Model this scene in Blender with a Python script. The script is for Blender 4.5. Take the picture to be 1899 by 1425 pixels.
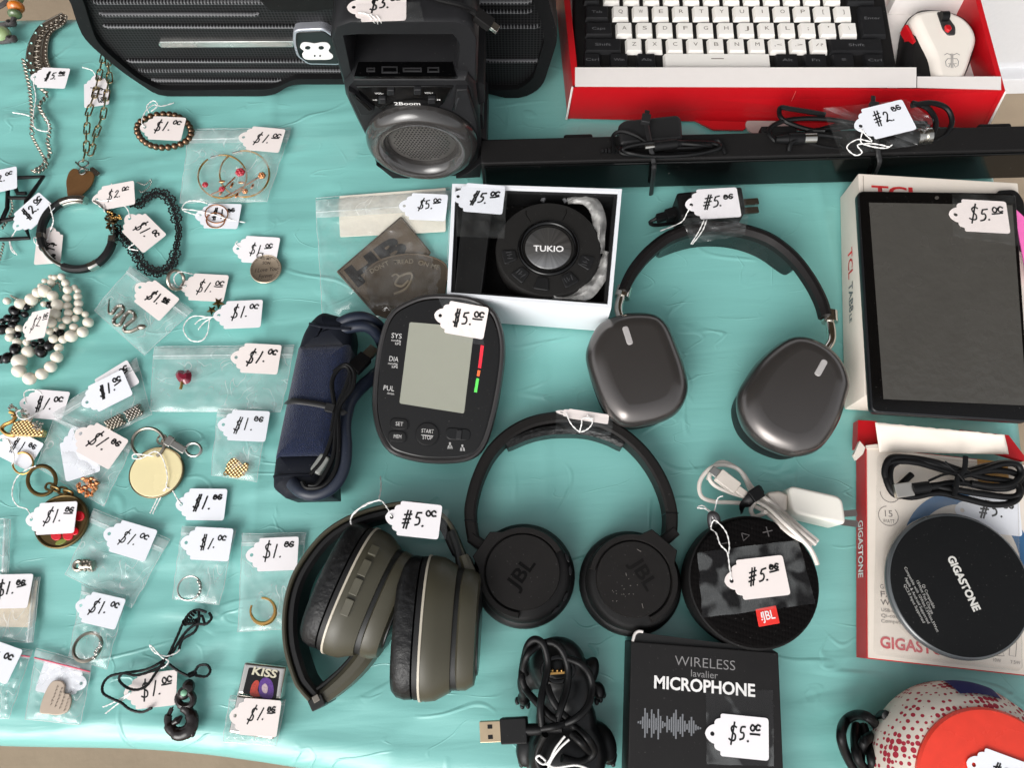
import bpy, bmesh, math, random
from mathutils import Vector, Matrix
R = math.radians
SC = bpy.context.scene
COL = SC.collection
for o in list(bpy.data.objects): bpy.data.objects.remove(o)
random.seed(7)
# ------------------------------------------------------------------ camera, light, exposure
W_, H_, F_ = 1899.0, 1425.0, 1376.0
CAMH, TILT, ROLL = 0.63, R(17.3), R(2.5)
_r0, _u0 = Vector((1, 0, 0)), Vector((0, math.cos(TILT), math.sin(TILT)))
CF = Vector((0, math.sin(TILT), -math.cos(TILT)))
CR = _r0*math.cos(ROLL) - _u0*math.sin(ROLL)
CU = _u0*math.cos(ROLL) + _r0*math.sin(ROLL)
CO = Vector((0, 0, CAMH))
cd = bpy.data.cameras.new('camera'); cam = bpy.data.objects.new('camera', cd); COL.objects.link(cam)
cd.sensor_fit = 'HORIZONTAL'; cd.sensor_width = 36.0; cd.lens = F_/W_*36.0
cd.clip_start = 0.01; cd.clip_end = 200
cam.matrix_world = Matrix((( CR.x, CU.x, -CF.x, CO.x), (CR.y, CU.y, -CF.y, CO.y), (CR.z, CU.z, -CF.z, CO.z), (0, 0, 0, 1)))
SC.camera = cam
SUN_EL, SUN_AZ = R(38), R(212)          # azimuth clockwise from +Y: light from the near left
world = bpy.data.worlds.new('World'); SC.world = world; world.use_nodes = True
nt = world.node_tree; nt.nodes.clear()
sky = nt.nodes.new('ShaderNodeTexSky'); sky.sky_type = 'NISHITA'; sky.sun_disc = False
sky.sun_elevation = SUN_EL; sky.sun_rotation = SUN_AZ; sky.dust_density = 4.0; sky.air_density = 1.0; sky.ozone_density = 1.0
hs = nt.nodes.new('ShaderNodeHueSaturation'); hs.inputs['Saturation'].default_value = 0.14
bg = nt.nodes.new('ShaderNodeBackground'); bg.inputs['Strength'].default_value = 0.15
wo = nt.nodes.new('ShaderNodeOutputWorld')
nt.links.new(sky.outputs[0], hs.inputs['Color']); nt.links.new(hs.outputs[0], bg.inputs['Color']); nt.links.new(bg.outputs[0], wo.inputs['Surface'])
sd = bpy.data.lights.new('sun', 'SUN'); sd.energy = 0.7; sd.angle = R(40); sd.color = (1.0, 0.965, 0.92)
sun = bpy.data.objects.new('sun', sd); COL.objects.link(sun)
_sdir = Vector((math.sin(SUN_AZ)*math.cos(SUN_EL), math.cos(SUN_AZ)*math.cos(SUN_EL), math.sin(SUN_EL)))
sun.rotation_euler = (-_sdir).to_track_quat('-Z', 'Y').to_euler(); sun.location = _sdir*5
SC.view_settings.view_transform = 'Standard'; SC.view_settings.look = 'None'
SC.view_settings.exposure = 0.48; SC.view_settings.gamma = 1.0; SC.view_settings.use_curve_mapping = False
SC.cycles.transparent_max_bounces = 24; SC.cycles.max_bounces = 8
# ------------------------------------------------------------------ frames: photo pixel -> real point on a real plane
class Fr:
    def __init__(s, o, x, n):
        s.o = Vector(o); s.n = Vector(n).normalized(); x = Vector(x)
        s.x = (x - s.n*x.dot(s.n)).normalized(); s.y = s.n.cross(s.x)
    def hit(s, px, py, h=0.0):
        d = CF*F_ + CR*(px-(W_-1)/2) + CU*((H_-1)/2-py)
        p0 = s.o + s.n*h
        return CO + d*((p0-CO).dot(s.n)/d.dot(s.n))
    def ab(s, px, py, h=0.0):
        p = s.hit(px, py, h) - s.o
        return Vector((p.dot(s.x), p.dot(s.y)))
    def pl(s, pts, h=0.0): return [s.ab(p[0], p[1], h) for p in pts]
    def w(s, a, b, h=0.0): return s.o + s.x*a + s.y*b + s.n*h
TB = Fr((0, 0, 0), (1, 0, 0), (0, 0, 1))
def P(px, py, z=0.0): return TB.hit(px, py, z)
def PP(pts, z=0.0): return [TB.hit(p[0], p[1], p[2] if len(p) > 2 else z) for p in pts]
def mpp(px, py, z=0.0): return (P(px, py, z)-CO).dot(CF)/F_
def lev(z): return Fr((0, 0, z), (1, 0, 0), (0, 0, 1))
def fr_px(pA, pB, z, z2=None):     # level frame with its origin at photo pixel pA and x towards pB
    a, b = P(pA[0], pA[1], z), P(pB[0], pB[1], z if z2 is None else z2)
    x = (b-a).normalized(); y = Vector((0, 0, 1)).cross(x).normalized()
    return Fr(a, x, x.cross(y))
# ------------------------------------------------------------------ 2D helpers
def cat(pts, n=6, closed=True):
    pts = [Vector(p) for p in pts]; N = len(pts); out = []
    for i in range(N if closed else N-1):
        if closed: a, b, c, d = pts[(i-1) % N], pts[i], pts[(i+1) % N], pts[(i+2) % N]
        else: a, b, c, d = pts[max(i-1, 0)], pts[i], pts[i+1], pts[min(i+2, N-1)]
        for k in range(n):
            t = k/n
            out.append(0.5*((2*b) + (c-a)*t + (2*a-5*b+4*c-d)*t*t + (3*b-a-3*c+d)*t**3))
    if not closed: out.append(pts[-1])
    return out
def rpoly(pts, r, n=5):
    pts = [Vector(p) for p in pts]; N = len(pts); out = []
    for i in range(N):
        a, b, c = pts[i-1], pts[i], pts[(i+1) % N]
        rr = r[i] if isinstance(r, (list, tuple)) else r
        e1, e2 = (a-b), (c-b)
        rr = min(rr, e1.length*.48, e2.length*.48)
        p1, p2 = b+e1.normalized()*rr, b+e2.normalized()*rr
        for k in range(n+1):
            t = k/n
            out.append(p1*(1-t)**2 + b*2*t*(1-t) + p2*t*t)
    return out
def ell(cx, cy, rx, ry=None, rot=0, n=40, a0=0, a1=360):
    ry = rx if ry is None else ry; c, s = math.cos(R(rot)), math.sin(R(rot)); out = []
    full = abs(a1-a0) >= 360
    for k in range(n if full else n+1):
        t = R(a0+(a1-a0)*k/n); x, y = rx*math.cos(t), ry*math.sin(t)
        out.append(Vector((cx+x*c-y*s, cy+x*s+y*c)))
    return out
def area(p): return sum(p[i-1].x*p[i].y-p[i].x*p[i-1].y for i in range(len(p)))/2
def inset(p, d):
    if abs(d) < 1e-9: return p
    if area(p) < 0: return inset(p[::-1], d)[::-1]
    N = len(p); out = []
    for i in range(N):
        e1 = p[i]-p[i-1]; e2 = p[(i+1) % N]-p[i]
        n1 = Vector((-e1.y, e1.x)); n2 = Vector((-e2.y, e2.x))
        if n1.length < 1e-12: n1 = n2
        if n2.length < 1e-12: n2 = n1
        n1.normalize(); n2.normalize(); m = n1+n2
        if m.length < 1e-6: m = n1
        m.normalize(); c = max(m.dot(n1), 0.4)
        out.append(p[i]+m*(d/c))
    if d < 0: return out
    for _ in range(4):                      # corners tighter than the inset collapse to one point
        bad = [(out[(i+1) % N]-out[i]).dot(p[(i+1) % N]-p[i]) < -1e-14 for i in range(N)]
        if not any(bad) or all(bad): break
        i0 = next(i for i in range(N) if not bad[i]); i = i0+1; end = i0+N
        while i <= end:
            if bad[i % N]:
                j = i
                while bad[j % N]: j += 1
                a, b = i % N, j % N          # vertices a..b collapse
                p1, d1 = out[a-1], out[a]-out[a-1]; p2, d2 = out[b], out[(b+1) % N]-out[b]
                den = d1.x*d2.y-d1.y*d2.x; X = (out[a]+out[b])/2
                if abs(den) > 1e-14:
                    t = ((p2.x-p1.x)*d2.y-(p2.y-p1.y)*d2.x)/den; Y = p1+d1*t
                    if (Y-X).length < 3*abs(d)+.002: X = Y
                for k in range(i, j+1): out[k % N] = X.copy()
                i = j
            i += 1
    return out
def rp(h0, h1, r, n=4, r0=0.0):
    pr = []
    if r0 > 0:
        for k in range(n+1):
            t = k/n*math.pi/2; pr.append((r0*(1-math.sin(t)), h0+r0*(1-math.cos(t))))
    else: pr.append((0, h0))
    for k in range(n+1):
        t = k/n*math.pi/2; pr.append((r*(1-math.cos(t)), h1-r+r*math.sin(t)))
    return pr
# ------------------------------------------------------------------ mesh builders (all add world-space geometry to a bmesh)
def NB(): return bmesh.new()
def loft(bm, fr, pts, prof, top=True, bot=True):
    pts = [Vector(p[:2]) for p in pts]
    if area(pts) < 0: pts = pts[::-1]
    if top and len(prof) > 2: prof = list(prof)+[(prof[-1][0]+.0004, prof[-1][1])]
    rings = []
    for d, h in prof: rings.append([bm.verts.new(fr.w(p.x, p.y, h)) for p in inset(pts, d)])
    N = len(pts)
    for a, b in zip(rings, rings[1:]):
        for i in range(N): bm.faces.new((a[i], a[(i+1) % N], b[(i+1) % N], b[i]))
    if top: bm.faces.new(rings[-1])
    if bot: bm.faces.new(rings[0][::-1])
def slab(bm, px, z0, z1, r=0.0, fr=TB, n=3):    # photo outline of a top face, traced at its real height
    loft(bm, fr, fr.pl(px, z1), rp(z0, z1, r, n) if r > 0 else [(0, z0), (0, z1)])
def ringplate(bm, fr, outer, inner, h0, h1):    # plate with a hole, both outlines with the same point count
    if area(outer) < 0: outer = outer[::-1]
    if area(inner) < 0: inner = inner[::-1]
    L = [[bm.verts.new(fr.w(p.x, p.y, h)) for p in q] for q, h in ((outer, h0), (outer, h1), (inner, h1), (inner, h0))]
    N = len(outer)
    for k in range(4):
        a, b = L[k], L[(k+1) % 4]
        for i in range(N): bm.faces.new((a[i], a[(i+1) % N], b[(i+1) % N], b[i]))
def box(bm, fr, a0, a1, b0, b1, h0, h1, r=0.0):
    loft(bm, fr, [(a0, b0), (a1, b0), (a1, b1), (a0, b1)] if r == 0 else rpoly([(a0, b0), (a1, b0), (a1, b1), (a0, b1)], r, 3), rp(h0, h1, min(r*.6, (h1-h0)*.4), 3) if r > 0 else [(0, h0), (0, h1)])
def hexa(bm, b4, t4):
    v = [bm.verts.new(Vector(p)) for p in list(b4)+list(t4)]
    for f in ((3, 2, 1, 0), (4, 5, 6, 7), (0, 1, 5, 4), (1, 2, 6, 5), (2, 3, 7, 6), (3, 0, 4, 7)): bm.faces.new([v[i] for i in f])
def tube(bm, pts, r, n=8, closed=False, flat=1.0, up=Vector((0, 0, 1)), smooth=0):
    if smooth: pts = cat(pts, smooth, closed)
    pts = [Vector(p) for p in pts]; N = len(pts)
    rr = r if isinstance(r, (list, tuple)) else [r]*N
    if len(rr) != N: rr = [rr[min(int(i*(len(rr)-1)/(N-1)+.5), len(rr)-1)] for i in range(N)]
    rings = []; prev = None
    for i in range(N):
        if closed: t = pts[(i+1) % N]-pts[i-1]
        else: t = pts[min(i+1, N-1)]-pts[max(i-1, 0)]
        if t.length < 1e-9: t = Vector((1, 0, 0))
        t.normalize()
        if flat != 1.0 or prev is None:
            s = t.cross(up)
            if s.length < 1e-3: s = t.cross(Vector((1, 0, 0)))
        else: s = prev - t*prev.dot(t)
        if s.length < 1e-6: s = t.orthogonal()
        s.normalize(); prev = s; u = s.cross(t).normalized()
        rings.append([bm.verts.new(pts[i]+s*(rr[i]*math.cos(k*2*math.pi/n))+u*(rr[i]*flat*math.sin(k*2*math.pi/n))) for k in range(n)])
    for i in range(N if closed else N-1):
        a, b = rings[i], rings[(i+1) % N]
        for k in range(n): bm.faces.new((a[k], a[(k+1) % n], b[(k+1) % n], b[k]))
    if not closed: bm.faces.new(rings[0][::-1]); bm.faces.new(rings[-1])
def sweep(bm, pts, w, h0, h1, closed=False, chamf=0.25):   # band lying on edge: width w in plan, from h0 to h1 in height
    pts = [Vector(p) for p in pts]; N = len(pts); rings = []
    for i in range(N):
        t = (pts[(i+1) % N]-pts[i-1]) if closed else pts[min(i+1, N-1)]-pts[max(i-1, 0)]
        t.z = 0; t.normalize(); s = Vector((t.y, -t.x, 0))
        f = i/(N-1)
        g = (lambda q: q(f) if callable(q) else q)
        ww, a, b = g(w)/2, g(h0), g(h1); c = chamf*min(ww*2, b-a)
        sec = [(-ww, a+c), (-ww+c, a), (ww-c, a), (ww, a+c), (ww, b-c), (ww-c, b), (-ww+c, b), (-ww, b-c)]
        rings.append([bm.verts.new(Vector((pts[i].x, pts[i].y, 0))+s*x+Vector((0, 0, z))) for x, z in sec])
    for i in range(N if closed else N-1):
        a, b = rings[i], rings[(i+1) % N]
        for k in range(8): bm.faces.new((a[k], a[(k+1) % 8], b[(k+1) % 8], b[k]))
    if not closed: bm.faces.new(rings[0][::-1]); bm.faces.new(rings[-1])
def sph(bm, c, r, sc=(1, 1, 1), u=14, v=9, rot=None):
    m = Matrix.Translation(Vector(c)) @ (rot.to_4x4() if rot else Matrix()) @ Matrix.Diagonal((sc[0], sc[1], sc[2], 1))
    bmesh.ops.create_uvsphere(bm, u_segments=u, v_segments=v, radius=r, matrix=m)
def lathe(bm, fr, c, prof, n=40):            # prof: (radius, height) along fr.n
    rings = []
    for r, h in prof: rings.append([bm.verts.new(fr.w(c[0]+r*math.cos(2*math.pi*k/n), c[1]+r*math.sin(2*math.pi*k/n), h)) for k in range(n)])
    for a, b in zip(rings, rings[1:]):
        for k in range(n): bm.faces.new((a[k], a[(k+1) % n], b[(k+1) % n], b[k]))
    if prof[0][0] > 1e-6: bm.faces.new(rings[0][::-1])
    if prof[-1][0] > 1e-6: bm.faces.new(rings[-1])
def torus(bm, fr, c, Rr, r, h=0, n=36, m=8, ry=None, flat=1.0):
    pts = [fr.w(c[0]+Rr*math.cos(2*math.pi*k/n), c[1]+(ry or Rr)*math.sin(2*math.pi*k/n), h) for k in range(n)]
    tube(bm, pts, r, m, closed=True, flat=flat, up=fr.n)
def strokes(bm, fr, lines, wd, h):
    for q, ln in enumerate(lines):
        ln = [Vector(p) for p in ln]; N = len(ln); L = []; Rv = []
        for i in range(N):
            t = ln[min(i+1, N-1)]-ln[max(i-1, 0)]
            if t.length < 1e-9: t = Vector((1, 0))
            t.normalize(); s = Vector((-t.y, t.x))*wd/2
            e = -t*wd*.35 if i == 0 else (t*wd*.35 if i == N-1 else Vector((0, 0)))
            hh = h+q*2e-5
            L.append(bm.verts.new(fr.w(*(ln[i]+s+e), hh))); Rv.append(bm.verts.new(fr.w(*(ln[i]-s+e), hh)))
        for i in range(N-1): bm.faces.new((Rv[i], Rv[i+1], L[i+1], L[i]))
def grid(bm, nx, ny, f):
    V = [[bm.verts.new(f(i/nx, j/ny)) for i in range(nx+1)] for j in range(ny+1)]
    for j in range(ny):
        for i in range(nx): bm.faces.new((V[j][i], V[j][i+1], V[j+1][i+1], V[j+1][i]))
    return V
# ------------------------------------------------------------------ objects
def tagp(o, label, cat_, group=None, kind=None):
    if label: o['label'] = label
    if cat_: o['category'] = cat_
    if group: o['group'] = group
    if kind: o['kind'] = kind
def thing(name, label, cat_, loc, group=None):
    o = bpy.data.objects.new(name, None); COL.objects.link(o); o.location = Vector(loc); o.empty_display_size = .01
    tagp(o, label, cat_, group); return o
_wl = {}
def wloc(o):
    L = Vector((0, 0, 0))
    while o: L += o.location; o = o.parent
    return L
def obj(name, bm, mat, parent=None, sharp=38, label=None, recalc=True, at=None):
    if recalc: bmesh.ops.recalc_face_normals(bm, faces=bm.faces[:])
    if parent is not None: L = wloc(parent)
    elif at is not None: L = Vector(at)
    else:
        xs = [v.co for v in bm.verts]
        L = Vector((sum(v.x for v in xs)/len(xs), sum(v.y for v in xs)/len(xs), min(v.z for v in xs)))
    for v in bm.verts: v.co -= L
    me = bpy.data.meshes.new(name); bm.to_mesh(me); bm.free()
    me.polygons.foreach_set('use_smooth', [True]*len(me.polygons))
    if sharp < 180: me.set_sharp_from_angle(angle=R(sharp))
    me.materials.append(mat)
    o = bpy.data.objects.new(name, me); COL.objects.link(o)
    if parent is not None: o.parent = parent
    else: o.location = L
    if label: o['label'] = label
    return o
_ball = {}
def ball(name, c, r, mat, parent, sc=(1, 1, 1), rotz=0):
    k = mat.name
    if k not in _ball:
        bm = NB(); bmesh.ops.create_uvsphere(bm, u_segments=16, v_segments=10, radius=1.0)
        me = bpy.data.meshes.new(name); bm.to_mesh(me); bm.free(); me.polygons.foreach_set('use_smooth', [True]*len(me.polygons)); me.materials.append(mat); _ball[k] = me
    o = bpy.data.objects.new(name, _ball[k]); COL.objects.link(o); o.parent = parent
    o.location = Vector(c)-wloc(parent); o.scale = (r*sc[0], r*sc[1], r*sc[2]); o.rotation_euler = (0, 0, rotz)
    return o
_txt = {}
def text_mesh(s, off):
    if (s, off) in _txt: return _txt[(s, off)]
    cu = bpy.data.curves.new('lettering', 'FONT'); cu.body = s; cu.offset = off; cu.resolution_u = 3; cu.fill_mode = 'FRONT' if False else 'BOTH'
    o = bpy.data.objects.new('lettering', cu); COL.objects.link(o)
    bpy.context.view_layer.update()
    me = bpy.data.meshes.new_from_object(o.evaluated_get(bpy.context.evaluated_depsgraph_get()))
    vs = [v.co.copy() for v in me.vertices]; fs = [tuple(p.vertices) for p in me.polygons]
    bpy.data.objects.remove(o); bpy.data.curves.remove(cu); bpy.data.meshes.remove(me)
    x0 = min(v.x for v in vs); x1 = max(v.x for v in vs)
    _txt[(s, off)] = (vs, fs, x0, x1)
    return _txt[(s, off)]
def CAPH(): return max(v.y for v in text_mesh('H', 0.0)[0])
def add_text(bm, s, fr, a, b, cap, h, off=0.0, shear=0.0):   # a, b: frame coords of the baseline's ends, cap: capital height in metres
    vs, fs, x0, x1 = text_mesh(s, off)
    a, b = Vector(a), Vector(b); d = b-a; L = d.length; d.normalize(); n = Vector((-d.y, d.x))
    sx = L/(x1-x0); sy = cap/CAPH()
    V = []
    for v in vs:
        q = a + d*((v.x-x0)*sx+v.y*sy*shear) + n*(v.y*sy)
        V.append(bm.verts.new(fr.w(q.x, q.y, h)))
    for f in fs:
        try: bm.faces.new([V[i] for i in f])
        except ValueError: pass
def text(s, fr, pL, pR, cap_px, h, mat, parent, name='lettering', off=0.0, shear=0.0):
    bm = NB(); a, b = fr.ab(pL[0], pL[1], h), fr.ab(pR[0], pR[1], h)
    k = (b-a).length/max(math.hypot(pR[0]-pL[0], pR[1]-pL[1]), .01)
    add_text(bm, s, fr, a, b, cap_px*k, h, off, shear)
    return obj(name, bm, mat, parent, 180, recalc=False)
# ------------------------------------------------------------------ materials
_m = {}
def lin(c):
    f = lambda v: (v/12.92 if v <= .04045 else ((v+.055)/1.055)**2.4)
    return tuple(f(x/255) for x in c)
def mat(name, rgb, rough=.5, metal=0.0, spec=.5, bump=None, var=.12, vs=120, coat=0.0, rv=.12, sheen=0.0):
    if name in _m: return _m[name]
    m = bpy.data.materials.new(name); m.use_nodes = True; n = m.node_tree.nodes; l = m.node_tree.links
    b = n['Principled BSDF']; c = lin(rgb)
    if max(rgb) < 50 and metal < .5: c = tuple(x*.72 for x in c); spec *= .75
    b.inputs['Metallic'].default_value = metal; b.inputs['Specular IOR Level'].default_value = spec
    b.inputs['Coat Weight'].default_value = coat; b.inputs['Coat Roughness'].default_value = .08
    if sheen: b.inputs['Sheen Weight'].default_value = sheen
    tc = n.new('ShaderNodeTexCoord'); nz = n.new('ShaderNodeTexNoise'); nz.inputs['Scale'].default_value = vs; nz.inputs['Detail'].default_value = 5
    l.new(tc.outputs['Object'], nz.inputs['Vector'])
    mx = n.new('ShaderNodeMix'); mx.data_type = 'RGBA'
    mx.inputs[6].default_value = tuple(x*(1-var) for x in c)+(1,); mx.inputs[7].default_value = tuple(min(x*(1+var), 1) for x in c)+(1,)
    l.new(nz.outputs['Fac'], mx.inputs[0]); l.new(mx.outputs[2], b.inputs['Base Color'])
    if max(rgb) < 62 and metal < .3 and 'ink' not in name and 'cord' not in name and 'lace' not in name:      # dust specks on dark plastics
        dz = n.new('ShaderNodeTexNoise'); dz.inputs['Scale'].default_value = 620; dz.inputs['Detail'].default_value = 1; l.new(tc.outputs['Object'], dz.inputs['Vector'])
        dr = n.new('ShaderNodeMapRange'); dr.inputs['From Min'].default_value = .735; dr.inputs['From Max'].default_value = .80; dr.inputs['To Max'].default_value = .13; l.new(dz.outputs['Fac'], dr.inputs['Value'])
        dm = n.new('ShaderNodeMix'); dm.data_type = 'RGBA'; dm.inputs[7].default_value = (.35, .33, .31, 1); l.new(dr.outputs[0], dm.inputs[0]); l.new(mx.outputs[2], dm.inputs[6]); l.new(dm.outputs[2], b.inputs['Base Color'])
    mr = n.new('ShaderNodeMapRange'); mr.inputs['To Min'].default_value = max(rough-rv, .03); mr.inputs['To Max'].default_value = min(rough+rv, 1)
    n2 = n.new('ShaderNodeTexNoise'); n2.inputs['Scale'].default_value = vs*.4; n2.inputs['Detail'].default_value = 4
    l.new(tc.outputs['Object'], n2.inputs['Vector']); l.new(n2.outputs['Fac'], mr.inputs['Value']); l.new(mr.outputs[0], b.inputs['Roughness'])
    if bump:
        bz = n.new('ShaderNodeTexNoise'); bz.inputs['Scale'].default_value = bump[0]; bz.inputs['Detail'].default_value = 4
        l.new(tc.outputs['Object'], bz.inputs['Vector'])
        bn = n.new('ShaderNodeBump'); bn.inputs['Strength'].default_value = bump[1]; bn.inputs['Distance'].default_value = bump[2] if len(bump) > 2 else .0005
        l.new(bz.outputs['Fac'], bn.inputs['Height']); l.new(bn.outputs['Normal'], b.inputs['Normal'])
    _m[name] = m; return m
def film(name, lo, hi, rgb=(235, 240, 240), rough=.12, bs=90, bstr=.5, dist=.002):
    if name in _m: return _m[name]
    m = bpy.data.materials.new(name); m.use_nodes = True; n = m.node_tree.nodes; l = m.node_tree.links
    b = n['Principled BSDF']; out = n['Material Output']; c = lin(rgb)
    b.inputs['Base Color'].default_value = c+(1,); b.inputs['Roughness'].default_value = rough; b.inputs['Specular IOR Level'].default_value = .9
    tl = n.new('ShaderNodeBsdfTranslucent'); tl.inputs['Color'].default_value = c+(1,); mt = n.new('ShaderNodeMixShader'); mt.inputs[0].default_value = .35
    l.new(b.outputs[0], mt.inputs[1]); l.new(tl.outputs[0], mt.inputs[2])
    tr = n.new('ShaderNodeBsdfTransparent'); mx = n.new('ShaderNodeMixShader')
    tc = n.new('ShaderNodeTexCoord'); nz = n.new('ShaderNodeTexNoise'); nz.inputs['Scale'].default_value = bs; nz.inputs['Detail'].default_value = 2; nz.inputs['Distortion'].default_value = .2
    l.new(tc.outputs['Object'], nz.inputs['Vector'])
    mr = n.new('ShaderNodeMapRange'); mr.inputs['From Min'].default_value = .35; mr.inputs['From Max'].default_value = .75; mr.inputs['To Min'].default_value = lo; mr.inputs['To Max'].default_value = hi
    l.new(nz.outputs['Fac'], mr.inputs['Value']); l.new(mr.outputs[0], mx.inputs[0])
    if 'bag' in name and 'clearer' not in name:        # sharp whitened creases in the film; glints painted in as white streaks
        cz = n.new('ShaderNodeTexNoise'); cz.inputs['Scale'].default_value = 30; cz.inputs['Detail'].default_value = 1; cz.inputs['Distortion'].default_value = 1.4; l.new(tc.outputs['Object'], cz.inputs['Vector'])
        c1 = n.new('ShaderNodeMath'); c1.operation = 'SUBTRACT'; c1.inputs[1].default_value = .5; l.new(cz.outputs['Fac'], c1.inputs[0])
        c2 = n.new('ShaderNodeMath'); c2.operation = 'ABSOLUTE'; l.new(c1.outputs[0], c2.inputs[0])
        c3 = n.new('ShaderNodeMapRange'); c3.inputs['From Max'].default_value = .014; c3.inputs['To Min'].default_value = .38; c3.inputs['To Max'].default_value = 0; l.new(c2.outputs[0], c3.inputs['Value'])
        cm = n.new('ShaderNodeTexNoise'); cm.inputs['Scale'].default_value = 55; l.new(tc.outputs['Object'], cm.inputs['Vector'])
        c4 = n.new('ShaderNodeMapRange'); c4.inputs['From Min'].default_value = .48; c4.inputs['From Max'].default_value = .62; l.new(cm.outputs['Fac'], c4.inputs['Value'])
        c5 = n.new('ShaderNodeMath'); c5.operation = 'MULTIPLY_ADD'; l.new(c3.outputs[0], c5.inputs[0]); l.new(c4.outputs[0], c5.inputs[1]); l.new(mr.outputs[0], c5.inputs[2]); l.new(c5.outputs[0], mx.inputs[0])
    bn = n.new('ShaderNodeBump'); bn.inputs['Strength'].default_value = bstr; bn.inputs['Distance'].default_value = dist
    l.new(nz.outputs['Fac'], bn.inputs['Height']); l.new(bn.outputs['Normal'], b.inputs['Normal'])
    l.new(tr.outputs[0], mx.inputs[1]); l.new(mt.outputs[0], mx.inputs[2])
    # glossy top so folds catch the light
    g = n.new('ShaderNodeBsdfGlossy'); g.inputs['Roughness'].default_value = rough*.6; l.new(bn.outputs['Normal'], g.inputs['Normal'])
    lw = n.new('ShaderNodeLayerWeight'); lw.inputs['Blend'].default_value = .5      # same on both sides of the film, unlike a Fresnel node
    pw = n.new('ShaderNodeMath'); pw.operation = 'POWER'; pw.inputs[1].default_value = 4; l.new(lw.outputs['Facing'], pw.inputs[0])
    fr = n.new('ShaderNodeMapRange'); fr.inputs['To Min'].default_value = .035; fr.inputs['To Max'].default_value = .6; l.new(pw.outputs[0], fr.inputs['Value'])
    m2 = n.new('ShaderNodeMixShader'); l.new(fr.outputs[0], m2.inputs[0]); l.new(mx.outputs[0], m2.inputs[1]); l.new(g.outputs[0], m2.inputs[2])
    l.new(m2.outputs[0], out.inputs['Surface'])
    _m[name] = m; return m
PAPER = mat('tag_paper', (238, 234, 236), .55, spec=.35, var=.02, vs=60)
INK = mat('marker_ink', (14, 14, 16), .5, var=.2)
STR = mat('cotton_string', (240, 238, 235), .8, var=.05)
BAG = film('bag_film', .17, .33, rgb=(246, 249, 249), rough=.09, bs=48, dist=.0012, bstr=.6)
BAGC = film('clearer_bag_film', .03, .12, dist=.0008, bstr=.6)
BAGE = film('bag_fold_film', .34, .62, rough=.18, dist=.0006)
TAPE = film('tape_film', .015, .07, rough=.06, bs=70, bstr=.35, dist=.0004)
TAPE2 = film('rubbed_tape_film', .0, .13, rough=.06, bs=42, bstr=.35, dist=.0004)
for _n in TAPE2.node_tree.nodes:
    if _n.type == 'MAP_RANGE' and abs(_n.inputs['From Min'].default_value-.35) < 1e-4: _n.inputs['From Min'].default_value = .46; _n.inputs['From Max'].default_value = .54
BLK = mat('black_plastic', (24, 24, 25), .42, spec=.25, bump=(1500, .15, .0002))
BLKM = mat('matte_black_plastic', (29, 28, 28), .55, spec=.2, bump=(2200, .2, .0002))
BLKG = mat('gloss_black', (9, 9, 10), .1, spec=.5, rv=.04)
CORD = mat('black_rubber', (17, 17, 18), .42, spec=.3)
SILV = mat('silver_metal', (190, 188, 182), .25, metal=1.0, var=.1)
GOLD = mat('gold_metal', (205, 160, 95), .28, metal=1.0, var=.15)
ROSE = mat('rose_gold_metal', (214, 150, 105), .3, metal=1.0, var=.12)
DSILV = mat('tarnished_silver', (168, 160, 148), .32, metal=1.0, var=.25, vs=900)
WHT = mat('white_print', (232, 230, 228), .5, var=.03)
GRYP = mat('grey_print', (150, 150, 152), .5, var=.03)
CARD = mat('white_card', (226, 220, 216), .6, spec=.3, var=.03, bump=(200, .08, .0004))
# ------------------------------------------------------------------ setting
from mathutils import noise as NZ
def struct(name, bm, m, at=(0, 0, 0), sharp=38):
    o = obj(name, bm, m, None, sharp, at=at); o['kind'] = 'structure'; return o
def ground_mat():
    m = mat('concrete', (152, 136, 116), .85, spec=.25, var=.22, vs=9, bump=(60, .3, .003)); return m
bm = NB(); v = [bm.verts.new(p) for p in ((-30, -30, -.74), (30, -30, -.74), (30, 30, -.74), (-30, 30, -.74))]; bm.faces.new(v)
struct('ground', bm, ground_mat())
# unseen dark panel added overhead so the glossy goods have something to mirror
bm = NB(); hexa(bm, [(-2.5, .55, 1.55), (3.5, .55, 1.55), (3.5, 4.5, 1.55), (-2.5, 4.5, 1.55)], [(-2.5, .55, 1.6), (3.5, .55, 1.6), (3.5, 4.5, 1.6), (-2.5, 4.5, 1.6)])
struct('added_dark_panel', bm, mat('dark_panel_brown', (92, 86, 78), .8, var=.1))
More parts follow.
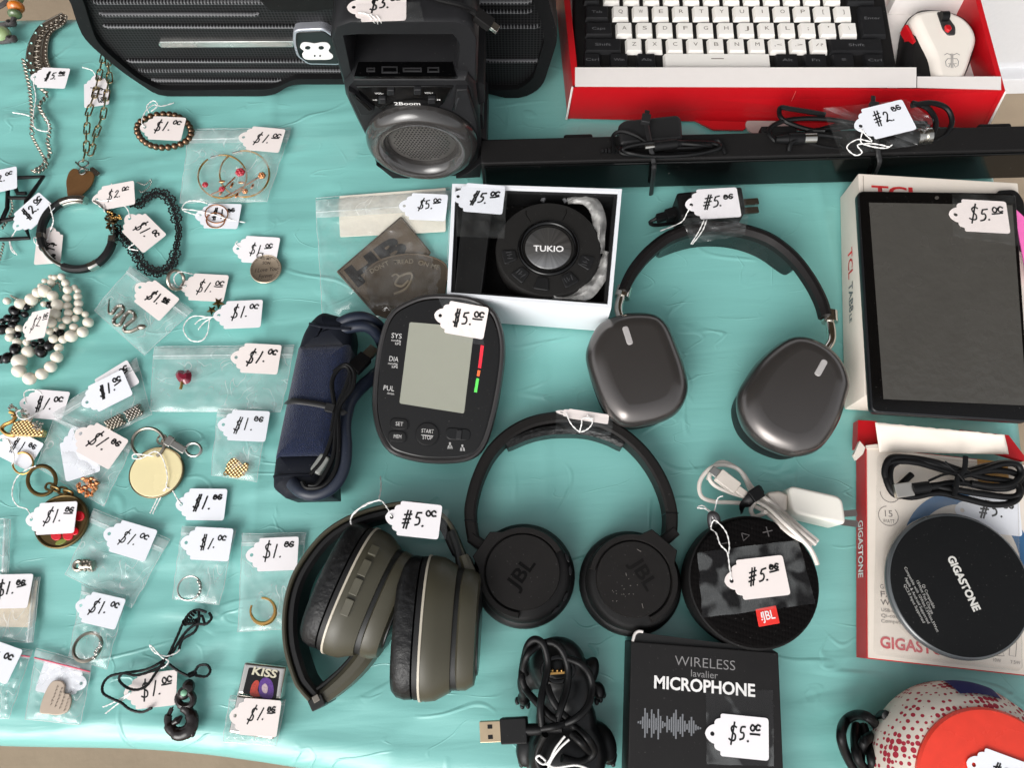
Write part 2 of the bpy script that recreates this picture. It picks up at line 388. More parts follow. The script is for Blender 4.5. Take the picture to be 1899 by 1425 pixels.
# turquoise plastic tablecloth
def near_y(x): return -.082-.118*(x+.41)+.004*math.sin(x*17)
def far_y(x): return .624-.027*x
def right_x(y): return .492+.146*(y-.44)
def cloth_mat():
    m = bpy.data.materials.new('turquoise_plastic_sheet'); m.use_nodes = True; n = m.node_tree.nodes; l = m.node_tree.links; b = n['Principled BSDF']
    tc = n.new('ShaderNodeTexCoord'); nz = n.new('ShaderNodeTexNoise'); nz.inputs['Scale'].default_value = 5; nz.inputs['Detail'].default_value = 4
    l.new(tc.outputs['Object'], nz.inputs['Vector']); mx = n.new('ShaderNodeMix'); mx.data_type = 'RGBA'
    mx.inputs[6].default_value = lin((121, 185, 178))+(1,); mx.inputs[7].default_value = lin((131, 195, 189))+(1,)
    l.new(nz.outputs['Fac'], mx.inputs[0]); l.new(mx.outputs[2], b.inputs['Base Color'])
    b.inputs['Roughness'].default_value = .27; b.inputs['Specular IOR Level'].default_value = .65
    mp = n.new('ShaderNodeMapping'); mp.inputs['Scale'].default_value = (12, 95, 1); mp.inputs['Rotation'].default_value = (0, 0, R(4))
    l.new(tc.outputs['Object'], mp.inputs['Vector'])
    n1 = n.new('ShaderNodeTexNoise'); n1.inputs['Scale'].default_value = 1.0; n1.inputs['Detail'].default_value = 4; n1.inputs['Distortion'].default_value = .6; l.new(mp.outputs[0], n1.inputs['Vector'])
    b1 = n.new('ShaderNodeBump'); b1.inputs['Strength'].default_value = .2; b1.inputs['Distance'].default_value = .002; l.new(n1.outputs['Fac'], b1.inputs['Height'])
    n2 = n.new('ShaderNodeTexNoise'); n2.inputs['Scale'].default_value = 900; l.new(tc.outputs['Object'], n2.inputs['Vector'])
    b2 = n.new('ShaderNodeBump'); b2.inputs['Strength'].default_value = .08; b2.inputs['Distance'].default_value = .0003; l.new(n2.outputs['Fac'], b2.inputs['Height']); l.new(b1.outputs[0], b2.inputs['Normal'])
    prev = b2.outputs[0]
    for sc, rot, w, st, mth in (((5, 11, 1), .1, .010, .38, .5), ((9, 5, 1), 1.2, .008, .34, .53), ((16, 30, 1), .3, .012, .28, .52)):     # sharp thin-plastic creases
        mp2 = n.new('ShaderNodeMapping'); mp2.inputs['Scale'].default_value = sc; mp2.inputs['Rotation'].default_value = (0, 0, rot); l.new(tc.outputs['Object'], mp2.inputs['Vector'])
        cz = n.new('ShaderNodeTexNoise'); cz.inputs['Scale'].default_value = 1; cz.inputs['Detail'].default_value = 1.5; cz.inputs['Distortion'].default_value = .5; l.new(mp2.outputs[0], cz.inputs['Vector'])
        c1 = n.new('ShaderNodeMath'); c1.operation = 'SUBTRACT'; c1.inputs[1].default_value = .5; l.new(cz.outputs['Fac'], c1.inputs[0])
        c2 = n.new('ShaderNodeMath'); c2.operation = 'ABSOLUTE'; l.new(c1.outputs[0], c2.inputs[0])
        c3 = n.new('ShaderNodeMapRange'); c3.interpolation_type = 'SMOOTHSTEP'; c3.inputs['From Max'].default_value = w*1.6; c3.inputs['To Min'].default_value = 1; c3.inputs['To Max'].default_value = 0; l.new(c2.outputs[0], c3.inputs['Value'])
        cm = n.new('ShaderNodeTexNoise'); cm.inputs['Scale'].default_value = 6+sc[0]; l.new(tc.outputs['Object'], cm.inputs['Vector'])
        c4 = n.new('ShaderNodeMapRange'); c4.inputs['From Min'].default_value = mth; c4.inputs['From Max'].default_value = mth+.16; l.new(cm.outputs['Fac'], c4.inputs['Value'])
        c5 = n.new('ShaderNodeMath'); c5.operation = 'MULTIPLY'; l.new(c3.outputs[0], c5.inputs[0]); l.new(c4.outputs[0], c5.inputs[1])
        bb = n.new('ShaderNodeBump'); bb.inputs['Strength'].default_value = st; bb.inputs['Distance'].default_value = .0022; l.new(c5.outputs[0], bb.inputs['Height']); l.new(prev, bb.inputs['Normal']); prev = bb.outputs[0]
    l.new(prev, b.inputs['Normal']); return m
def wrinkle(x, y):
    left = max(0., min(1., (.02-x)/.28)); low = max(0., min(1., (.10-y)/.18))
    amp = .25+1.15*max(left, low*.6)
    a = NZ.noise(Vector((x*5+y*2.2, y*38+x*3, 1.3))); a2 = NZ.noise(Vector((x*11-y*4, y*85, 4.1)))
    c = NZ.noise(Vector((x*16, y*18, 7.7))); d = NZ.noise(Vector((x*3, y*3, 2.2)))
    rid = 1-abs(NZ.noise(Vector((x*4.0+y*6, y*26-x*5, 9.))))*2.2
    z = amp*(.0010*a+.0006*a2+.0010*max(rid, 0)**6*(.5+d)) + .0006*c*(.4+amp)
    for xc, s in ((-.227, .0035), (.022, .003), (.305, .004)):     # folding creases from the packet
        z += .0009*math.exp(-((x-xc-.004*math.sin(y*9))/s)**2)
    for yc, s in ((.335, .003), (.06, .003)):
        z += .0006*math.exp(-((y-yc+.03*x)/s)**2)*left
    dn = y-near_y(x)
    z += (.0010*math.exp(-((dn-.030-.006*math.sin(x*6))/.0032)**2)+.0008*math.exp(-((dn-.052+.05*x)/.0028)**2))*max(0, min(1, (.1-x)/.2))
    return z*1.35-.0032
bm = NB(); NX, NY = 380, 260; X0 = -1.05; RC = .022
def cloth_pt(u, t):
    # t in [-.12, 1.12]: beyond 0..1 the sheet bends over the edge and hangs
    x = X0+u*1.78
    xr = right_x(.3)
    drop = 0.0
    yn, yf = near_y(min(x, xr)), far_y(min(x, xr))
    s = t*(yf-yn+2*.24)-.24                        # arc length from the near edge
    L = yf-yn
    def bend(e):                                   # e: distance past the start of the edge curve -> (outward, drop)
        if e <= 0: return 0, 0
        a = e/RC
        if a < math.pi/2: return RC*math.sin(a), RC*(1-math.cos(a))
        return RC, RC+(e-RC*math.pi/2)
    if s < RC: o_, drop = bend(RC-s); y = yn+RC-o_
    elif s > L-RC: o_, drop = bend(s-(L-RC)); y = yf-RC+o_
    else: y = yn+s
    z = -drop
    xr = right_x(y); ex = x-(xr-RC)
    if ex > 0:
        o_, d2 = bend(ex); x = xr-RC+o_; z = min(z, -d2)
    if z > -.001: z += wrinkle(x, y)
    else:
        z += wrinkle(x, y)*math.exp(z*60)
        if z < -.03: y += (.006*math.sin(x*31)+.004*math.sin(x*13))*min(1, -z/.1)
    return Vector((x, y, z))
grid(bm, NX, NY, cloth_pt)
cl = obj('tablecloth', bm, cloth_mat(), None, 180, at=(-.1, .27, 0))
tagp(cl, 'turquoise plastic tablecloth with creases spread under all the goods', 'tablecloth')
# pale panelled cupboard standing on the floor beyond the table
FL = Fr((0, 0, -.74), (1, 0, 0), (0, 0, 1))
c0 = FL.hit(1800, 150); wm = mat('white_painted_panel', (214, 214, 216), .5, var=.04)
t = thing('storage_cupboard', 'white panelled cupboard on the floor beyond the red keyboard box', 'cupboard', (c0.x+.3, c0.y+.2, -.74))
bm = NB(); f = Fr((c0.x-.25, c0.y, -.74), (1, -.02, 0), (0, 0, 1)); box(bm, f, 0, 1.3, 0, .5, .04, .55, .01); obj('carcass', bm, wm, t)
bm = NB(); box(bm, f, -.02, 1.32, -.03, .53, 0, .045, .004); obj('plinth', bm, wm, t)
bm = NB(); box(bm, f, .03, .64, -.012, .004, .08, .5, .004); obj('door', bm, wm, t)
bm = NB(); box(bm, f, .66, 1.27, -.012, .004, .08, .5, .004); obj('door', bm, wm, t)
# ------------------------------------------------------------------ large electronics
def th(name, label, c, px, py, z=0.0, group=None): return thing(name, label, c, P(px, py, z), group)
def vplane(pA, pB):                       # upright plane through two table pixels, facing the camera side
    a, b = P(*pA), P(*pB); x = (b-a).normalized(); return Fr(a, x, x.cross(Vector((0, 0, 1))))
def lineup(bm, fr, px, h0, h1, r=0.0): loft(bm, fr, fr.pl(px, h1), rp(h0, h1, r, 3) if r else [(0, h0), (0, h1)])
# --- big black speaker
def perf_mat(nm, hi):
    m = mat(nm, (70, 70, 72), .5, metal=.15, spec=.2, var=.1); n = m.node_tree.nodes; l = m.node_tree.links; b = n['Principled BSDF']
    tc = n.new('ShaderNodeTexCoord'); vo = n.new('ShaderNodeTexVoronoi'); vo.inputs['Scale'].default_value = 340; vo.inputs['Randomness'].default_value = 0
    mp = n.new('ShaderNodeMapping'); mp.inputs['Rotation'].default_value = (0, 0, 0); mp.inputs['Scale'].default_value = (1, .001, 1)
    l.new(tc.outputs['Object'], mp.inputs['Vector']); l.new(mp.outputs[0], vo.inputs['Vector'])
    cr = n.new('ShaderNodeMapRange'); cr.inputs['From Min'].default_value = .33; cr.inputs['From Max'].default_value = .45; l.new(vo.outputs['Distance'], cr.inputs['Value'])
    mx = n.new('ShaderNodeMix'); mx.data_type = 'RGBA'; mx.inputs[6].default_value = (.004, .004, .0045, 1); mx.inputs[7].default_value = (hi, hi, hi*1.04, 1)
    l.new(cr.outputs[0], mx.inputs[0]); l.new(mx.outputs[2], b.inputs['Base Color']); return m
FB = vplane((330, 178), (985, 181))
big = thing('boombox_speaker', 'big black speaker with wide mesh grille and chrome bar at the back of the table', 'speaker', FB.w(.15, 0, -.06))
oL = [(286, 173), (303, 178), (488, 178), (512, 174), (537, 156), (880, 156), (905, 180), (972, 182), (1006, 160), (1034, 73), (1030, 44), (1016, 0)]
aL = [FB.ab(*p) for p in oL]; lft = [FB.ab(*p) for p in [(130, 0), (138, 30), (152, 66), (172, 88), (227, 134)]]
ytop = lft[0].y; lo_ = lft[0].x; ro_ = aL[-1].x
outl = lft+aL+[Vector((ro_-.004, ytop+.05)), Vector((ro_-.05, ytop+.085)), Vector((lo_+.05, ytop+.085)), Vector((lo_-.002, ytop+.05))]
iL = [(154, 0), (162, 28), (177, 73), (195, 94), (253, 144), (296, 167), (500, 165), (520, 158), (545, 146), (872, 146), (900, 166), (962, 166), (988, 146), (1010, 73), (1004, 40), (988, 0)]
inn = [FB.ab(*p) for p in iL]; inn = inn+[Vector((inn[-1].x-.01, ytop+.045)), Vector((inn[-1].x-.05, ytop+.07)), Vector((inn[0].x+.05, ytop+.07)), Vector((inn[0].x, ytop+.045))]
ro = rpoly(outl, .012, 4); ri = rpoly(inn, .006, 4)
bm = NB(); loft(bm, FB, ro, [(.02, -.125), (.004, -.11), (0, -.02), (0, -.008)], top=False); obj('cabinet', bm, BLKM, big)
def resamp(p, n):
    L = [0]; N = len(p)
    for i in range(N): L.append(L[-1]+(p[(i+1) % N]-p[i]).length)
    out = []
    for k in range(n):
        s = L[-1]*k/n; i = max(j for j in range(N) if L[j] <= s+1e-12)
        d = L[i+1]-L[i]; out.append(p[i].lerp(p[(i+1) % N], (s-L[i])/d if d > 0 else 0))
    return out
def radial_pair(o_, i_, n):     # match an outer and an inner outline by angle around the inner centre
    c = sum(i_, Vector((0, 0)))/len(i_)
    def ray(pl, a):
        d = Vector((math.cos(a), math.sin(a))); best = None
        for k in range(len(pl)):
            p, q = pl[k-1]-c, pl[k]-c; e = q-p; den = d.x*e.y-d.y*e.x
            if abs(den) < 1e-12: continue
            t = (p.x*e.y-p.y*e.x)/den; s = (p.x*d.y-p.y*d.x)/den
            if t > 0 and -1e-6 <= s <= 1+1e-6 and (best is None or t > best): best = t
        return c+d*(best or 0)
    A = [2*math.pi*k/n for k in range(n)]
    return [ray(o_, a) for a in A], [ray(i_, a) for a in A]
bm = NB(); a_, b_ = radial_pair(ro, ri, 220); ringplate(bm, FB, a_, b_, -.0085, 0.0); obj('bezel', bm, mat('rubber_bezel', (30, 30, 31), .5, spec=.2, bump=(1200, .15, .0003)), big)
PERF = perf_mat('perforated_steel', .028); PERF_LIT = perf_mat('perforated_rib_lit', .15)  # ribs get a lighter copy of the steel, their reflected light painted in
bm = NB(); loft(bm, FB, inset(ri, -.001), [(0, -.0095), (0, -.006)]); gr = obj('grille', bm, PERF, big)
for yy, x0, x1 in ((3, 172, 640), (26, 185, 480), (48, 192, 560), (112, 236, 640), (130, 258, 640), (148, 282, 520), (20, 860, 985), (48, 860, 1000), (112, 900, 1000), (3, 860, 985)):
    bm = NB(); p, q = FB.ab(x0, yy, -.005), FB.ab(x1, yy, -.005)
    tube(bm, [FB.w(p.x, p.y, -.0062), FB.w(p.x+.004, p.y, -.0045), FB.w(q.x-.004, q.y, -.0045), FB.w(q.x, q.y, -.0062)], .0019, 6); obj('grille_rib', bm, PERF_LIT, gr)
bm = NB(); lineup(bm, FB, [(296, 77), (544, 76), (544, 87), (299, 88), (293, 83)], -.0064, -.0034, .0006); obj('chrome_bar', bm, mat('chrome', (205, 205, 202), .3, metal=1.0, bump=(60, .15, .001)), big)
bd = [(543, 58), (552, 54), (600, 52), (617, 63), (632, 82), (632, 121), (571, 120), (549, 104), (542, 78)]
bm = NB(); loft(bm, FB, rpoly(FB.pl(bd, .002), .004), rp(-.006, .002, .0015)); bdg = obj('badge', bm, mat('badge_rim', (176, 178, 186), .3, metal=.6), big)
bm = NB(); loft(bm, FB, inset(rpoly(FB.pl(bd, .002), .004), .0026), rp(.001, .0026, .0006)); obj('badge_face', bm, BLKG, bdg)
mk = [(560, 79), (570, 78), (583, 80), (597, 78), (607, 79), (612, 86), (609, 94), (617, 102), (612, 109), (590, 110), (566, 109), (560, 100), (563, 94), (556, 87)]
bm = NB(); loft(bm, FB, FB.pl(cat(mk, 4), .0031), [(0, .0020), (0, .0031)]); obj('emblem', bm, WHT, bdg)
bm = NB()
for x, y, rx, ry in ((570, 88, 5, 3.2), (595, 88, 5, 3.2), (583, 103, 1.6, 1.6), (593, 103, 1.6, 1.6)): loft(bm, FB, FB.pl(ell(x, y, rx, ry, 0, 14), .0035), [(0, .0029), (0, .0035)])
obj('emblem_eyes', bm, BLKG, bdg)
bm = NB(); pn = [FB.ab(*p) for p in [(478, -8), (500, 14), (578, 17), (604, 13), (640, 8), (640, -8)]]; pn = pn+[Vector((pn[-1].x, ytop+.03)), Vector((pn[0].x, ytop+.03))]
loft(bm, FB, pn, rp(-.006, .003, .001)); obj('control_panel', bm, BLKM, big)
# --- small speaker with handle
F2 = vplane((735, 329), (860, 329))
sp = thing('handle_speaker', 'small black speaker with carrying handle and round translucent ring standing upright', 'speaker', F2.w(.03, 0, -.045))
GM = mat('dark_grey_plastic', (37, 37, 39), .42, spec=.35, bump=(1600, .15, .0002)); GM2 = mat('side_black_plastic', (30, 30, 32), .5, spec=.4)
bo = [(652, 143), (637, 160), (640, 180), (661, 225), (680, 262), (697, 308), (730, 329), (855, 329), (886, 327), (892, 280), (889, 229), (880, 162), (866, 143)]
bm = NB(); loft(bm, F2, F2.pl(bo, 0), [(.002, -.085), (0, -.08), (0, -.004), (.003, 0)]); obj('body', bm, GM, sp)
b0 = F2.pl(bo, 0); xl = min(p.x for p in b0); xr_ = max(p.x for p in b0); zt = max(p.y for p in b0)
for k, (za, zb, dd) in enumerate(((.012, .05, .006), (.055, .085, .004), (.09, .125, .007))):
    bm = NB(); loft(bm, F2, [(xr_-.006, za), (xr_+dd-.002, za+.006), (xr_+dd-.002, zb-.006), (xr_-.006, zb)], [(0, -.075), (0, -.012)]); obj('side_fin', bm, GM2, sp)
    bm = NB(); q = .004+.018*(1-za/.12); loft(bm, F2, [(xl+q+.012, za), (xl+q-.001, za+.006), (xl+q-.006, zb-.006), (xl+q+.008, zb)], [(0, -.075), (0, -.012)]); obj('side_fin', bm, GM2, sp)
# handle arch
ho = [(636, 158), (612, 70), (620, 46), (648, 36), (848, 36), (874, 47), (887, 70), (884, 158)]
hi = [(842, 158), (848, 80), (838, 66), (664, 66), (641, 68), (660, 158)]
bm = NB(); u = F2.pl(ho, -.006)+F2.pl(hi, -.006); loft(bm, F2, u, [(.002, -.05), (0, -.047), (0, -.009), (.002, -.006)]); obj('handle', bm, GM, sp)
bm = NB(); u = F2.pl([(655, 60), (852, 60), (846, 158), (656, 158)], -.045); loft(bm, F2, u, [(0, -.062), (0, -.0475)]); obj('recess_shade_sheet', bm, mat('recess_shade_black', (9, 9, 9), .85, spec=.05), sp)  # dark sheet closing the handle opening, recess shade put into its colour
lz = lev(zt)
bm = NB(); loft(bm, lz, lz.pl([(656, 141), (846, 141), (838, 114), (664, 114)], .0006), [(0, -.002), (0, .0006)]); pp = obj('port_panel', bm, BLKG, sp)
for x, w_, hh in ((687, 16, 7), (722, 30, 12), (764, 35, 7), (803, 22, 9)):
    bm = NB(); y = 128; loft(bm, lz, lz.pl([(x-w_/2, y+hh/2), (x+w_/2, y+hh/2), (x+w_/2, y-hh/2), (x-w_/2, y-hh/2)], .0011), [(0, .0004), (0, .0011)]); obj('port', bm, mat('port_metal', (96, 96, 98), .35, metal=.8), pp)
    bm = NB(); loft(bm, lz, lz.pl([(x-w_/2+3, y+hh/2-2), (x+w_/2-3, y+hh/2-2), (x+w_/2-3, y-hh/2+3), (x-w_/2+3, y-hh/2+3)], .0014), [(0, .0008), (0, .0014)]); obj('port_slot', bm, BLKG, pp)
bm = NB(); lineup(bm, F2, [(660, 160), (840, 160), (822, 192), (802, 206), (712, 206), (672, 184)], -.001, .0014, .0005); bp = obj('button_panel', bm, BLKG, sp)
for x, y in ((724, 172), (774, 171), (708, 188), (800, 188)):
    bm = NB(); lineup(bm, F2, rpoly([(x-7, y-5), (x+7, y-5), (x+7, y+5), (x-7, y+5)], 2), .001, .0045, .001); obj('button', bm, GM, bp)
for s, a, b, c in (('VOL-', (695, 174), (711, 174), 4.5), ('VOL+', (787, 173), (803, 173), 4.5), ('M', (810, 186), (816, 186), 4.5), ('>II', (691, 186), (699, 186), 4), ('2Boom', (731, 194), (779, 194), 8)):
    text(s, F2, a, b, c, .0018, WHT, bp, off=.012 if s == '2Boom' else .004)
for pts in ([(646, 168), (654, 172), (694, 204), (684, 214), (668, 214)], [(846, 166), (866, 166), (884, 228), (868, 226), (840, 206)]):
    bm = NB(); lineup(bm, F2, pts, -.001, .005, .001); obj('corner_strut', bm, GM2, sp)
for pts in ([(653, 176), (658, 176), (690, 203), (684, 205)], [(847, 180), (852, 180), (844, 203), (838, 204)]):
    bm = NB(); lineup(bm, F2, pts, .004, .0055); obj('strut_slot', bm, BLKG, sp)
rc = F2.ab(782, 266, .004); rr = (F2.ab(886, 266, .008)-F2.ab(678, 266, .008)).length/2
zc = max(rc.y, rr*.99)
def ring_mat():
    m = mat('smoky_clear_ring', (52, 50, 49), .14, spec=.6, coat=.5, var=.08); return m
bm = NB(); pr = []
for k in range(15):
    a = math.pi*k/14; pr.append((rr*.8+rr*.2*math.cos(a), .001+.0125*math.sin(a)))
pr += [(rr*.62, -.003), (rr*.6, -.003)]
lathe(bm, F2, (rc.x, zc), pr+[(0, -.003)], 64); obj('light_ring', bm, ring_mat(), sp)
bm = NB(); lathe(bm, F2, (rc.x, zc), [(rr*.64, -.003), (rr*.63, .0015), (rr*.5, .003), (rr*.25, .004), (0, .0043)], 48); sg = obj('speaker_grille', bm, mat('grille_grey', (98, 95, 92), .42, metal=.5), sp)
bm = NB()
for i in range(-9, 10):
    for j in range(-9, 10):
        x = (i+.5*(j % 2))*rr*.062; y = j*rr*.054
        if math.hypot(x, y) < rr*.5: bmesh.ops.create_cone(bm, cap_ends=True, segments=6, radius1=rr*.02, radius2=rr*.016, depth=.0008, matrix=Matrix.Translation(F2.w(rc.x+x, zc+y, .0042-.0055*(math.hypot(x, y)/rr)**2)) @ F2.n.to_track_quat('Z', 'Y').to_matrix().to_4x4())
obj('grille_perforation', bm, mat('grille_hole', (30, 29, 28), .6), sg)
for pts in ([(697, 306), (726, 318), (760, 331), (728, 331)], [(845, 331), (868, 320), (893, 300), (890, 329)]):
    bm = NB(); lineup(bm, F2, pts, -.06, .006, .001); obj('foot', bm, GM2, sp)
# usb lead hooked over the handle
t = th('usb_cable', 'black micro USB lead end hanging over the handle of the small speaker', 'cable', 890, 30, .18)
bm = NB(); tube(bm, [P(770, -20, .199), P(812, -2, .199), P(850, 7, .198), P(876, 18, .193), P(886, 26, .19)], .0016, 8, smooth=5); obj('cord', bm, CORD, t)
f = fr_px((884, 26), (912, 47), .190, .184)
bm = NB(); box(bm, f, -.001, .013, -.0045, .0045, -.003, .003, .0012); obj('plug_body', bm, BLKM, t)
bm = NB(); box(bm, f, .0125, .0185, -.003, .003, -.0015, .0015, .0004); obj('plug_tip', bm, SILV, t)
bm = NB(); tube(bm, [f.w(-.005, 0, 0), f.w(0, 0, 0)], .0022, 8); obj('strain_relief', bm, BLK, t)
# --- red box with keyboard and mouse
RED = mat('red_board', (186, 16, 26), .38, spec=.45, var=.06, coat=.1, bump=(300, .05, .0003))
ZB = .043
kb = th('keyboard_box', 'open red cardboard box holding the keyboard and the white mouse', 'box', 1440, 150)
fbL, fbR, ftL, ftR = P(1052, 219), P(1829, 237), P(1062, 161, ZB), P(1864, 168, ZB)
dp = Vector((-.004, .205, 0)); th_ = Vector((0, .003, 0))
def wall(a, b, c, d, off): bm = NB(); hexa(bm, [a, b, b+off, a+off], [d, c, c+off, d+off]); return bm
obj('front_wall', wall(fbL, fbR, ftR, ftL, Vector((0, .002, 0))), RED, kb)
obj('left_wall', wall(fbL+dp, fbL, ftL, ftL+dp, Vector((.006, 0, 0))), RED, kb)
obj('right_wall', wall(fbR, fbR+dp, ftR+dp+Vector((.002, 0, .006)), ftR, Vector((-.005, 0, 0))), RED, kb)
obj('back_wall', wall(fbR+dp, fbL+dp, ftL+dp, ftR+dp, Vector((0, -.003, 0))), RED, kb)
bm = NB(); hexa(bm, [fbL+Vector((.003, .003, .0005)), fbR+Vector((-.003, .003, .0005)), fbR+dp+Vector((-.003, -.003, .0005)), fbL+dp+Vector((.003, -.003, .0005))], [p+Vector((0, 0, .003)) for p in (fbL+Vector((.003, .003, 0)), fbR+Vector((-.003, .003, 0)), fbR+dp+Vector((-.003, -.003, 0)), fbL+dp+Vector((.003, -.003, 0)))]); obj('base', bm, RED, kb)
# loose flap and tongue below the front wall
bm = NB(); slab(bm, [(1288, 222), (1396, 226), (1378, 240), (1322, 239)], .001, .003); obj('torn_flap', bm, RED, kb)
bm = NB(); slab(bm, rpoly([(1382, 223), (1472, 224), (1470, 246), (1395, 247), (1383, 238)], 9), .0035, .005); obj('tuck_tongue', bm, mat('grey_board', (168, 158, 152), .7), kb)
bm = NB(); slab(bm, rpoly([(1476, 226), (1560, 228), (1560, 240), (1480, 239)], 2), .001, .003); obj('torn_flap', bm, RED, kb)
# worn white corner
for a, b in (((1050, 219), (1061, 160)), ((1829, 237), (1865, 167))):
    bm = NB(); tube(bm, [P(a[0], a[1], .001)+Vector((0, -.0006, 0)), P(b[0], b[1], ZB)+Vector((0, -.0004, 0))], .0011, 6); obj('worn_edge', bm, CARD, kb)
bm = NB(); strokes(bm, Fr(ftL, ftR-ftL, (ftR-ftL).cross(fbL-ftL)*-1), [[(.52*(ftR-ftL).length, -.002), (.521*(ftR-ftL).length, -.02), (.519*(ftR-ftL).length, -.045)]], .0005, .0004); obj('fold_crease', bm, mat('worn_red', (214, 96, 92), .6), kb, 180, recalc=False)
# white inner tray
tr = obj('inner_tray', (lambda bm: (hexa(bm, PP([(1066, 158), (1699, 160), (1699, 124), (1066, 124)], .0385), PP([(1066, 160), (1699, 162), (1699, 124), (1066, 124)], ZB+.004)), bm)[1])(NB()), CARD, kb)
bm = NB(); hexa(bm, PP([(1700.5, 160), (1856, 164), (1856, 141), (1700.5, 141)], .0385), PP([(1700.5, 162), (1856, 166), (1856, 141), (1700.5, 141)], ZB+.002)); obj('tray_lip', bm, CARD, kb)
bm = NB(); a, b = fbL+Vector((.009, .034, 0)), fbR+Vector((-.006, .034, 0)); q = Vector((-.003, .166, 0))
hexa(bm, [p+Vector((0, 0, .004)) for p in (a, b, b+q, a+q)], [p+Vector((0, 0, .012)) for p in (a, b, b+q, a+q)]); obj('tray_floor', bm, CARD, kb)
bm = NB(); a2, b2 = P(1646, 26, .012), P(1800, 29, .012); hexa(bm, [a2+Vector((0, 0, .0003)), b2+Vector((0, 0, .0003)), b2+Vector((0, .01, .0003)), a2+Vector((0, .01, .0003))], [a2+Vector((0, .004, .03)), b2+Vector((0, .004, .03)), b2+Vector((0, .01, .03)), a2+Vector((0, .01, .03))]); obj('tray_rear_wall', bm, CARD, kb)
# keyboard
ZK = .038
fk = fr_px((1150.5, 22), (1564, 22.5), ZK)
kbd = thing('keyboard', 'compact black keyboard with white letter keys lying in the red box', 'keyboard', fk.w(.1, -.03, 0)-Vector((0, 0, .025)))
yaw = math.atan2(fk.x.y, fk.x.x); pitch = (fk.ab(1564, 22.5).x)/11
bl_, tr_ = fk.ab(1066, 130), fk.ab(1647, 0)
bm = NB(); loft(bm, fk, rpoly([(bl_.x, bl_.y), (tr_.x, bl_.y), (tr_.x, .075), (bl_.x, .075)], .004), rp(-.0255, -.0045, .002)); obj('case', bm, BLKM, kbd)
KW = mat('white_keycap', (232, 228, 222), .42, spec=.4, var=.02); KB = mat('black_keycap', (30, 30, 32), .45, spec=.4, var=.06)
LEGW = mat('key_legend_grey', (120, 112, 104), .6); LEGB = mat('key_legend_dim', (92, 92, 94), .6)
_k = {}
def keymesh(w, d, m):
    k = (round(w, 4), round(d, 4), m.name)
    if k in _k: return _k[k]
    bm = NB(); I = Fr((0, 0, 0), (1, 0, 0), (0, 0, 1)); o = rpoly([(-w/2, -d/2), (w/2, -d/2), (w/2, d/2), (-w/2, d/2)], .0012, 3)
    rings = []
    for s, z, yo in ((0, -.0085, 0), (.0024, -.0012, .0008), (.0029, 0, .0009), (.0035, .00005, .0009)):
        q = inset(o, s); rings.append([bm.verts.new((p.x, p.y+yo, z)) for p in q])
    N = len(o)
    for a, b in zip(rings, rings[1:]):
        for i in range(N): bm.faces.new((a[i], a[(i+1) % N], b[(i+1) % N], b[i]))
    bm.faces.new(rings[-1]); bm.faces.new(rings[0][::-1])
    me = bpy.data.meshes.new('key'); bm.to_mesh(me); bm.free(); me.polygons.foreach_set('use_smooth', [True]*len(me.polygons)); me.set_sharp_from_angle(angle=R(40)); me.materials.append(m); _k[k] = me; return me
IDF = Fr((0, 0, 0), (1, 0, 0), (0, 0, 1))
def key(ax, ay, w, m, leg=None, d=None, lw=None, lx=0.0, ly=.0012):
    d = d or pitch*.955
    o = bpy.data.objects.new('key', keymesh(w, d, m)); COL.objects.link(o); o.parent = kbd
    o.location = fk.w(ax, ay, 0)-kbd.location; o.rotation_euler = (0, 0, yaw)
    if leg:
        bm = NB(); L = lw or .0042*len(leg)**.8; L = min(L, w-.006)
        if leg == 'I': L = .0009
        add_text(bm, leg, IDF, (lx-L/2, ly-.002), (lx+L/2, ly-.002), .0042 if len(leg) == 1 else .003, .0002, 0.0)
        q = obj('legend', bm, LEGW if m is KW else LEGB, None, 180, recalc=False, at=(0, 0, 0)); q.parent = o
U = pitch*.955
row = lambda y: fk.ab(1300, y).y
rF = pitch
rA, rZ, rC = row(53), row(83), row(111)
for i, c in enumerate('QWERTYUIOP'): key(i*pitch, 0, U, KW, c)
for i, c in enumerate(('[', ']')): key((10+i)*pitch, 0, U, KW, c, lw=.0016)
x0 = fk.ab(1157.5, 53).x
for i, c in enumerate(('A', 'S', 'D', 'F', 'G', 'H', 'J', 'K', 'L', ';', "'", '\\')): key(x0+i*pitch, rA, U, KW, c, lw=None if i < 9 else .0014)
x1 = fk.ab(1175.5, 82.5).x
for i, c in enumerate(('Z', 'X', 'C', 'V', 'B', 'N', 'M', ',<', '.>', '/?')): key(x1+i*pitch, rZ, U, KW, c)
for i in range(12): key((i-.42)*pitch, rF, U, KW, 'F%d' % (i+1), ly=-.002, lw=.006)
key(-.42*pitch-pitch, rF, U, KB, '~', lw=.004); key(11.42*pitch+pitch*.25+.006, rF, U*1.6, KB, 'Delete', ly=-.002, lw=.011)
def span(xa, xb, y, ry, m, leg, **k):
    a, b = fk.ab(xa, y).x, fk.ab(xb, y).x; key((a+b)/2, ry, b-a, m, leg, **k)
span(1082, 1131, 22, 0, KB, 'Tab'); span(1082, 1138, 53, rA, KB, 'Caps'); span(1081, 1155, 83, rZ, KB, 'Shift')
span(1079, 1117, 111, rC, KB, 'Ctrl'); span(1127, 1168, 111, rC, KB, 'Win'); span(1178, 1219, 111, rC, KB, 'Alt')
span(1228, 1432, 111, rC, KW, None); span(1436, 1484, 111, rC, KB, 'Alt'); span(1488, 1537, 111, rC, KB, 'Fn'); span(1541, 1588, 111, rC, KB, '='); span(1601, 1643, 111, rC, KB, 'Ctrl')
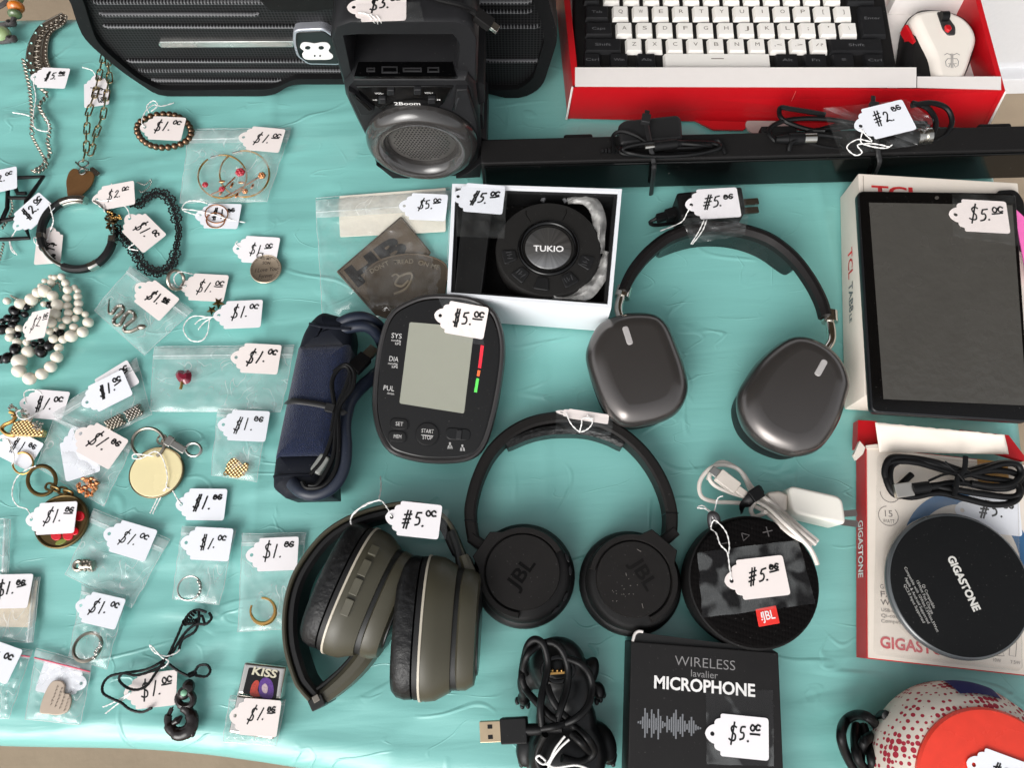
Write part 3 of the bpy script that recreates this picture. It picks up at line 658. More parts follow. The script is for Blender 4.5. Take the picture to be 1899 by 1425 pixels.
span(1536, 1640, 83, rZ, KB, 'Shift'); a, b = fk.ab(1590, 22).x, fk.ab(1641, 22).x; key((a+b)/2, (0+rA)/2, b-a, KB, 'Enter', d=pitch*.95-rA, ly=.004)
bm = NB(); a = fk.ab(1330, 108); box(bm, fk, a.x-.006, a.x+.006, a.y-.0004, a.y+.0004, -.0002, .0003); obj('space_bar_mark', bm, LEGW, kbd)
# mouse
ms = th('computer_mouse', 'white and black gaming mouse with red buttons lying in the red box', 'mouse', 1745, 100, .012)
bo_ = cat([(1690, 24), (1738, 17), (1786, 32), (1811, 66), (1806, 104), (1790, 140), (1770, 158), (1716, 160), (1682, 150), (1672, 130), (1676, 80)], 5)
bm = NB(); f = lev(.012); loft(bm, f, f.pl(bo_, .018), [(.003, .0005), (0, .004), (0, .012), (.003, .02), (.008, .024)]); obj('base_shell', bm, BLKM, ms)
so = [(1691, 26), (1738, 17), (1786, 33), (1811, 67), (1803, 104), (1790, 140), (1774, 157), (1738, 157), (1729, 136), (1722, 105), (1703, 66)]
bm = NB(); loft(bm, f, f.pl(cat(so, 5), .028), [(.001, .012), (0, .018), (.0004, .023), (.0016, .0275), (.004, .0305), (.007, .032)]); obj('top_shell', bm, mat('ivory_shell', (232, 224, 214), .35, spec=.45, var=.02), ms)
bm = NB(); loft(bm, f, f.pl(rpoly([(1737, 20), (1752, 21), (1772, 48), (1772, 63), (1758, 64), (1748, 52)], 4), .033), rp(.028, .033, .001)); sw = obj('wheel_panel', bm, mat('charcoal', (52, 50, 50), .4), ms)
bm = NB(); a = f.hit(1750, 30, .034); tube(bm, [a-Vector((.0035, 0, 0)), a+Vector((.0035, 0, 0))], .005, 14); obj('scroll_wheel', bm, BLK, sw)
bm = NB(); loft(bm, f, f.pl(rpoly([(1753, 44), (1762, 44), (1766, 51), (1761, 56), (1755, 52)], 2), .036), rp(.031, .036, .001)); obj('red_button', bm, RED, sw)
for k in range(2):
    bm = NB(); loft(bm, f, f.pl(rpoly([(1678+k*8, 44+k*16), (1684+k*8, 44+k*16), (1693+k*6, 61+k*14), (1689+k*6, 63+k*14)], 1.5), .026), rp(.015, .026, .001)); obj('side_button', bm, RED, ms)
em = [[(1751, 101), (1756, 98), (1762, 101), (1764, 99)], [(1779, 101), (1774, 98), (1768, 101), (1766, 99)], [(1763.5, 101), (1763.5, 125)], [(1766.5, 101), (1766.5, 125)], [(1762, 108), (1757, 108), (1753, 113), (1754, 121), (1759, 124), (1762, 117), (1758, 117)], [(1768, 108), (1774, 108), (1777, 113), (1776, 121), (1771, 124), (1768, 117), (1773, 117)]]
bm = NB(); strokes(bm, f, [f.pl(l, .0325) for l in em], .0005, .0325); obj('emblem', bm, mat('emblem_grey', (84, 84, 92), .5), ms, 180, recalc=False)
# --- soundbar
ZS = .0455
sb = th('soundbar', 'long black soundbar with glossy front lying across the table', 'soundbar', 1400, 330)
tf = [(891, 303), (1020, 303), (1214, 305.5), (1560, 292), (1899, 280), (2080, 273)]; tbk = [(2080, 257), (1899, 264.5), (1418, 278), (1020, 293), (891, 293)]
lz = lev(0); q = [lz.ab(x, y, ZS) for x, y in tf]; a, b = q[0], q[-1]
fs = Fr((a.x, a.y, 0), (b.x-a.x, b.y-a.y, 0), (0, 0, 1)); Ls = (b-a).length
bm = NB(); loft(bm, fs, rpoly([(0, 0), (Ls, 0), (Ls, .026), (0, .026)], .004), rp(0, ZS, .0015)); obj('cabinet', bm, mat('soundbar_black', (34, 33, 33), .5, spec=.2), sb)
fsv = Fr(fs.o, fs.x, fs.x.cross(Vector((0, 0, 1))))
bm = NB(); loft(bm, fsv, rpoly([(.003, .003), (Ls-.003, .003), (Ls-.003, ZS-.003), (.003, ZS-.003)], .003), [(0, -.001), (0, .0015), (.0012, .0024)]); obj('front_panel', bm, mat('soundbar_gloss', (10, 12, 12), .16, spec=.5, rv=.05), sb)
for xa, xb in ((1047, 1102), (1832, 1890)):
    a, b = fs.ab(xa, 290, ZS), fs.ab(xb, 270 if xa > 1500 else 288, ZS); bm = NB(); loft(bm, fs, rpoly([(a.x, .025), (b.x, .025), (b.x, .031), (a.x, .031)], .005), rp(.015, ZS-.002, .002)); obj('wall_bracket', bm, BLKM, sb)
a, b = fs.ab(1418, 280, ZS), fs.ab(1484, 278, ZS); bm = NB(); box(bm, fs, a.x, b.x, .0262, .033, .02, ZS-.001, .001); obj('socket_block', bm, BLKM, sb)
# zip ties, adapter and leads behind the soundbar
def strap(name, pts, w, m, parent, up=Vector((0, 0, 1)), tk=.0012):
    bm = NB(); tube(bm, pts, w/2, 6, flat=tk/w*2, up=up, smooth=4); return obj(name, bm, m, parent)
def ovals(n, c, rx, ry, z, jit, rot=0, seed=1, turns=None):
    rd = random.Random(seed); pts = []
    for k in range(n*10):
        a = 2*math.pi*k/10; j = rd.uniform(-jit, jit)
        x = (rx+j)*math.cos(a); y = (ry+j*.35)*math.sin(a); cr, sr = math.cos(R(rot)), math.sin(R(rot))
        pts.append(P(c[0]+x*cr-y*sr+rd.uniform(-2, 2), c[1]+x*sr+y*cr, z+.0045*(k/10 % 3)+rd.uniform(-.001, .001)))
    return pts
ad = th('power_adapter', 'black plug-in power adapter with coiled lead strapped to the soundbar', 'power adapter', 1205, 270)
bm = NB(); slab(bm, rpoly([(1146, 230), (1158, 221), (1256, 211), (1264, 218), (1266, 256), (1150, 266)], 5), .0, .05, .003); obj('adapter_body', bm, mat('adapter_black', (36, 36, 37), .5), ad)
bm = NB(); tube(bm, ovals(4, (1240, 276), 92, 11, .044, 9, -2, 3), .0018, 7, smooth=3); tube(bm, [P(1140, 282, .05), P(1135, 255, .05), P(1150, 243, .052), P(1180, 252, .052), P(1220, 272, .052), P(1300, 272, .05), P(1330, 260, .05), P(1345, 285, .048)], .0018, 7, smooth=5); obj('lead', bm, CORD, ad)
f = fr_px((1212, 271), (1272, 264), .056); L = f.ab(1272, 264).x
bm = NB(); tube(bm, [f.w(0, 0, 0), f.w(L*.7, 0, 0), f.w(L*.72, 0, 0), f.w(L, 0, 0)], [.0045, .0045, .0035, .002], 10); obj('barrel_plug', bm, BLK, ad)
bm = NB(); tube(bm, [f.w(-.008, 0, 0), f.w(0, 0, 0)], .0022, 10); obj('plug_pin', bm, SILV, ad)
f = fr_px((1150, 278), (1112, 281), .046); L = f.ab(1112, 281).x; bm = NB()
for k in range(6): tube(bm, [f.w(L*k/6, 0, 0), f.w(L*(k+.7)/6, 0, 0)], .0042-.0004*k, 8)
obj('strain_relief', bm, CORD, ad)
zt = mat('tie_black', (40, 40, 41), .4)
t = th('zip_tie', 'black zip tie round the soundbar and the power adapter', 'zip tie', 1205, 300, .02, 'zip ties on the soundbar')
e = Vector((0, -.0035, 0))
strap('band', [P(1196, 214, .053), P(1200, 240, .056), P(1207, 275, .056), P(1212, 300, ZS+.003), P(1211, 308, ZS-.002)+e*1.4, P(1206, 352, .001)+e*1.4], .0045, zt, t, up=Vector((0, -.5, 1)))
f = fr_px((1197, 222), (1200, 205), .057); bm = NB(); box(bm, f, -.004, .005, -.004, .004, -.002, .003, .0008); box(bm, f, .005, .010, -.0022, .0022, -.0005, .001); obj('tie_head', bm, zt, t)
t = th('zip_tie', 'black zip tie round the soundbar at the coiled audio cable', 'zip tie', 1625, 290, .02, 'zip ties on the soundbar')
strap('band', [P(1619, 178, .062), P(1619, 205, .062), P(1624, 250, .062), P(1629, 285, ZS+.004), P(1628, 297, ZS-.003)+e*1.4, P(1610, 335, .004)+e*1.4], .0045, zt, t, up=Vector((0, -.5, 1)))
f = fr_px((1619, 200), (1619, 178), .062); bm = NB(); box(bm, f, -.003, .005, -.004, .004, -.001, .0032, .0008); obj('tie_head', bm, zt, t)
ac = th('audio_cable', 'coiled black audio cable with silver connector lying behind the soundbar', 'cable', 1600, 260)
bm = NB(); tube(bm, ovals(3, (1610, 250), 120, 22, .034, 14, -3, 9), .0022, 8, smooth=3)
tube(bm, [P(1470, 265, .04), P(1440, 262, .045), P(1425, 240, .046), P(1460, 222, .048), P(1530, 220, .05), P(1600, 232, .05)], .0022, 8, smooth=5)
tube(bm, [P(1530, 212, .05), P(1470, 202, .05), P(1446, 200, .048), P(1452, 222, .048), P(1500, 240, .046), P(1530, 242, .05)], .0022, 8, smooth=5)
tube(bm, [P(1462, 280, .048), P(1470, 262, .052), P(1510, 250, .052), P(1560, 255, .052)], .0022, 8, smooth=5)
tube(bm, [P(1690, 195, .056), P(1725, 190, .056), P(1755, 200, .052), P(1765, 225, .048), P(1752, 250, .044), P(1725, 264, .044)], .0024, 8, smooth=5)
tube(bm, [P(1690, 190, .052), P(1720, 200, .052), P(1735, 225, .05), P(1728, 252, .046), P(1700, 268, .044), P(1650, 270, .044)], .0024, 8, smooth=5)
obj('cord', bm, CORD, ac)
f = fr_px((1628, 262), (1728, 250), .052); L = f.ab(1728, 250).x
bm = NB(); tube(bm, [f.w(L*.1, 0, 0), f.w(L*.7, 0, 0)], .006, 12); obj('connector_body', bm, BLK, ac)
bm = NB(); tube(bm, [f.w(L*.7, 0, 0), f.w(L*.78, 0, 0), f.w(L*.781, 0, 0), f.w(L*.86, 0, 0), f.w(L*.861, 0, 0), f.w(L*.95, 0, 0)], [.0072, .0072, .006, .006, .0075, .0075], 16); obj('connector_sleeve', bm, SILV, ac)
f = fr_px((1438, 258), (1512, 256), .05); L = f.ab(1512, 256).x
bm = NB(); tube(bm, [f.w(0, 0, 0), f.w(L*.3, 0, 0), f.w(L*.31, 0, 0), f.w(L*.7, 0, 0)], [.003, .0045, .0055, .0055], 10); obj('connector_body', bm, BLK, ac)
bm = NB(); tube(bm, [f.w(L*.7, 0, 0), f.w(L, 0, 0)], .0048, 12); obj('connector_sleeve', bm, SILV, ac)
# --- white box with round speaker
ZW = .054
tb = th('white_box', 'open white box lined with black foam and holding a round black speaker', 'box', 990, 470)
fo = fr_px((832, 546), (1133, 570), ZW); ov = fo.pl([(838, 340), (1153, 350), (1133, 571), (828, 548)]); ivn = inset(ov[::-1] if area(ov) < 0 else ov, .0032)
ov2 = ov[::-1] if area(ov) < 0 else ov
CW = mat('white_box_board', (232, 234, 238), .42, spec=.4, var=.02)
bm = NB(); ringplate(bm, fo, ov2, ivn, -ZW+.0005, 0); obj('wall', bm, CW, tb)
FOAM = mat('black_foam', (17, 16, 16), .95, spec=.15, bump=(1800, .8, .0006), var=.4, vs=1500)
bm = NB(); loft(bm, fo, inset(ivn, .0005), [(0, -ZW+.001), (0, -.024)]); obj('foam_insert', bm, FOAM, tb)
bm = NB(); iv2 = inset(ivn, .003); ringplate(bm, fo, inset(ivn, .0004), iv2, -.023, -.003); obj('foam_rim', bm, mat('black_liner', (14, 14, 15), .6), tb)
bb = th('inner_block', 'small black cardboard block in the white box beside the round speaker', 'box', 872, 470, .03)
bm = NB(); slab(bm, [(859, 372), (914, 374), (892, 544), (842, 543)], .031, .052, .001); obj('carton', bm, mat('black_carton', (24, 24, 24), .5), bb)
rs = th('round_speaker', 'round black speaker with lettered brushed centre in the white box', 'speaker', 1016, 462, .031)
fz = lev(.031); c = fz.ab(1016.5, 460, .021); r1 = (fz.ab(1115, 460, .021)-fz.ab(918, 460, .021)).length/2
RB = mat('rubber_speaker_black', (40, 39, 38), .55, spec=.2, bump=(2500, .15, .0002))
bm = NB(); lathe(bm, fz, c, [(r1*.97, .0005), (r1, .004), (r1, .017), (r1*.985, .0195), (r1*.96, .021), (r1*.56, .0215), (r1*.54, .0205), (0, .0203)], 80); obj('shell', bm, RB, rs)
bm = NB(); torus(bm, fz, c, r1*.535, .0022, .0215, 64, 10); obj('centre_ring', bm, BLKG, rs)
def brushed():
    m = mat('brushed_disc', (92, 92, 100), .32, metal=.9, var=.05); n = m.node_tree.nodes; l = m.node_tree.links; b = n['Principled BSDF']
    tc = n.new('ShaderNodeTexCoord'); w = n.new('ShaderNodeTexGradient'); w.gradient_type = 'RADIAL'; l.new(tc.outputs['Object'], w.inputs['Vector'])
    nz = n.new('ShaderNodeTexNoise'); nz.noise_dimensions = '1D'; nz.inputs['Scale'].default_value = 26; nz.inputs['Detail'].default_value = 6; l.new(w.outputs['Fac'], nz.inputs['W'])
    r = n.new('ShaderNodeMapRange'); r.inputs['To Min'].default_value = .16; r.inputs['To Max'].default_value = .5; l.new(nz.outputs['Fac'], r.inputs['Value'])
    cx = n.new('ShaderNodeCombineColor'); [l.new(r.outputs[0], cx.inputs[i]) for i in range(3)]; l.new(cx.outputs[0], b.inputs['Base Color']); return m
bm = NB(); lathe(bm, fz, c, [(r1*.44, .0206), (r1*.435, .0216), (r1*.42, .022), (0, .022)], 60)
for v in bm.verts: pass
cc = fz.w(c.x, c.y, .0206); o = obj('centre_disc', bm, brushed(), rs)
me = o.data; off = cc-rs.location
for v in me.vertices: v.co -= off
o.location = off
text('TUKIO', fz, (988.5, 465), (1044.6, 466.5), 11.5, .0225, WHT, rs, off=.02)
for k, (x, y, rot) in enumerate(((944, 476, 192), (964, 511, 228), (1004.5, 527, 263), (1053, 516, 305), (1083, 485, 342))):
    d = fz.ab(x, y, .021)-c; d.normalize(); e = Vector((-d.y, d.x)); m_ = c+d*r1*.75
    bm = NB(); q = [m_+d*r1*.13+e*r1*.15, m_+d*r1*.13-e*r1*.15, m_-d*r1*.13-e*r1*.10, m_-d*r1*.13+e*r1*.10]; loft(bm, fz, rpoly(q, .002, 3), rp(.020, .0228, .0008)); kb_ = obj('button', bm, mat('button_rubber', (24, 24, 25), .5), rs)
    if k != 2:
        bm = NB(); h = .0229; t = .0022
        g = [[m_-e*t*1.6-d*t, m_-e*t*1.6+d*t], [m_-e*t*.5-d*t, m_-e*t*.5+d*t, m_+e*t*.2], [m_+e*t*.9+d*t, m_+e*t*1.4-d*t]]
        strokes(bm, fz, g, .0006, h); obj('icon', bm, mat('dim_icon', (62, 62, 64), .6), kb_, 180, recalc=False)
bm = NB()
for a in (62, 118):
    d = Vector((math.cos(R(a)), math.sin(R(a)))); strokes(bm, fz, [[c+d*r1*.6, c+d*r1*.82, c+Vector((math.cos(R(90+(a-90)*.9)), math.sin(R(90+(a-90)*.9))))*r1*.9]], .0004, .0214)
obj('panel_seam', bm, BLKG, rs, 180, recalc=False)
u = [(1005, 373), (1014, 357), (1040, 358), (1050, 375)]
bm = NB(); tube(bm, [fz.hit(*u[0], .012), fz.hit(*u[1], .014), fz.hit(*u[2], .014), fz.hit(*u[3], .012)], .0021, 8); obj('carry_loop', bm, mat('grey_loop', (98, 98, 100), .45), rs)
# crumpled white film round the speaker
WF = film('white_wrap_film', .4, .8, rgb=(238, 236, 232), rough=.4, bs=120, bstr=.4, dist=.0008)
wp = th('plastic_wrap', 'crumpled translucent white plastic wrap around the round speaker in the white box', 'plastic wrap', 1110, 470, .04)
def wrap(pth, wd, z, seed):
    pts = cat([Vector((x, y, 0)) for x, y in pth], 10, False); bm = NB(); n = len(pts)-1
    def fn(u, v):
        i = int(round(u*n)); p = pts[i]; t = (pts[min(i+1, n)]-pts[max(i-1, 0)]); t.normalize(); s = Vector((-t.y, t.x, 0)); w = wd*(.35+.65*math.sin(math.pi*min(max(u, .06), .94)))
        q = p+s*((v-.5)*w + 5*NZ.noise(Vector((u*4, v*2, seed))))
        return P(q.x, q.y, z+.004*math.sin(v*math.pi)+.004*NZ.noise(Vector((u*8, v*3, seed+3)))+.0025*abs(NZ.noise(Vector((u*14, v*5, seed)))))
    grid(bm, n, 8, fn); return bm
obj('crumpled_fold', wrap([(1052, 372), (1085, 370), (1106, 390), (1112, 430), (1114, 470)], 26, .046, 1), WF, wp, 60)
obj('crumpled_fold', wrap([(1126, 466), (1118, 500), (1098, 530), (1068, 548), (1024, 552)], 30, .046, 5), WF, wp, 60)
# --- wall charger behind the grey headphones
wc = th('wall_charger', 'black wall charger with two metal prongs lying above the grey headphones', 'charger', 1320, 380)
bm = NB(); slab(bm, rpoly([(1254, 356), (1376, 344), (1384, 392), (1262, 402)], 6), .0, .03, .003); obj('body', bm, BLK, wc)
for y in (374, 390):
    f = fr_px((1378, y+1), (1408 if y < 380 else 1403, y-1), .018); L = f.ab(1406, y-1).x
    bm = NB(); o_ = rpoly([(0, -.0033), (L, -.0033), (L, .0033), (0, .0033)], .0012, 3); loft(bm, f, o_, [(0, -.0008), (0, .0008)]); obj('prong', bm, SILV, wc)
f = fr_px((1262, 392), (1206, 408), .014); L = f.ab(1206, 408).x
bm = NB(); box(bm, f, 0, L*.5, -.005, .005, -.004, .004, .001); box(bm, f, L*.5, L*.8, -.0035, .0035, -.003, .003, .001); obj('usb_plug', bm, BLK, wc)
bm = NB(); tube(bm, [f.w(L*.8, 0, 0), P(1205, 412, .01), P(1215, 417, .008), P(1250, 413, .006), P(1290, 408, .006), P(1330, 404, .01)], .0018, 8, smooth=5); obj('cord', bm, CORD, wc)
# --- grey headphones
hp = th('grey_headphones', 'dark grey over-ear headphones with chrome arms and large smooth cups', 'headphones', 1330, 640)
GC = mat('satin_graphite', (106, 102, 100), .23, metal=.8, var=.03, vs=60, rv=.03); CUSH = mat('black_leatherette', (24, 24, 25), .5, bump=(500, .4, .0006))
CHR = mat('chrome_arm', (224, 220, 212), .14, metal=1.0)
cl_ = [(1086, 664), (1092, 633), (1109, 603), (1136, 588), (1170, 580), (1212, 583), (1238, 603), (1257, 645), (1272, 690), (1275, 728), (1258, 763), (1224, 783), (1174, 792), (1143, 785), (1117, 754), (1098, 709)]
cr_ = [(1569, 740), (1574, 709), (1560, 671), (1530, 641), (1488, 624), (1454, 630), (1414, 660), (1384, 698), (1366, 738), (1376, 785), (1408, 822), (1452, 843), (1484, 846), (1522, 831), (1553, 787)]
for cp, z1, pill, sh in ((cl_, .044, ((1160, 611), (1167, 633)), 0), (cr_, .05, ((1527, 673), (1517, 691)), 1)):
    f = TB; o_ = f.pl(cat(cp, 5), z1-.012); 
    bm = NB(); loft(bm, f, o_, [(.003, z1-.026)]+[(.016*(1-math.cos(R(a)))**1.0, z1-.014+.014*math.sin(R(a))) for a in range(0, 91, 10)]); cup = obj('ear_cup', bm, GC, hp, 60)
    bm = NB(); loft(bm, f, inset(o_, .004), rp(.0, z1-.0255, .006, 4, .006)); obj('ear_cushion', bm, CUSH, cup)
    ff = fr_px(pill[0], pill[1], z1+.0001); L = ff.ab(*pill[1]).x
    bm = NB(); loft(bm, ff, rpoly([(-.003, -.0026), (L+.003, -.0026), (L+.003, .0026), (-.003, .0026)], .0026, 5), rp(-.003, .0006, .0004)); obj('mark', bm, mat('mark_grey', (172, 168, 166), .4), cup)
bp_ = [(1157, 534), (1168, 509), (1184, 484), (1210, 456), (1245, 431), (1292, 416), (1340, 413), (1388, 420), (1434, 437), (1476, 470), (1508, 512), (1529, 552), (1537, 580)]
bm = NB(); sweep(bm, cat(PP(bp_, .04), 6, False), lambda f: .0092+.002*math.sin(math.pi*f), lambda f: .024, lambda f: .038, chamf=.35); obj('headband', bm, mat('rubber_band_black', (29, 26, 26), .5, spec=.2), hp)
pad = [(1222, 453), (1247, 438), (1292, 424), (1340, 421), (1388, 428), (1430, 445), (1464, 470), (1480, 487)]
bm = NB(); sweep(bm, cat(PP(pad, .034), 6, False), lambda f: .0060, lambda f: .018-.0165*max(1-abs(2*f-1)**6, .01)**.5, lambda f: .018+.0165*max(1-abs(2*f-1)**6, .01)**.5, chamf=.25); obj('head_pad', bm, mat('pad_gloss_black', (17, 19, 19), .28), hp)
for p, q, arm in (((1158, 533), (1153, 552), [(1153, 548, .03), (1148, 562, .03), (1147, 576, .031), (1152, 592, .033)]), ((1537, 578), (1538, 598), [(1537, 594, .03), (1541, 615, .031), (1540, 632, .033), (1530, 648, .036)])):
    bm = NB(); tube(bm, [P(*p, .029), P(*q, .029)], .0068, 16); obj('collar', bm, CHR, hp)
    bm = NB(); tube(bm, [P(*a) for a in arm], .0038, 12, smooth=6); obj('chrome_arm', bm, CHR, hp)
# crumpled clear tape on the headband
def crumple(name, quad, z, amp, m, parent, nx=26, ny=14, seed=0, arch=0.0, sharp=80):
    bm = NB()
    def fn(u, v):
        a = Vector(quad[0]).lerp(Vector(quad[1]), u); b = Vector(quad[3]).lerp(Vector(quad[2]), u); p = a.lerp(b, v)
        e = 2.0*NZ.noise(Vector((u*5+seed, v*5, 2.)))
        zz = (0 if callable(z) else z)+amp*NZ.noise(Vector((u*6+seed, v*5, .5)))+amp*.9*abs(NZ.noise(Vector((u*13, v*9+seed, 3.))))+arch*math.sin(math.pi*u)*math.sin(math.pi*v)
        if callable(z): return P(p.x+e, p.y+e*.6, z(p.x, p.y)+zz)
        return P(p.x+e, p.y+e*.6, zz)
    grid(bm, nx, ny, fn); return obj(name, bm, m, parent, sharp)
crumple('clear_tape', [(1262, 404), (1388, 400), (1380, 436), (1282, 452)], .041, .003, TAPE, wc, seed=4)
# --- blood pressure monitor
ZM = 0.0
bpm = th('blood_pressure_monitor', 'black blood pressure monitor with pale blank screen', 'blood pressure monitor', 812, 710)
mo = [(748, 560), (782, 547), (822, 544), (874, 550), (914, 572), (931, 606), (937, 650), (931, 710), (918, 775), (900, 828), (872, 854), (820, 861), (766, 856), (722, 840), (700, 808), (690, 766), (690, 715), (698, 650), (710, 602), (725, 576)]
_pb, _pt = P(818, 861, .024), P(830, 545, .059); _e = (_pt-_pb); _e.x = 0
fm = Fr(_pb.lerp(_pt, .5), (1, 0, 0), Vector((1, 0, 0)).cross(_e.normalized())); om = fm.pl(cat(mo, 5), ZM-.003)      # leans on the rim of the white box
bm = NB(); loft(bm, fm, om, [(.008, -.023), (.003, -.020), (0, -.014), (0, ZM-.005), (.0012, ZM-.0016), (.003, ZM-.0006), (.0042, ZM-.0014)]); obj('case', bm, mat('case_black', (52, 50, 50), .33, spec=.4), bpm)
bm = NB(); slab(bm, rpoly([(765, 580), (895, 590), (885, 690), (755, 680)], 12), .0005, .032); obj('base_foot', bm, BLKM, bpm)
bm = NB(); loft(bm, fm, inset(om, .0045), [(0, ZM-.004), (0, ZM-.0012), (.0012, ZM-.0004)]); fp = obj('face_plate', bm, mat('face_gloss', (17, 16, 16), .13, spec=.5, rv=.04), bpm)
bm = NB(); slab(bm, rpoly([(759, 597), (879, 607), (860, 767), (740, 748)], 4), ZM-.001, ZM+.0003, fr=fm); obj('screen', bm, mat('lcd_grey_green', (146, 147, 134), .18, spec=.5, var=.03, rv=.05), bpm)
zt_ = ZM+.0004
for q, c in (([(891, 640), (897, 641), (891.5, 683), (886, 682)], (238, 34, 56)), ([(885.5, 686), (890.5, 687), (888.5, 698), (883.5, 697)], (245, 110, 50)), ([(883, 701), (888, 702), (884, 728), (878.5, 727)], (92, 220, 90))):
    bm = NB(); slab(bm, q, ZM-.0006, zt_, fr=fm); obj('pressure_scale', bm, mat('scale_%d' % c[1], c, .4), bpm)
for s, a, b, c in (('SYS', (725, 626), (744, 628), 9), ('mmHg', (725, 632.5), (743, 634.5), 4.5), ('kPa', (732, 639), (742.5, 640), 4.5), ('DIA', (721, 669), (738, 671), 9), ('mmHg', (719, 675.5), (737, 677.5), 4.5), ('kPa', (726, 682), (737, 683), 4.5), ('PUL', (710.5, 723), (730, 725.5), 9), ('/min', (717, 731), (730, 732.5), 4.5)):
    text(s, fm, a, b, c, zt_, mat('pale_print', (196, 194, 192), .5), fp)
for pts, s in ((ell(740, 786, 17.5, 11, 4, 32), 'SET'), (ell(736.5, 809.5, 17, 11, 4, 32), 'MEM'), (ell(792, 805, 22, 22, 0, 40), None)):
    o_ = fm.pl(pts, ZM+.001)
    if s:
        c = sum(o_, Vector((0, 0)))/len(o_); r = [p for p in pts]
        x_, y_ = (740, 786) if s == 'SET' else (736.5, 809.5)
        o_ = fm.pl(rpoly([(x_-17, y_-12), (x_+17, y_-9.5), (x_+17, y_+12), (x_-17, y_+9.5)], 10.5), ZM+.001)
    bm = NB(); loft(bm, fm, o_, rp(ZM-.0012, ZM+.0012, .0008)); b = obj('button', bm, BLK, bpm)
    bm = NB(); ringplate(bm, fm, inset(o_ if area(o_) > 0 else o_[::-1], -.0006), inset(o_ if area(o_) > 0 else o_[::-1], .0002), ZM-.001, ZM+.0005); obj('button_rim', bm, BLKG, bpm)
    pw = mat('pale_print', (196, 194, 192), .5)
    if s: text(s, fm, (x_-7, y_+3), (x_+7, y_+4), 7, ZM+.0015, pw, b)
    else:
        text('START', fm, (781, 802), (803.5, 804), 7, ZM+.0015, pw, b); text('STOP', fm, (783, 814), (801, 815.5), 7, ZM+.0015, pw, b)
        bm = NB(); slab(bm, [(780.5, 806), (803, 808), (803, 809), (780.5, 807)], ZM+.001, ZM+.0015, fr=fm); obj('divider', bm, pw, b)
o_ = fm.pl(rpoly([(826, 792), (873, 796), (871, 818), (826, 815)], 11), ZM+.001)
bm = NB(); loft(bm, fm, o_, rp(ZM-.0012, ZM+.001, .0006)); sl = obj('slide_switch', bm, BLKG, bpm)
bm = NB(); slab(bm, rpoly([(846, 796), (857, 797), (855, 816), (844, 815)], 2), ZM, ZM+.0028, .0008, fr=fm); obj('slide_knob', bm, GM, sl)
for x, y in ((834, 827), (857, 831)):
    bm = NB(); ln = [[(x-4, y+5), (x-3, y), (x, y-2), (x+3, y), (x+4, y+5)], [(x-1.5, y+1), (x-1.5, y+5)], [(x+1.5, y+1), (x+1.5, y+5)]]
    strokes(bm, fm, [fm.pl(l, zt_) for l in ln], .0005, zt_); loft(bm, fm, fm.pl(ell(x, y-5, 2, 2, 0, 10), zt_), [(0, ZM-.0005), (0, zt_)]); obj('user_icon', bm, mat('pale_print', (196, 194, 192), .5), fp, 180)
# --- rolled arm cuff
cf = th('blood_pressure_cuff', 'rolled navy arm cuff with hose and cable tied by a zip tie', 'arm cuff', 585, 760)
NAVY = mat('navy_nylon', (22, 26, 37), .6, spec=.3, bump=(1500, .3, .0003)); FUZZ = mat('navy_loop_fabric', (17, 29, 58), .95, spec=.1, bump=(1100, 1.0, .0018), var=.75, vs=520, sheen=.3)
def roll(pxs, zt, r, m, nm):
    bm = NB(); loft(bm, TB, TB.pl(pxs, zt-r*.5), [(r*.35, .001), (.001, r*.5)]+[(r*(1-math.cos(R(a))), zt-r*.8+r*.8*math.sin(R(a))) for a in range(0, 91, 15)]); return obj(nm, bm, m, cf, 60)
roll(rpoly([(588, 582), (600, 577), (648, 590), (652, 612), (648, 652), (548, 660), (560, 620), (572, 598)], 8, 4), .047, .016, NAVY, 'cuff_end')
roll(rpoly([(552, 640), (648, 636), (642, 740), (618, 848), (508, 852), (530, 745)], 5, 4), .05, .016, FUZZ, 'loop_fabric')
roll(rpoly([(511, 838), (620, 838), (616, 880), (618, 922), (528, 924), (505, 905), (505, 884)], 5, 4), .046, .015, NAVY, 'cuff_end')
bm = NB(); tube(bm, PP([(573, 600), (600, 606), (650, 610)], .047), .0013, 6, smooth=6); obj('hem_seam', bm, NAVY, cf); bm = NB(); tube(bm, PP([(507, 884), (540, 882), (575, 881)], .046), .0013, 6, smooth=6); obj('hem_seam', bm, NAVY, cf)
bm = NB(); tube(bm, [P(628, 600, .04), P(650, 590, .042), P(672, 588, .04), P(692, 596, .034), P(708, 612, .02), P(716, 640, .012)], .005, 12, smooth=6)
tube(bm, [P(630, 612, .04), P(655, 606, .042), P(680, 606, .04), P(700, 622, .03), P(712, 650, .012)], .005, 12, smooth=6)
tube(bm, [P(712, 680, .012), P(690, 700, .022), P(664, 724, .03), P(645, 752, .04), P(638, 790, .048), P(640, 830, .05), P(636, 868, .05), P(618, 900, .05), P(588, 916, .05), P(560, 912, .05), P(542, 896, .045)], .0055, 12, smooth=6); obj('air_hose', bm, mat('navy_hose', (30, 37, 52), .45), cf)
bm = NB()
for pp_ in ([(618, 690), (640, 676), (656, 690), (652, 720), (630, 752), (618, 800), (600, 850), (575, 880)], [(614, 800), (620, 760), (615, 710), (628, 684), (645, 682), (650, 712), (630, 750)], [(625, 760), (628, 820), (622, 870), (600, 900), (570, 905), (560, 893)], [(650, 690), (640, 720), (626, 752), (622, 800), (616, 850), (590, 896), (572, 900)]): tube(bm, cat(PP(pp_, .056), 6, False), .0019, 8)
obj('usb_lead', bm, CORD, cf)
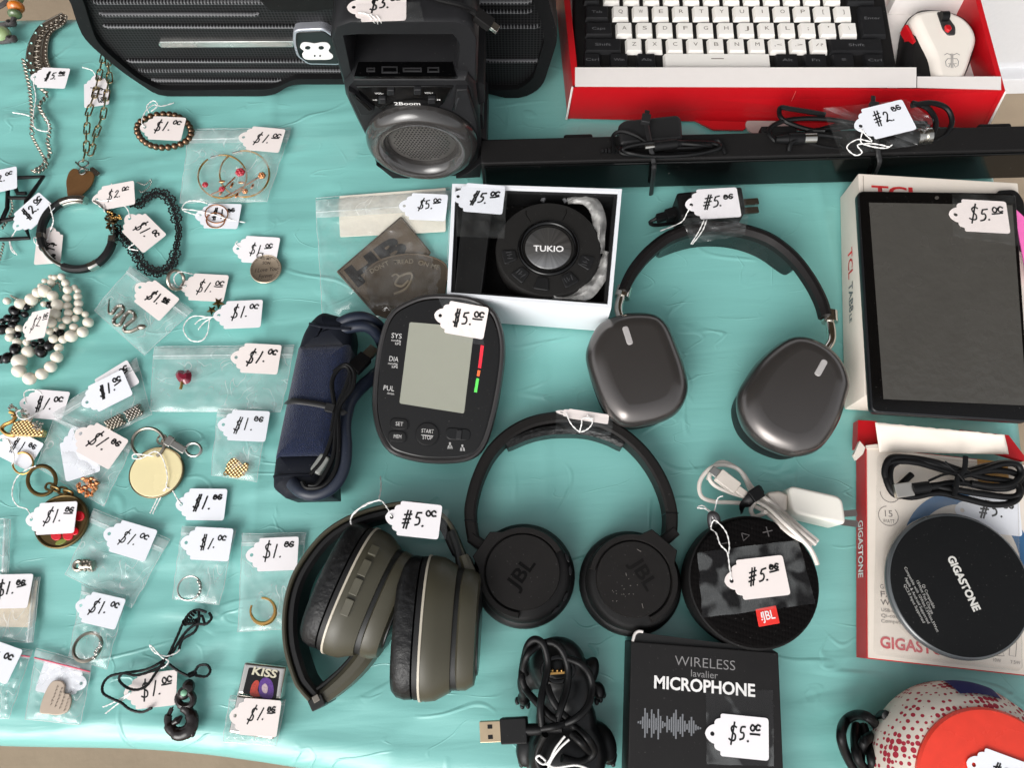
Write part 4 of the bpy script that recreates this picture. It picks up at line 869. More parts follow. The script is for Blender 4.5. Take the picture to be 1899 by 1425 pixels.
f = fr_px((660, 680), (690, 650), .035, .03); bm = NB(); box(bm, f, -.004, .013, -.006, .006, -.003, .003, .001); obj('plug_body', bm, BLK, cf)
bm = NB(); box(bm, f, .013, .024, -.0045, .0045, -.002, .002, .0003); obj('plug_tip', bm, mat('steel_shell', (150, 150, 140), .3, metal=1.0), cf)
f = fr_px((583, 877), (603, 848), .054); bm = NB(); box(bm, f, 0, .016, -.0045, .0045, -.004, .003, .0025); obj('grey_plug', bm, mat('grey_plug_plastic', (128, 130, 126), .4), cf)
bm = NB(); tube(bm, cat([P(530, 746, .024), P(533, 745, .046), P(548, 744, .0525), P(580, 748, .0525), P(612, 755, .0525), P(640, 768, .05), P(648, 780, .03)], 5, False), .0024, 6, flat=.35); 
f = fr_px((611, 757), (628, 761), .0555); box(bm, f, -.003, .004, -.0035, .0035, -.002, .003, .0006); obj('zip_tie', bm, zt, cf)
# --- black on-ear headphones
jb = th('black_headphones', 'matte black on-ear headphones lying flat with both cups turned up', 'headphones', 1060, 960)
JM = mat('jbl_matte_black', (36, 34, 33), .5, spec=.2, bump=(2500, .12, .0002)); JM2 = mat('soft_black', (25, 24, 24), .6, spec=.3)
hb = [(877, 1000), (872, 968), (872, 936), (884, 888), (906, 842), (937, 808), (973, 786), (1010, 775), (1056, 771), (1102, 778), (1143, 795), (1180, 823), (1211, 860), (1234, 904), (1246, 950), (1245, 990)]
bm = NB(); sweep(bm, cat(PP(hb, .027), 6, False), .0095, .004, .027, chamf=.2); obj('headband', bm, JM, jb)
hpd = [(938, 822), (976, 804), (1022, 794), (1082, 794), (1126, 805), (1158, 822)]
bm = NB(); sweep(bm, cat(PP(hpd, .025), 6, False), lambda f: .010-.003*(2*f-1)**6, .003, lambda f: .0255-.002*(2*f-1)**6, chamf=.35); obj('head_pad', bm, mat('wrinkled_leatherette', (20, 20, 20), .35, bump=(260, .9, .0012)), jb)
for k, (cx, cy, cr1, dx, dy, w1, w2, end) in enumerate(((971, 1066, 88, 969, 1061, (876, 1032), (908, 986), (877, 1000)), (1172, 1080, 88, 1174, 1074, (1209, 981), (1256, 1021), (1245, 990)))):
    zc_ = .033; f = TB; c = f.ab(cx, cy, .02); r = cr1*mpp(cx, cy, .02)
    bm = NB(); lathe(bm, f, c, [(r*.9, .0005), (r*.99, .004), (r, .009), (r*.97, .013)], 56); lathe(bm, f, c, [(r*.9, .012), (r*.98, .013), (r*.98, .024), (r*.95, .028), (r*.9, .0305), (r*.84, .0315), (0, .0315)], 64); cup = obj('ear_cup', bm, JM2, jb)
    bm = NB(); torus(bm, f, c, r*.9, .0075, .0078, 60, 12); obj('ear_cushion', bm, CUSH, cup)
    d = f.ab(dx, dy, .034); rd_ = 69*mpp(dx, dy, .034)
    bm = NB(); lathe(bm, f, d, [(rd_, .03), (rd_, .0335), (rd_*.985, .0345), (0, .0348)], 64); dc = obj('disc_cap', bm, JM, cup)
    # fork: half ring with two pointed shoulders
    a1, a2 = f.ab(*w1, .036), f.ab(*w2, .036); mid = ((a1+a2)/2-d); aa = math.degrees(math.atan2(mid.y, mid.x))
    out = ell(d.x, d.y, rd_*1.2, rd_*1.2, 0, 40, aa-118, aa+118); inn_ = ell(d.x, d.y, rd_*1.035, rd_*1.035, 0, 40, aa-118, aa+118)
    n1 = [p for p in out if abs((math.degrees(math.atan2(p.y-d.y, p.x-d.x))-aa+180) % 360-180) < 200]
    A = (math.degrees(math.atan2(a1.y-d.y, a1.x-d.x))-aa+180) % 360-180; B = (math.degrees(math.atan2(a2.y-d.y, a2.x-d.x))-aa+180) % 360-180
    lo, hi_ = min(A, B), max(A, B); sh = a1 if A < B else a2; eh = a2 if A < B else a1; ol = []
    done = False
    for p in out:
        g = (math.degrees(math.atan2(p.y-d.y, p.x-d.x))-aa+180) % 360-180
        if lo-10 < g < hi_+10:
            if not done: ol += [sh, eh]; done = True
        else: ol.append(p)
    bm = NB(); loft(bm, f, ol+inn_[::-1], [(0, .02), (0, .0345), (.0006, .0355)]); obj('fork', bm, JM, cup)
    e = P(*end, .02); q = f.w(d.x+mid.normalized().x*rd_*1.22, d.y+mid.normalized().y*rd_*1.22, .02)
    bm = NB(); sweep(bm, [e+(e-q)*.2, e, q], .009, .008, .028, chamf=.2); obj('hinge_arm', bm, JM, cup)
    if k == 0:
        text('JBL', f, (957, 1097), (993, 1046), 26, .03500, mat('emboss_black', (15, 14, 14), .5, spec=.1), dc, off=.02)
        bm = NB()
        for an in (-50, -30, 2, 18): loft(bm, f, ell(c.x+r*.965*math.cos(R(an)), c.y+r*.965*math.sin(R(an)), .004, .0014, an+90, 14), rp(.0255, .0292, .0006))
        obj('control_button', bm, BLKG, cup)
    else:
        text('JBL', f, (1166, 1044), (1200, 1098), 26, .03500, mat('emboss_faint', (24, 23, 22), .5, spec=.15), dc, off=.02)
        bm = NB(); rd = random.Random(4); L = []
        for _ in range(16):
            x, y = rd.gauss(1152, 16), rd.gauss(1096, 14); a = rd.uniform(0, 3.1); s = rd.uniform(.4, 2.0); L.append([(x, y), (x+s*math.cos(a), y+s*math.sin(a))])
        L += [[(1181, 1019), (1186, 1022), (1188, 1023)], [(1160, 1063), (1161, 1068)], [(1190, 1120), (1192, 1128)]]
        strokes(bm, f, [f.pl(l, .035) for l in L], .0004, .03505); obj('scuff_marks', bm, mat('scuff', (120, 115, 110), .7), dc, 180, recalc=False)
for e in ((872, 966, 868, 1002), (1246, 952, 1248, 986)):
    bm = NB(); f = fr_px(e[:2], e[2:], .0275); box(bm, f, -.0003, .0003, -.0052, .0052, -.02, .0003); obj('band_seam', bm, BLKG, jb)
# --- JBL clip speaker
js = th('clip_speaker', 'round black fabric speaker with red square label and clip hook', 'speaker', 1395, 1085)
f = TB; ZJ = .044; c = f.ab(1395, 1079, ZJ-.008); r = 121*mpp(1395, 1079, ZJ-.008)
def weave(name, rgb, s):
    m = mat(name, rgb, .9, spec=.08, var=.2, vs=800); n = m.node_tree.nodes; l = m.node_tree.links; b = n['Principled BSDF']
    tc = n.new('ShaderNodeTexCoord'); ck = n.new('ShaderNodeTexVoronoi'); ck.inputs['Scale'].default_value = s; ck.inputs['Randomness'].default_value = .12; mp = n.new('ShaderNodeMapping'); mp.inputs['Scale'].default_value = (1, .55, .2); mp.inputs['Rotation'].default_value = (0, 0, .2)
    l.new(tc.outputs['Object'], mp.inputs['Vector']); l.new(mp.outputs[0], ck.inputs['Vector']); bn = n.new('ShaderNodeBump'); bn.inputs['Strength'].default_value = .9; bn.inputs['Distance'].default_value = .0012; bn.invert = True
    l.new(ck.outputs['Distance'], bn.inputs['Height']); l.new(bn.outputs[0], b.inputs['Normal']); return m
bm = NB(); lathe(bm, f, c, [(r*.9, .0005), (r*.97, .005), (r, .016), (r, ZJ-.008), (r*.985, ZJ-.005), (r*.96, ZJ-.0045)], 72); obj('rubber_rim', bm, BLKM, js)
bm = NB(); lathe(bm, f, c, [(r*.965, ZJ-.006), (r*.96, ZJ-.003), (r*.93, ZJ-.0008), (r*.85, ZJ), (0, ZJ+.0004)], 72); fb = obj('fabric_front', bm, weave('black_weave', (16, 14, 14), 420), js)
bm = NB(); slab(bm, rpoly([(1401, 1130), (1438.5, 1123), (1446, 1156), (1407.5, 1163)], 2), ZJ-.001, ZJ+.0012, .0003); lb = obj('logo_label', bm, mat('label_red', (226, 44, 34), .5), js)
text('JBL', f, (1414.5, 1151), (1438, 1147), 15, ZJ+.0015, WHT, lb, off=.015)
bm = NB(); loft(bm, f, f.pl([(1410, 1136), (1412.5, 1135.5), (1414, 1146), (1412, 1146.5)], ZJ+.0015), [(0, ZJ+.001), (0, ZJ+.0015)]); loft(bm, f, f.pl(ell(1413.3, 1149.5, 1.5, 1.5, 0, 10), ZJ+.0015), [(0, ZJ+.001), (0, ZJ+.0015)]); obj('logo_mark', bm, WHT, lb)
icg = mat('icon_grey', (78, 74, 74), .6); bm = NB()
strokes(bm, f, [f.pl(l, ZJ) for l in ([(1374, 989), (1389, 993), (1378, 1003), (1374, 989)], [(1414, 988), (1431, 984)], [(1420, 978), (1425, 995)], [(1333, 1010), (1347, 1007)])], .0008, ZJ+.0007); obj('volume_icons', bm, icg, fb, 180, recalc=False)
bm = NB(); tube(bm, [P(1322, 985, .03), P(1318, 968, .034), P(1319, 955, .036), P(1327, 958, .036), P(1330, 972, .034)], .003, 10, smooth=5); obj('clip_hook', bm, mat('hook_grey', (74, 72, 74), .35, metal=.5), js)
crumple('clear_tape', [(1293, 1025), (1480, 1001), (1512, 1120), (1302, 1146)], ZJ+.0016, .0008, TAPE2, js, seed=7)
# --- white lead and charger
wl = th('white_charger', 'white cube charger with bundled white cable and black strap', 'charger', 1500, 950)
IV = mat('white_charger_plastic', (236, 232, 222), .35, var=.02); IC = mat('white_cable_rubber', (222, 214, 206), .5, var=.08, vs=200)
bm = NB(); slab(bm, rpoly([(1462, 899), (1562, 921), (1570, 975), (1470, 951)], 15, 6), .001, .028, .0025); obj('body', bm, IV, wl)
for a, b in (((1566, 953), (1588, 951)), ((1565, 969), (1590, 972))):
    q = fr_px(a, b, .014); L = q.ab(*b).x; bm = NB(); box(bm, q, -.003, L, -.0026, .0026, -.0006, .0006); obj('prong', bm, mat('prong_steel', (150, 140, 134), .3, metal=1.0), wl)
bm = NB(); slab(bm, rpoly([(1424, 912), (1446, 909), (1462, 917), (1461, 944), (1450, 954), (1420, 940)], 4), .008, .024, .003); obj('usb_plug', bm, mat('aged_white_plastic', (205, 196, 186), .5), wl)
bm = NB()
WP = [[(1516, 1004), (1480, 975), (1450, 948), (1420, 925), (1395, 905), (1374, 875), (1342, 857), (1322, 866), (1312, 890)],
      [(1512, 1010), (1470, 975), (1430, 940), (1395, 915), (1380, 885), (1365, 868), (1335, 862), (1312, 872), (1297, 895), (1300, 920), (1322, 930), (1355, 932), (1385, 935), (1420, 950), (1465, 990), (1505, 1010)],
      [(1516, 1048), (1500, 1015), (1460, 975), (1424, 942), (1390, 925), (1350, 912), (1325, 900), (1315, 885), (1325, 872), (1345, 880)],
      [(1420, 950), (1400, 958), (1392, 945), (1400, 930)]]
for k, w in enumerate(WP): tube(bm, cat([P(x, y, .013+.003*k+(.034 if x > 1440 and y > 960 else (.012 if x > 1410 else 0))) for x, y in w], 6, False), .0018, 8)
obj('cable', bm, IC, wl)
f2 = fr_px((1331, 880), (1378, 916), .026); L = f2.ab(1378, 916).x
bm = NB(); box(bm, f2, 0, L*.75, -.0055, .0055, -.003, .003, .0012); box(bm, f2, L*.75, L*1.1, -.003, .003, -.0025, .0025, .001); obj('micro_plug', bm, mat('aged_white_plastic', (205, 196, 186), .5), wl)
bm = NB(); box(bm, f2, -.007, 0, -.0035, .0035, -.001, .001, .0003); obj('plug_tip', bm, SILV, wl)
bm = NB(); tube(bm, cat([P(1376, 946, .012), P(1380, 938, .026), P(1392, 924, .032), P(1404, 912, .032), P(1412, 908, .024)], 5, False), .0042, 6, flat=.3); q = fr_px((1396, 920), (1414, 908), .034); box(bm, q, -.002, .008, -.005, .005, -.002, .002, .001); obj('strap', bm, CORD, wl)
# --- tablet box and tablet
ZT = .04
tbx = th('tablet_box', 'white cardboard tablet box with red lettering under the tablet', 'box', 1750, 560)
ft = fr_px((1603, 735), (1899, 753), ZT); TLc, BLc = ft.ab(1591, 321, ZT*0), ft.ab(1603, 735, 0)
wd = .142; d_ = (TLc-BLc); ex = Vector((1, -.01)).normalized()
ob = [BLc, BLc+ex*wd+Vector((0, -.001)), TLc+ex*wd, TLc]
CB = mat('cream_white_board', (226, 216, 204), .55, spec=.2, var=.04, bump=(150, .06, .0005))
bm = NB(); loft(bm, ft, rpoly(ob, .0012, 2), rp(-ZT+.0003, 0, .0008, 2)); obj('carton', bm, CB, tbx)
# sleeve flap line and corner fold along the left side
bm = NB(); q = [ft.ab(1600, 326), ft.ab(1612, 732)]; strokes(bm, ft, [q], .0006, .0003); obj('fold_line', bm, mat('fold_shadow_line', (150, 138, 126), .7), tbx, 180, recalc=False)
RP = mat('red_print', (206, 40, 44), .5, var=.05)
text('TCL', ft, (1617, 362), (1709, 367), 21, .0004, RP, tbx, off=.03)
pa, pb = P(1591, 321, ZT), P(1603, 735, ZT); xs = (pb-pa).normalized(); fsd = Fr(pa, xs, xs.cross(Vector((0, 0, 1)))*-1)
if fsd.y.z < 0: fsd = Fr(pa, xs, -fsd.n)
hgt = -ZT*.62
a = fsd.ab(1570, 468, .0004); b = fsd.ab(1569, 522, .0004)
def on_side(s, y0, y1, m, cap):
    bm = NB(); a = fsd.ab(1571, y0, .0004).x; b = fsd.ab(1570, y1, .0004).x; add_text(bm, s, fsd, (a, hgt), (b, hgt), cap, .0004, .012); obj('lettering', bm, m, tbx, 180, recalc=False)
on_side('TCL', 466, 522, RP, .009); on_side('TAB8', 530, 585, mat('grey_blue_print', (96, 106, 110), .6), .008); on_side('LE', 588, 604, mat('grey_blue_print', (96, 106, 110), .6), .005)
tl = th('tablet', 'black tablet with dark blank screen lying on the white tablet box', 'tablet', 1770, 560, ZT+.001)
fz = lev(ZT+.001); c4 = fz.pl([(1590, 353), (1884, 357), (1912, 783), (1616, 764)], .008)
bm = NB(); loft(bm, fz, rpoly(c4, .006, 5), [(.001, 0), (0, .0015), (0, .0068), (.0006, .0077), (.0014, .008)]); obj('case', bm, mat('tablet_edge_black', (30, 31, 34), .35), tl)
bm = NB(); loft(bm, fz, inset(rpoly(c4, .006, 5) if area(c4) > 0 else rpoly(c4[::-1], .006, 5), .0012), [(0, .0074), (0, .00815)]); gl = obj('bezel_glass', bm, mat('bezel_gloss', (14, 13, 13), .1, spec=.5, rv=.03), tl)
def scr():
    m = mat('tablet_screen', (72, 70, 66), .26, spec=.6, var=.1, vs=60, bump=(110, .22, .0022), rv=.08); return m
bm = NB(); loft(bm, fz, fz.pl([(1611, 375), (1877, 380), (1904, 752), (1638, 740)], .0083), [(0, .0078), (0, .0083)]); obj('screen', bm, scr(), tl)
bm = NB(); loft(bm, fz, fz.pl(ell(1737, 366, 4, 3, 0, 14), .0084), [(0, .0078), (0, .0084)]); obj('camera_eye', bm, mat('lens_grey', (70, 66, 62), .2), gl)
nb = th('dark_sleeve', 'dark rounded case corner sticking out behind the tablet', 'case', 1880, 380, ZT)
bm = NB(); slab(bm, rpoly([(1850, 352), (1885, 350), (1899, 372), (1908, 460), (1880, 460), (1860, 400)], [6, 14, 6, 2, 2, 2]), ZT+.0005, ZT+.0065, .001, TB); nb2 = obj('shell', bm, BLKM, nb); nb.location = nb.location
pk = th('pink_card', 'pink card peeking out at the right edge of the tablet', 'card', 1890, 430, ZT)
bm = NB(); slab(bm, [(1884, 388), (1899, 402), (1925, 520), (1905, 520), (1886, 420)], ZT+.0068, ZT+.0078); obj('sheet', bm, mat('pink_card', (238, 112, 184), .5), pk)
# --- wireless charger pack
ZG = .02
gb = th('charger_pack', 'red and white retail box with clear blister torn open at the top', 'box', 1760, 1030)
fg = fr_px((1608, 1222), (1899, 1254), ZG); tlg = fg.ab(1606, 828); wg = .148
og = [Vector((0, 0)), Vector((wg, 0)), Vector((wg+tlg.x, tlg.y-.002)), tlg]
bm = NB(); loft(bm, fg, og, [(0, -ZG+.0004), (0, -.0012)]); obj('carton', bm, RED, gb)
bm = NB(); loft(bm, fg, inset(og, .0008), [(0, -.002), (0, 0)]); obj('front_panel', bm, CB, gb)
bm = NB(); slab(bm, [(1591, 779), (1625, 781), (1632, 828), (1606, 832), (1589, 830)], .002, .012); obj('red_flap', bm, RED, gb)
bm = NB(); slab(bm, [(1583, 843), (1594, 818), (1604, 830), (1600, 842), (1588, 853)], ZG-.002, ZG+.002); slab(bm, [(1606, 826), (1640, 822), (1640, 832), (1608, 832)], ZG-.001, ZG+.001); obj('torn_corner', bm, CB, gb)
bm = NB()
rd = random.Random(2); up_ = []
def tflap(u, v):
    top = Vector((1622, 783)).lerp(Vector((1862, 806)), u); bt = Vector((1630, 838)).lerp(Vector((1870, 842)), u); p = bt.lerp(top, v)
    e = 2.2*NZ.noise(Vector((u*22, 3., 1.)))*(1 if v > .95 or u > .96 else 0)
    return P(p.x+e, p.y+e, ZG+.003+.012*v+.002*NZ.noise(Vector((u*3, v*2, 5.))))
grid(bm, 40, 8, tflap); o = obj('torn_flap', bm, CB, gb)
so_ = o.modifiers.new('thick', 'SOLIDIFY'); so_.thickness = .0006
bm = NB(); slab(bm, [(1780, 797), (1870, 807), (1899, 845), (1899, 855), (1780, 820)], .012, ZG-.003); obj('red_flap', bm, RED, gb)
# printed marks on the panel
GP = mat('grey_card_print', (112, 104, 100), .6); h = .0004
c = fg.ab(1647, 957, h); rr_ = 18*mpp(1647, 957, ZG)
bm = NB(); strokes(bm, fg, [ell(c.x, c.y, rr_, rr_, 0, 26, 100, 405)], .0005, h); c2 = fg.ab(1650, 914, h); strokes(bm, fg, [ell(c2.x, c2.y, rr_, rr_, 0, 20, 180, 360)], .0005, h); obj('watt_emblem', bm, GP, gb, 180, recalc=False)
text('15', fg, (1641, 958), (1655, 959), 12, h, GP, gb); text('WATT', fg, (1637, 969), (1659, 971), 7, h, GP, gb)
text('GIGASTONE', fg, (1632, 1201), (1787, 1220), 20, h, mat('faded_red_print', (190, 62, 70), .6), gb, off=.03)
text('GIGASTONE', fg, (1632, 1092), (1690, 1096), 8, h, GP, gb); text('FAST', fg, (1633, 1107), (1680, 1110), 10, h, GP, gb); text('WIRELESS', fg, (1633, 1122), (1705, 1127), 10, h, GP, gb)
for y, s in ((1134, 'USB-C'), (1145, 'Qi-compatible'), (1155, 'Compatible')): text(s, fg, (1634, y), (1634+5*len(s), y+3), 6, h, GP, gb)
text('10W', fg, (1842, 1227), (1856, 1229), 6, h, GP, gb); text('7.5W', fg, (1874, 1231), (1892, 1233), 6, h, GP, gb)
bm = NB(); strokes(bm, fg, [fg.pl(l, h) for l in ([(1873, 1190), (1885, 1192), (1883, 1218), (1871, 1216), (1873, 1190)], [(1838, 1200), (1856, 1202), (1862, 1217), (1840, 1216)])], .0005, h); obj('phone_icon', bm, GP, gb, 180, recalc=False)
bm = NB(); slab(bm, [(1812, 851), (1868, 858), (1872, 905), (1814, 900)], ZG-.0003, ZG+h); obj('gold_patch', bm, mat('ochre_print', (190, 140, 62), .5), gb)
bm = NB(); cB = fg.ab(1795, 1030, h); rB = 118*mpp(1795, 1030, ZG); a_, b_ = ell(cB.x, cB.y, rB, rB, 0, 60), ell(cB.x, cB.y, rB*.8, rB*.8, 0, 60); ringplate(bm, fg, a_, b_, -.0003, h); obj('blue_ring_print', bm, mat('blue_print', (48, 96, 138), .5), gb)
pr = P(1591, 800, ZG); pr2 = P(1608, 1222, ZG); xs = (pr2-P(1606, 828, ZG)).normalized(); fsg = Fr(P(1608, 1222, ZG), xs, xs.cross(Vector((0, 0, 1)))*-1)
if fsg.y.z < 0: fsg = Fr(fsg.o, xs, -fsg.n)
bm = NB(); a = fsg.ab(1597, 965, .0004).x; b = fsg.ab(1599, 1071, .0004).x; add_text(bm, 'GIGASTONE', fsg, (a, -ZG*.72), (b, -ZG*.72), .0085, .0005, .02); obj('lettering', bm, WHT, gb, 180, recalc=False)
BLIS = film('blister_film', .05, .16, rgb=(240, 238, 234), rough=.1, bs=26, bstr=.4, dist=.004)
ofb = fg.pl(rpoly([(1640, 838), (1899, 858), (1910, 1246), (1634, 1214)], 10), .012)
bm = NB(); loft(bm, fg, ofb, [(-.001, .0006), (.0015, .006), (.003, .0072)], bot=False); obj('blister', bm, BLIS, gb)
wpz = ZG+.0085
wp_ = th('charging_pad', 'round black wireless charging pad with lettering on the blister pack', 'charging pad', 1779, 1087, wpz)
fp_ = lev(wpz); c = fp_.ab(1779, 1085, .008); r = 133*mpp(1779, 1085, wpz+.008)
bm = NB(); lathe(bm, fp_, c, [(r*.93, 0), (r*.99, .002), (r, .0045), (r*.995, .0065), (r*.97, .008), (r*.955, .0083)], 90); obj('rim', bm, mat('pad_rim_grey', (74, 78, 80), .22, spec=.6, coat=.4), wp_)
bm = NB(); lathe(bm, fp_, c, [(r*.957, .0075), (r*.95, .0086), (r*.93, .0088), (0, .0088)], 90); tf_ = obj('top_face', bm, mat('pad_black', (21, 22, 23), .55, spec=.2, bump=(2500, .15, .0002)), wp_)
text('GIGASTONE', fp_, (1756, 1034), (1806, 1135), 15, .0090, mat('pad_print', (204, 202, 196), .5), tf_, off=.045)
PG = mat('pad_small_print', (176, 174, 170), .5)
for s, a, b in (('Qi Compatible', (1709, 1085), (1730, 1129)), ('15Watt Fast Charge', (1698.5, 1078), (1727, 1139.5)), ('Compatible with 10Watt,7.5Watt,5Watt', (1676, 1053), (1737, 1173)), ('Apple & Android Supported', (1677, 1072), (1720, 1157)), ('QC3.0 Input Supported', (1675, 1085), (1711, 1156))):
    text(s, fp_, a, b, 5.6, .0090, PG, tf_, off=0.0)
cc_ = th('coiled_usb_cable', 'black USB cable coiled flat and tied on the blister pack above the charging pad', 'cable', 1760, 895, wpz)
bm = NB(); zc0 = wpz+.003
LP = [[(1690, 880), (1660, 905), (1650, 890), (1655, 862), (1690, 852), (1740, 862), (1785, 874), (1830, 864), (1870, 858), (1890, 868), (1892, 890), (1870, 905), (1830, 905), (1780, 895), (1730, 902), (1690, 916), (1660, 918), (1645, 895), (1642, 868), (1660, 856), (1700, 858), (1750, 872), (1790, 880), (1840, 872), (1885, 880), (1894, 905), (1880, 930), (1840, 936), (1790, 925), (1740, 914), (1690, 922), (1655, 915)],
      [(1648, 900), (1640, 875), (1650, 850), (1680, 848), (1730, 856), (1780, 872), (1820, 885), (1880, 895), (1890, 915), (1870, 922), (1820, 916), (1770, 908), (1730, 902)], [(1800, 896), (1840, 902), (1875, 898), (1892, 880), (1886, 862), (1860, 860), (1820, 872), (1780, 884)]]
for k, w in enumerate(LP): tube(bm, cat([P(x, y, zc0+.0012*k+.0012*(i % 3)) for i, (x, y) in enumerate(w)], 6, False), .0026, 10)
obj('cord', bm, CORD, cc_)
f = fr_px((1728, 902), (1690, 907), zc0+.006); L = f.ab(1690, 907).x; bm = NB(); tube(bm, [f.w(-.004, 0, 0), f.w(.002, 0, 0), f.w(.003, 0, 0), f.w(L, 0, 0)], [.003, .003, .0046, .0046], 10); obj('plug_body', bm, BLK, cc_)
bm = NB(); box(bm, f, L, L+.014, -.0055, .0055, -.002, .0025, .0004); obj('plug_tip', bm, mat('bright_steel', (228, 222, 212), .28, metal=1.0), cc_)
bm = NB(); tube(bm, cat(PP([(1790, 846), (1788, 870), (1776, 885), (1772, 905), (1768, 922)], zc0+.008), 5, False), .0022, 7, flat=.5); tube(bm, cat(PP([(1752, 856), (1764, 868), (1778, 880), (1788, 892)], zc0+.009), 5, False), .001, 6); tube(bm, cat(PP([(1722, 892), (1750, 880), (1776, 878)], zc0+.009), 5, False), .001, 6); obj('twist_tie', bm, CORD, cc_)
# --- microphone box
ZX = .036
mb = th('microphone_box', 'black lavalier microphone box with waveform print', 'box', 1307, 1310)
fx = fr_px((1170, 1190), (1443, 1211), ZX); wx = fx.ab(1443, 1211).x; lx_ = .175
bm = NB(); loft(bm, fx, rpoly([(0, 0), (wx, 0), (wx+.002, -lx_), (0, -lx_)], .001, 2), rp(-ZX+.0003, 0, .0006, 2)); obj('carton', bm, mat('box_black_matte', (27, 25, 25), .5, spec=.4, var=.08), mb)
bm = NB(); slab(bm, [(1183, 1172), (1206, 1176), (1432, 1205), (1443, 1212), (1172, 1192), (1176, 1178)], ZX-.006, ZX-.002); obj('end_flap', bm, mat('box_black_flap', (24, 23, 23), .55), mb)
bm = NB(); tube(bm, PP([(1173, 1190), (1177, 1176), (1184, 1171), (1192, 1172)], ZX-.0015), .0011, 6, smooth=4); obj('worn_edge', bm, CARD, mb)
text('WIRELESS', fx, (1251, 1234), (1363, 1244), 17, .0003, mat('dim_grey_print', (132, 130, 130), .5), mb, off=-.008)
text('lavalier', fx, (1281, 1255), (1331, 1259.5), 12, .0003, mat('dim_grey_print', (132, 130, 130), .5), mb)
text('MICROPHONE', fx, (1212.5, 1276), (1400, 1292.5), 21, .0003, WHT, mb, off=.028)
hs_ = [6, 10, 34, 84, 58, 26, 80, 56, 34, 86, 48, 20, 12, 52, 34, 48, 72, 92, 38, 54, 72, 34, 18, 38, 60, 40, 18, 10, 6]
bm = NB()
for k, hh in enumerate(hs_):
    x = 990+k*(352/28); y = 582+k*35/28; X, Y = 860+.3265*x, 1150+.3265*y
    f1, f2_ = hh*.3265, hh*.3265*(1.0 if k < 12 else .8)
    loft(bm, fx, fx.pl([(X-1.4, Y+f2_), (X+1.4, Y+f2_), (X+1.6, Y-f1), (X-1.2, Y-f1)], .0003), [(0, -.0002), (0, .0003)])
obj('waveform_print', bm, mat('wave_grey', (118, 120, 124), .5), mb)
crumple('clear_tape', [(1309, 1283), (1433, 1280), (1435, 1422), (1310, 1418)], ZX+.0009, .0007, TAPE2, mb, seed=11)
# --- folded olive headphones
oh = th('olive_headphones', 'olive green folded over-ear headphones with black ear cushions', 'headphones', 710, 1110)
OL = mat('olive_plastic', (68, 65, 52), .4, spec=.45, var=.05, bump=(1800, .1, .0002)); OLD = mat('dark_hinge', (28, 29, 28), .45); CREAM = mat('cream_trim', (186, 178, 162), .35); LEA = mat('black_leather_cushion', (22, 22, 23), .42, spec=.45, bump=(150, .55, .0022))
zb = .036
arc = [(582, 1308), (560, 1284), (545, 1260), (528, 1200), (526, 1138), (537, 1083), (561, 1036), (600, 989), (651, 957), (718, 937), (765, 933), (800, 942), (830, 966), (850, 1010), (866, 1050), (878, 1078)]
pa = cat(PP(arc, zb), 7, False)
bm = NB(); sweep(bm, pa, .0032, .001, zb, chamf=.3); obj('headband_shell', bm, OL, oh)
def offs(pts, d):
    out = []; N = len(pts)
    for i in range(N):
        t = pts[min(i+1, N-1)]-pts[max(i-1, 0)]; t.z = 0; t.normalize(); out.append(pts[i]+Vector((t.y, -t.x, 0))*d)
    return out
bm = NB(); sweep(bm, offs(pa[2:-12], .0052), lambda f: .0085-.003*(2*f-1)**8, .003, lambda f: zb-.0015, chamf=.32); obj('head_pad', bm, mat('pad_black_soft', (20, 20, 21), .5), oh)
def zpt(p, z): return P(p[0], p[1], z)
def cup(parent, pc, pv, L, b, parts, name, z0=.0005, rot=0):
    # pc: photo pixel of the cream line's middle at height b, pv: pixel direction of the long axis
    o_ = P(pc[0], pc[1], b+z0); v = (P(pv[0], pv[1], b+z0)-o_); v.z = 0; v.normalize()
    u = v.cross(Vector((0, 0, 1))); u = u if u.x > 0 else -u
    return Fr(o_, v, u)
S_ = mpp(700, 1100, .036)*.3966
cups = []
